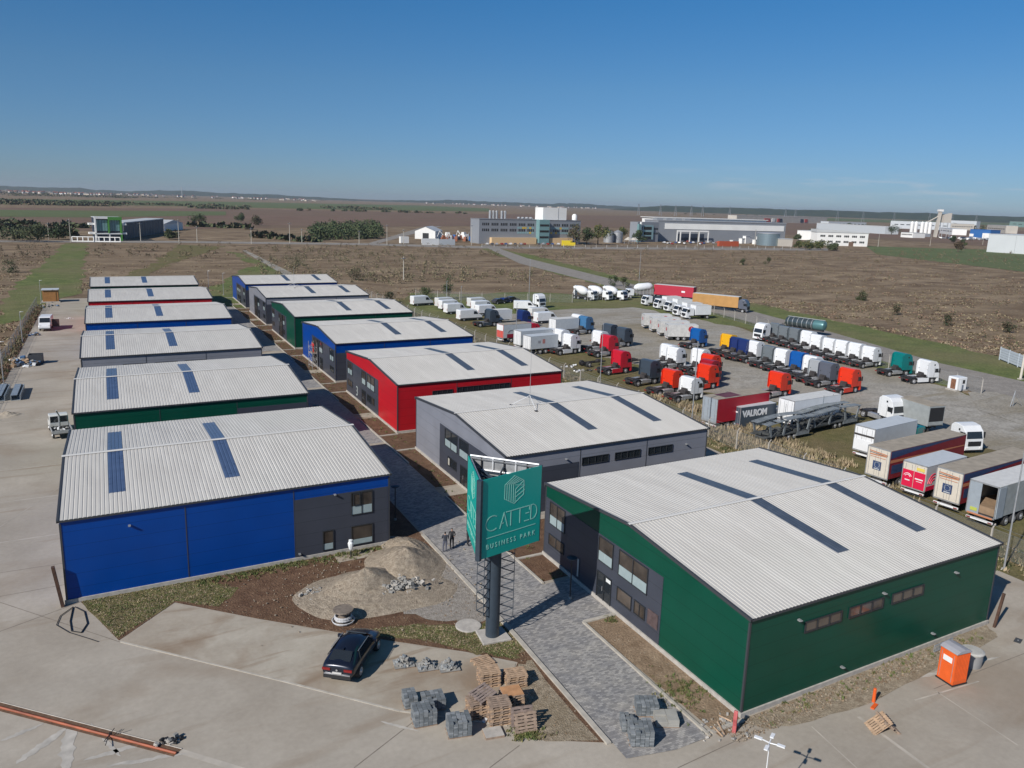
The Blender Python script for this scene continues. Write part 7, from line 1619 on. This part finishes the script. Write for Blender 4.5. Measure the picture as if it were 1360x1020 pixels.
for i, (p0, p1, h, m, lab, name) in enumerate([((1182, 303), (1262, 306), 15, M_palegrey, "long pale hall behind the silo plant", "far_hall"), ((1262, 305), (1293, 306), 13, M_fcr, "cream hall right behind the silo plant", "far_hall"), ((1310, 308), (1335, 310), 14, M_fcr, "cream building with small windows left of the far green hall", "far_building"), ((1340, 301), (1420, 305), 18, mat("far_green_hall", (.25, .38, .34), .5), "pale green far hall at the right edge", "far_hall"),
      ((1196, 315), (1212, 316), 6, M_fw, "small white store left of the silo plant", "far_store"), ((1248, 310), (1264, 312), 9, M_fw, "white box building at the foot of the silo plant's tower", "far_store"), ((1260, 302), (1296, 303.5), 18, M_palegrey, "grey flat roofed hall far behind the plant", "far_hall"), ((1100, 301), (1150, 302), 10, M_palegrey, "far grey shed behind the trees", "far_hall")]):
    a, an, L = frame(p0, p1); t = thing(name, lab, "building", a, an); b = block(t, "wall", 0, L, 0, 20, 0, h, m, M_fro); win_row(t, b, L * .05, L * .95, 9, h * .5, h * .5 + 1.6)
a, an, L = frame((1287, 317), (1314, 318.5)); t = thing("blue_building", "bright blue building with a white sign left of the large white hall", "building", a, an); b = block(t, "wall", 0, L, 0, 20, 0, 12, M_fbl, M_fbl); MB().box(L * .65, L * 1.02, -1, -.01, 1, 8, M_fw).build("white_sign", b); MB().box(0, L * .2, -.6, -.01, 3, 6.5, M_fw).build("sign_panel", b)
a, an, L = frame((1310, 334.5), (1372, 338.5)); t = thing("white_warehouse", "large plain white warehouse at the right edge of the background", "building", a, an); b = block(t, "wall", 0, L, 0, 50, 0, 14.3, mat("far_bluish_white", (.55, .57, .58), .5, var=.03, vscale=.1), M_fro); MB().box(L * .60, L * .605, -.1, -.003, 0, 14, M_galv).build("joint", b)
# silo plant
base = G(1240, 315); t = thing("silo_plant", "cement plant with a cluster of white silos and a tall inclined tower", "industrial plant", base, -.5); t.scale = (.7, .7, .88)
for k in range(5): MB().lathe([(3.2, 5), (3.2, 20), (1.2, 22.5)], M_fw, n=14, c=(-44 + k * 7.6 + (4 if k > 1 else 0), 0, 0)).build("silo", t, smooth=True)
MB().box(-47, -8, -3, 3, 0, 5, M_fg).build("silo_base", t); MB().obox((4, 0, 19), (5, 5, 38), M_fcr, 0, R(6)).build("tower", t); MB().box(2, 10, -4, 4, 38, 41, M_fw).build("tower_head", t); MB().prof([(12, 22), (26, 22), (26, 36), (12, 33)], -5, 5, M_fcr).build("hopper", t)
q = MB()
for x in (12, 26):
    for y in (-5, 5): q.bar((x, y, 0), (x, y, 22), .6, M_galv, 4)
q.bar((-20, 0, 20), (4, 0, 31), .9, M_fcr, 5); q.build("steelwork", t)
# yard clutter of the plant
tag(rubble("plant_clutter", lambda r_: (r_.uniform(-20, 60), r_.uniform(-20, 20), 1.0), 60, 1.5, 4.0, [M_fw, M_fg, M_fd], 72, None, G(1275, 318)), "clutter of vehicles and white gear between the silo plant and the blue building", "machinery")
# parasol and small things left of the large hall
for px, lab in ((834, "left one of two small cream tent roofs by the round dark tree"), (842, "right one of two small cream tent roofs by the round dark tree")):
    t = thing("cream_tent", lab, "tent", G(px, 324), 0, "small cream tents"); MB().lathe([(3.4, 3.0), (.1, 5.2)], M_fcr, n=6).build("roof", t); q = MB()
    for k in range(6): q.bar((3.2 * math.cos(k * 1.047), 3.2 * math.sin(k * 1.047), 0), (3.2 * math.cos(k * 1.047), 3.2 * math.sin(k * 1.047), 3), .12, M_galv, 4)
    q.build("poles", t)
# road fence posts along the main road
fence("panel_fence", "thin pale fence along the main road in front of the office block and halls", [G(640, 328.5), G(860, 329.5), G(1050, 331)], 1.8, 8.0, M_fw, pr=.1)

# utility poles
M_pole = mat("concrete_pole", (.45, .42, .36), .8)
def upole(h):
    t = thing("utility_pole", "", "utility pole"); MB().bar((0, 0, 0), (0, 0, h), .2, M_pole, 6, .12).build("pole", t); MB().bar((-1.2, 0, h - .6), (1.2, 0, h - .6), .12, M_galv, 4).build("crossarm", t); return t
for (px, py, h, lab) in [(65, 318, 9, "utility pole left of the green framed office"), (94, 322, 12, "taller utility pole at the left end of the concrete frame fence"), (187, 320, 10, "thin utility pole in front of the dark hall"), (238, 324, 13, "thick utility pole right of the dark hall"), (262, 322, 9, "utility pole just right of the thick one"), (334, 324, 9, "small utility pole above the far blue shed"), (385, 323, 12, "tall utility pole left of the grove"),
    (401, 322, 8, "short utility pole beside the tall one left of the grove"), (477, 324, 8, "short utility pole right of the grove"), (514, 325, 12, "tall utility pole left of the white gabled hall"), (626, 326, 13, "tall utility pole at the left corner of the grey office block"), (536, 324, 9, "utility pole by the white container"), (926, 327, 12, "thin pole in front of the entrance frame of the large hall"), (1002, 327, 13, "thin pole left of the big round tank"), (1166, 328, 11, "thick pole right of the white two storey building"), (1235, 327, 11, "pole below the silo plant"), (1305, 325, 10, "pole beside the blue building"), (536, 372, 8, "thin pole in the brown field above the dark green shed")]:
    spawn(('up', h), lambda: upole(h), lab, G(px, py), 0.5, "utility poles in the background")
# pylons far away
def pylon():
    t = thing("power_pylon", "", "pylon"); q = MB()
    for s in (-1, 1):
        for w in (-1, 1): q.bar((s * 4, w * 4, 0), (s * .6, w * .6, 38), .5, M_galv, 3)
    for z in (26, 32, 37): q.bar((-7, 0, z), (7, 0, z), .5, M_galv, 3)
    for k in range(6): z = k * 6; w0, w1 = 4 - z / 38 * 3.4, 4 - (z + 6) / 38 * 3.4; q.bar((-w0, -w0, z), (w1, -w1, z + 6), .3, M_galv, 3); q.bar((w0, -w0, z), (-w1, -w1, z + 6), .3, M_galv, 3)
    q.build("lattice", t); return t
px_l = [848, 877, 897, 918, 933, 969, 1043, 1056, 1112, 1146, 1187, 1234, 1264, 1296]
for i, px in enumerate(px_l):
    d = G(px, 281.6 + (px - 848) * .0315); spawn('pyl', pylon, "faint power pylon before the forest, " + ["above the left end of the large hall", "second from the left", "third from the left", "above the white entrance frame", "right of the entrance frame one", "above the middle of the large hall", "left one of the pair above the far warehouse", "right one of the pair above the far warehouse", "above the white two storey building", "above the trees behind the white building", "left of the silo plant", "nearest left of the silo tower", "just right of the silo tower", "above the cream hall right of the plant"][i], d * .62, .6, "power pylons before the forest") if d.z > -1 else None

# ================================================================== HORIZON: hills, forest, town
def ridge(name, az0, az1, dist, h, depth, m, seed, nx=160, base=-1.0, taper=.12, rough=.25):
    mb = MB(); V = []; rows = [(0, 0), (.25, .75), (.5, 1.0), (1.0, .9)]
    for j, (dd, hh) in enumerate(rows):
        for k in range(nx + 1):
            s = k / nx; a = R(az0 + (az1 - az0) * s); e = min(1, s / taper, (1 - s) / taper); f = (1 + rough * (_ns.noise((s * 9, seed, 0)) + .5 * _ns.noise((s * 40, seed, 1)) + .25 * _ns.noise((s * 130, seed, 2))))
            r_ = dist + depth * dd; V.append((r_ * math.sin(a), r_ * math.cos(a), base + h * hh * f * e))
    F = [(j * (nx + 1) + k, j * (nx + 1) + k + 1, (j + 1) * (nx + 1) + k + 1, (j + 1) * (nx + 1) + k) for j in range(len(rows) - 1) for k in range(nx)]
    return mb.add(V, F, m).build(name, recalc=False, smooth=False)
M_forest = ground_mat("forest_canopy", ((.022, .036, .018), (.045, .062, .026), (.035, .045, .022)), (.002, .01, .05), bump=0.0)
tag(ridge("forest", 36, 75, 6200, 47, 1200, M_forest, 3, 260, taper=.10, rough=.16), kind='stuff')
tag(ridge("hills", -14, 22, 9000, 40, 2500, M_forest, 6, 200, taper=.25, rough=.45), kind='structure')
tag(ridge("hills", 18, 44, 9500, 40, 2500, M_forest, 9, 160, taper=.3, rough=.5), kind='structure')
tag(ridge("hills", -40, -8, 8500, 30, 2500, M_forest, 12, 160, taper=.3, rough=.5), kind='structure')
# hedges and tree belts in the middle distance
r = random.Random(31); sp = []
for (x0, y0, x1, y1, n, w, h) in [(-20, 266.5, 330, 275, 70, 16, 4), (0, 271, 160, 273.5, 60, 20, 5), (170, 262, 640, 270, 60, 30, 5), (0, 256.5, 400, 262, 130, 26, 9), (0, 259, 180, 263, 60, 26, 9), (250, 276, 330, 278, 22, 8, 4), (0, 298, 120, 303, 22, 5, 3), (380, 279, 640, 284, 30, 7, 4), (0, 306, 110, 314, 30, 4, 3), (240, 300, 330, 304, 16, 5, 3.5), (430, 276.5, 520, 278.5, 30, 24, 6), (340, 315, 420, 322, 22, 4, 3), (900, 284, 1010, 288, 10, 8, 7), (1190, 300, 1330, 306, 50, 10, 10)]:
    for _ in range(n):
        s = r.random(); p = G(x0 + (x1 - x0) * s, y0 + (y1 - y0) * s + r.uniform(-.7, .7)); sp.append((p.x, p.y, w * r.uniform(.6, 1.3), h * r.uniform(.5, 1.2)))
scatter_mass("tree_belts", sp, [M_leaf[0], M_leaf[1], M_leaf[2]], 33, 4.0, 40)
# town houses
M_h = [M_fw, mat("far_cream_house", (.6, .52, .42), .7), mat("far_grey_house", (.4, .4, .4), .7)]; M_tr = [mat("red_tiles", (.25, .08, .05), .8), mat("grey_tiles", (.2, .19, .18), .8)]
def house(k):
    t = thing("town_house", "", "house"); w, d, h = [(15, 11, 7), (24, 12, 6.5), (11, 10, 8)][k % 3]; MB().box(-w / 2, w / 2, -d / 2, d / 2, 0, h, M_h[k % 3]).build("wall", t)
    MB().prof([(-w / 2 - 1, h), (w / 2 + 1, h), (w / 2 - 4, h + 4), (-w / 2 + 4, h + 4)], -d / 2 - .5, d / 2 + .5, M_tr[k % 2]).build("roof", t); return t
r = random.Random(41)
zones = [(0, 150, 4600, 6200, 75, "one of the tiny pale houses of the distant town at the left horizon"), (150, 420, 5200, 7800, 60, "one of the tiny houses scattered along the horizon above the sheds"), (560, 800, 7200, 8800, 50, "one of the tiny pale houses on the horizon above the grey office block")]
for x0, x1, d0, d1, n, lab in zones:
    for i in range(n):
        px = r.uniform(x0, x1); v = FW * CF + RT * (px - 680.0) + UP * (510.0 - 280); v.z = 0; v.normalize(); dd = r.uniform(d0, d1); k = r.randrange(3)
        spawn(('house', k), lambda: house(k), lab, Vector((v.x * dd, v.y * dd, 0 if dd < 8400 else 0)), r.uniform(0, 3), lab.replace("one of the ", ""))
# chimney on the left horizon
v = FW * CF + RT * (242 - 680.0) + UP * 250; v.z = 0; v.normalize(); t = thing("radio_mast", "thin mast standing on the left horizon", "mast", v * 5500); MB().bar((0, 0, 0), (0, 0, 62), 2.6, M_galv, 6, 1.8).build("shaft", t)

# ================================================================== AIR
hz = MB().box(-19000, 19000, -19000, 19000, -1.2, 120, None) if 0 else None
bm = bmesh.new(); bmesh.ops.create_cube(bm, size=1.0); me = bpy.data.meshes.new("haze")
for v_ in bm.verts: v_.co = Vector((v_.co.x * 26000, v_.co.y * 26000, -1.2 + (v_.co.z + .5) * 96.2))
bm.to_mesh(me); bm.free(); hz = bpy.data.objects.new("haze", me); C.objects.link(hz); tag(hz, kind='stuff')
hm = bpy.data.materials.new("haze_air"); hm.use_nodes = True; n = hm.node_tree.nodes; n.remove(n["Principled BSDF"]); pv = n.new("ShaderNodeVolumePrincipled"); pv.inputs['Color'].default_value = (.80, .87, .96, 1); pv.inputs['Density'].default_value = 0.000055; pv.inputs['Anisotropy'].default_value = .2
hm.node_tree.links.new(pv.outputs[0], n["Material Output"].inputs['Volume']); me.materials.append(hm)
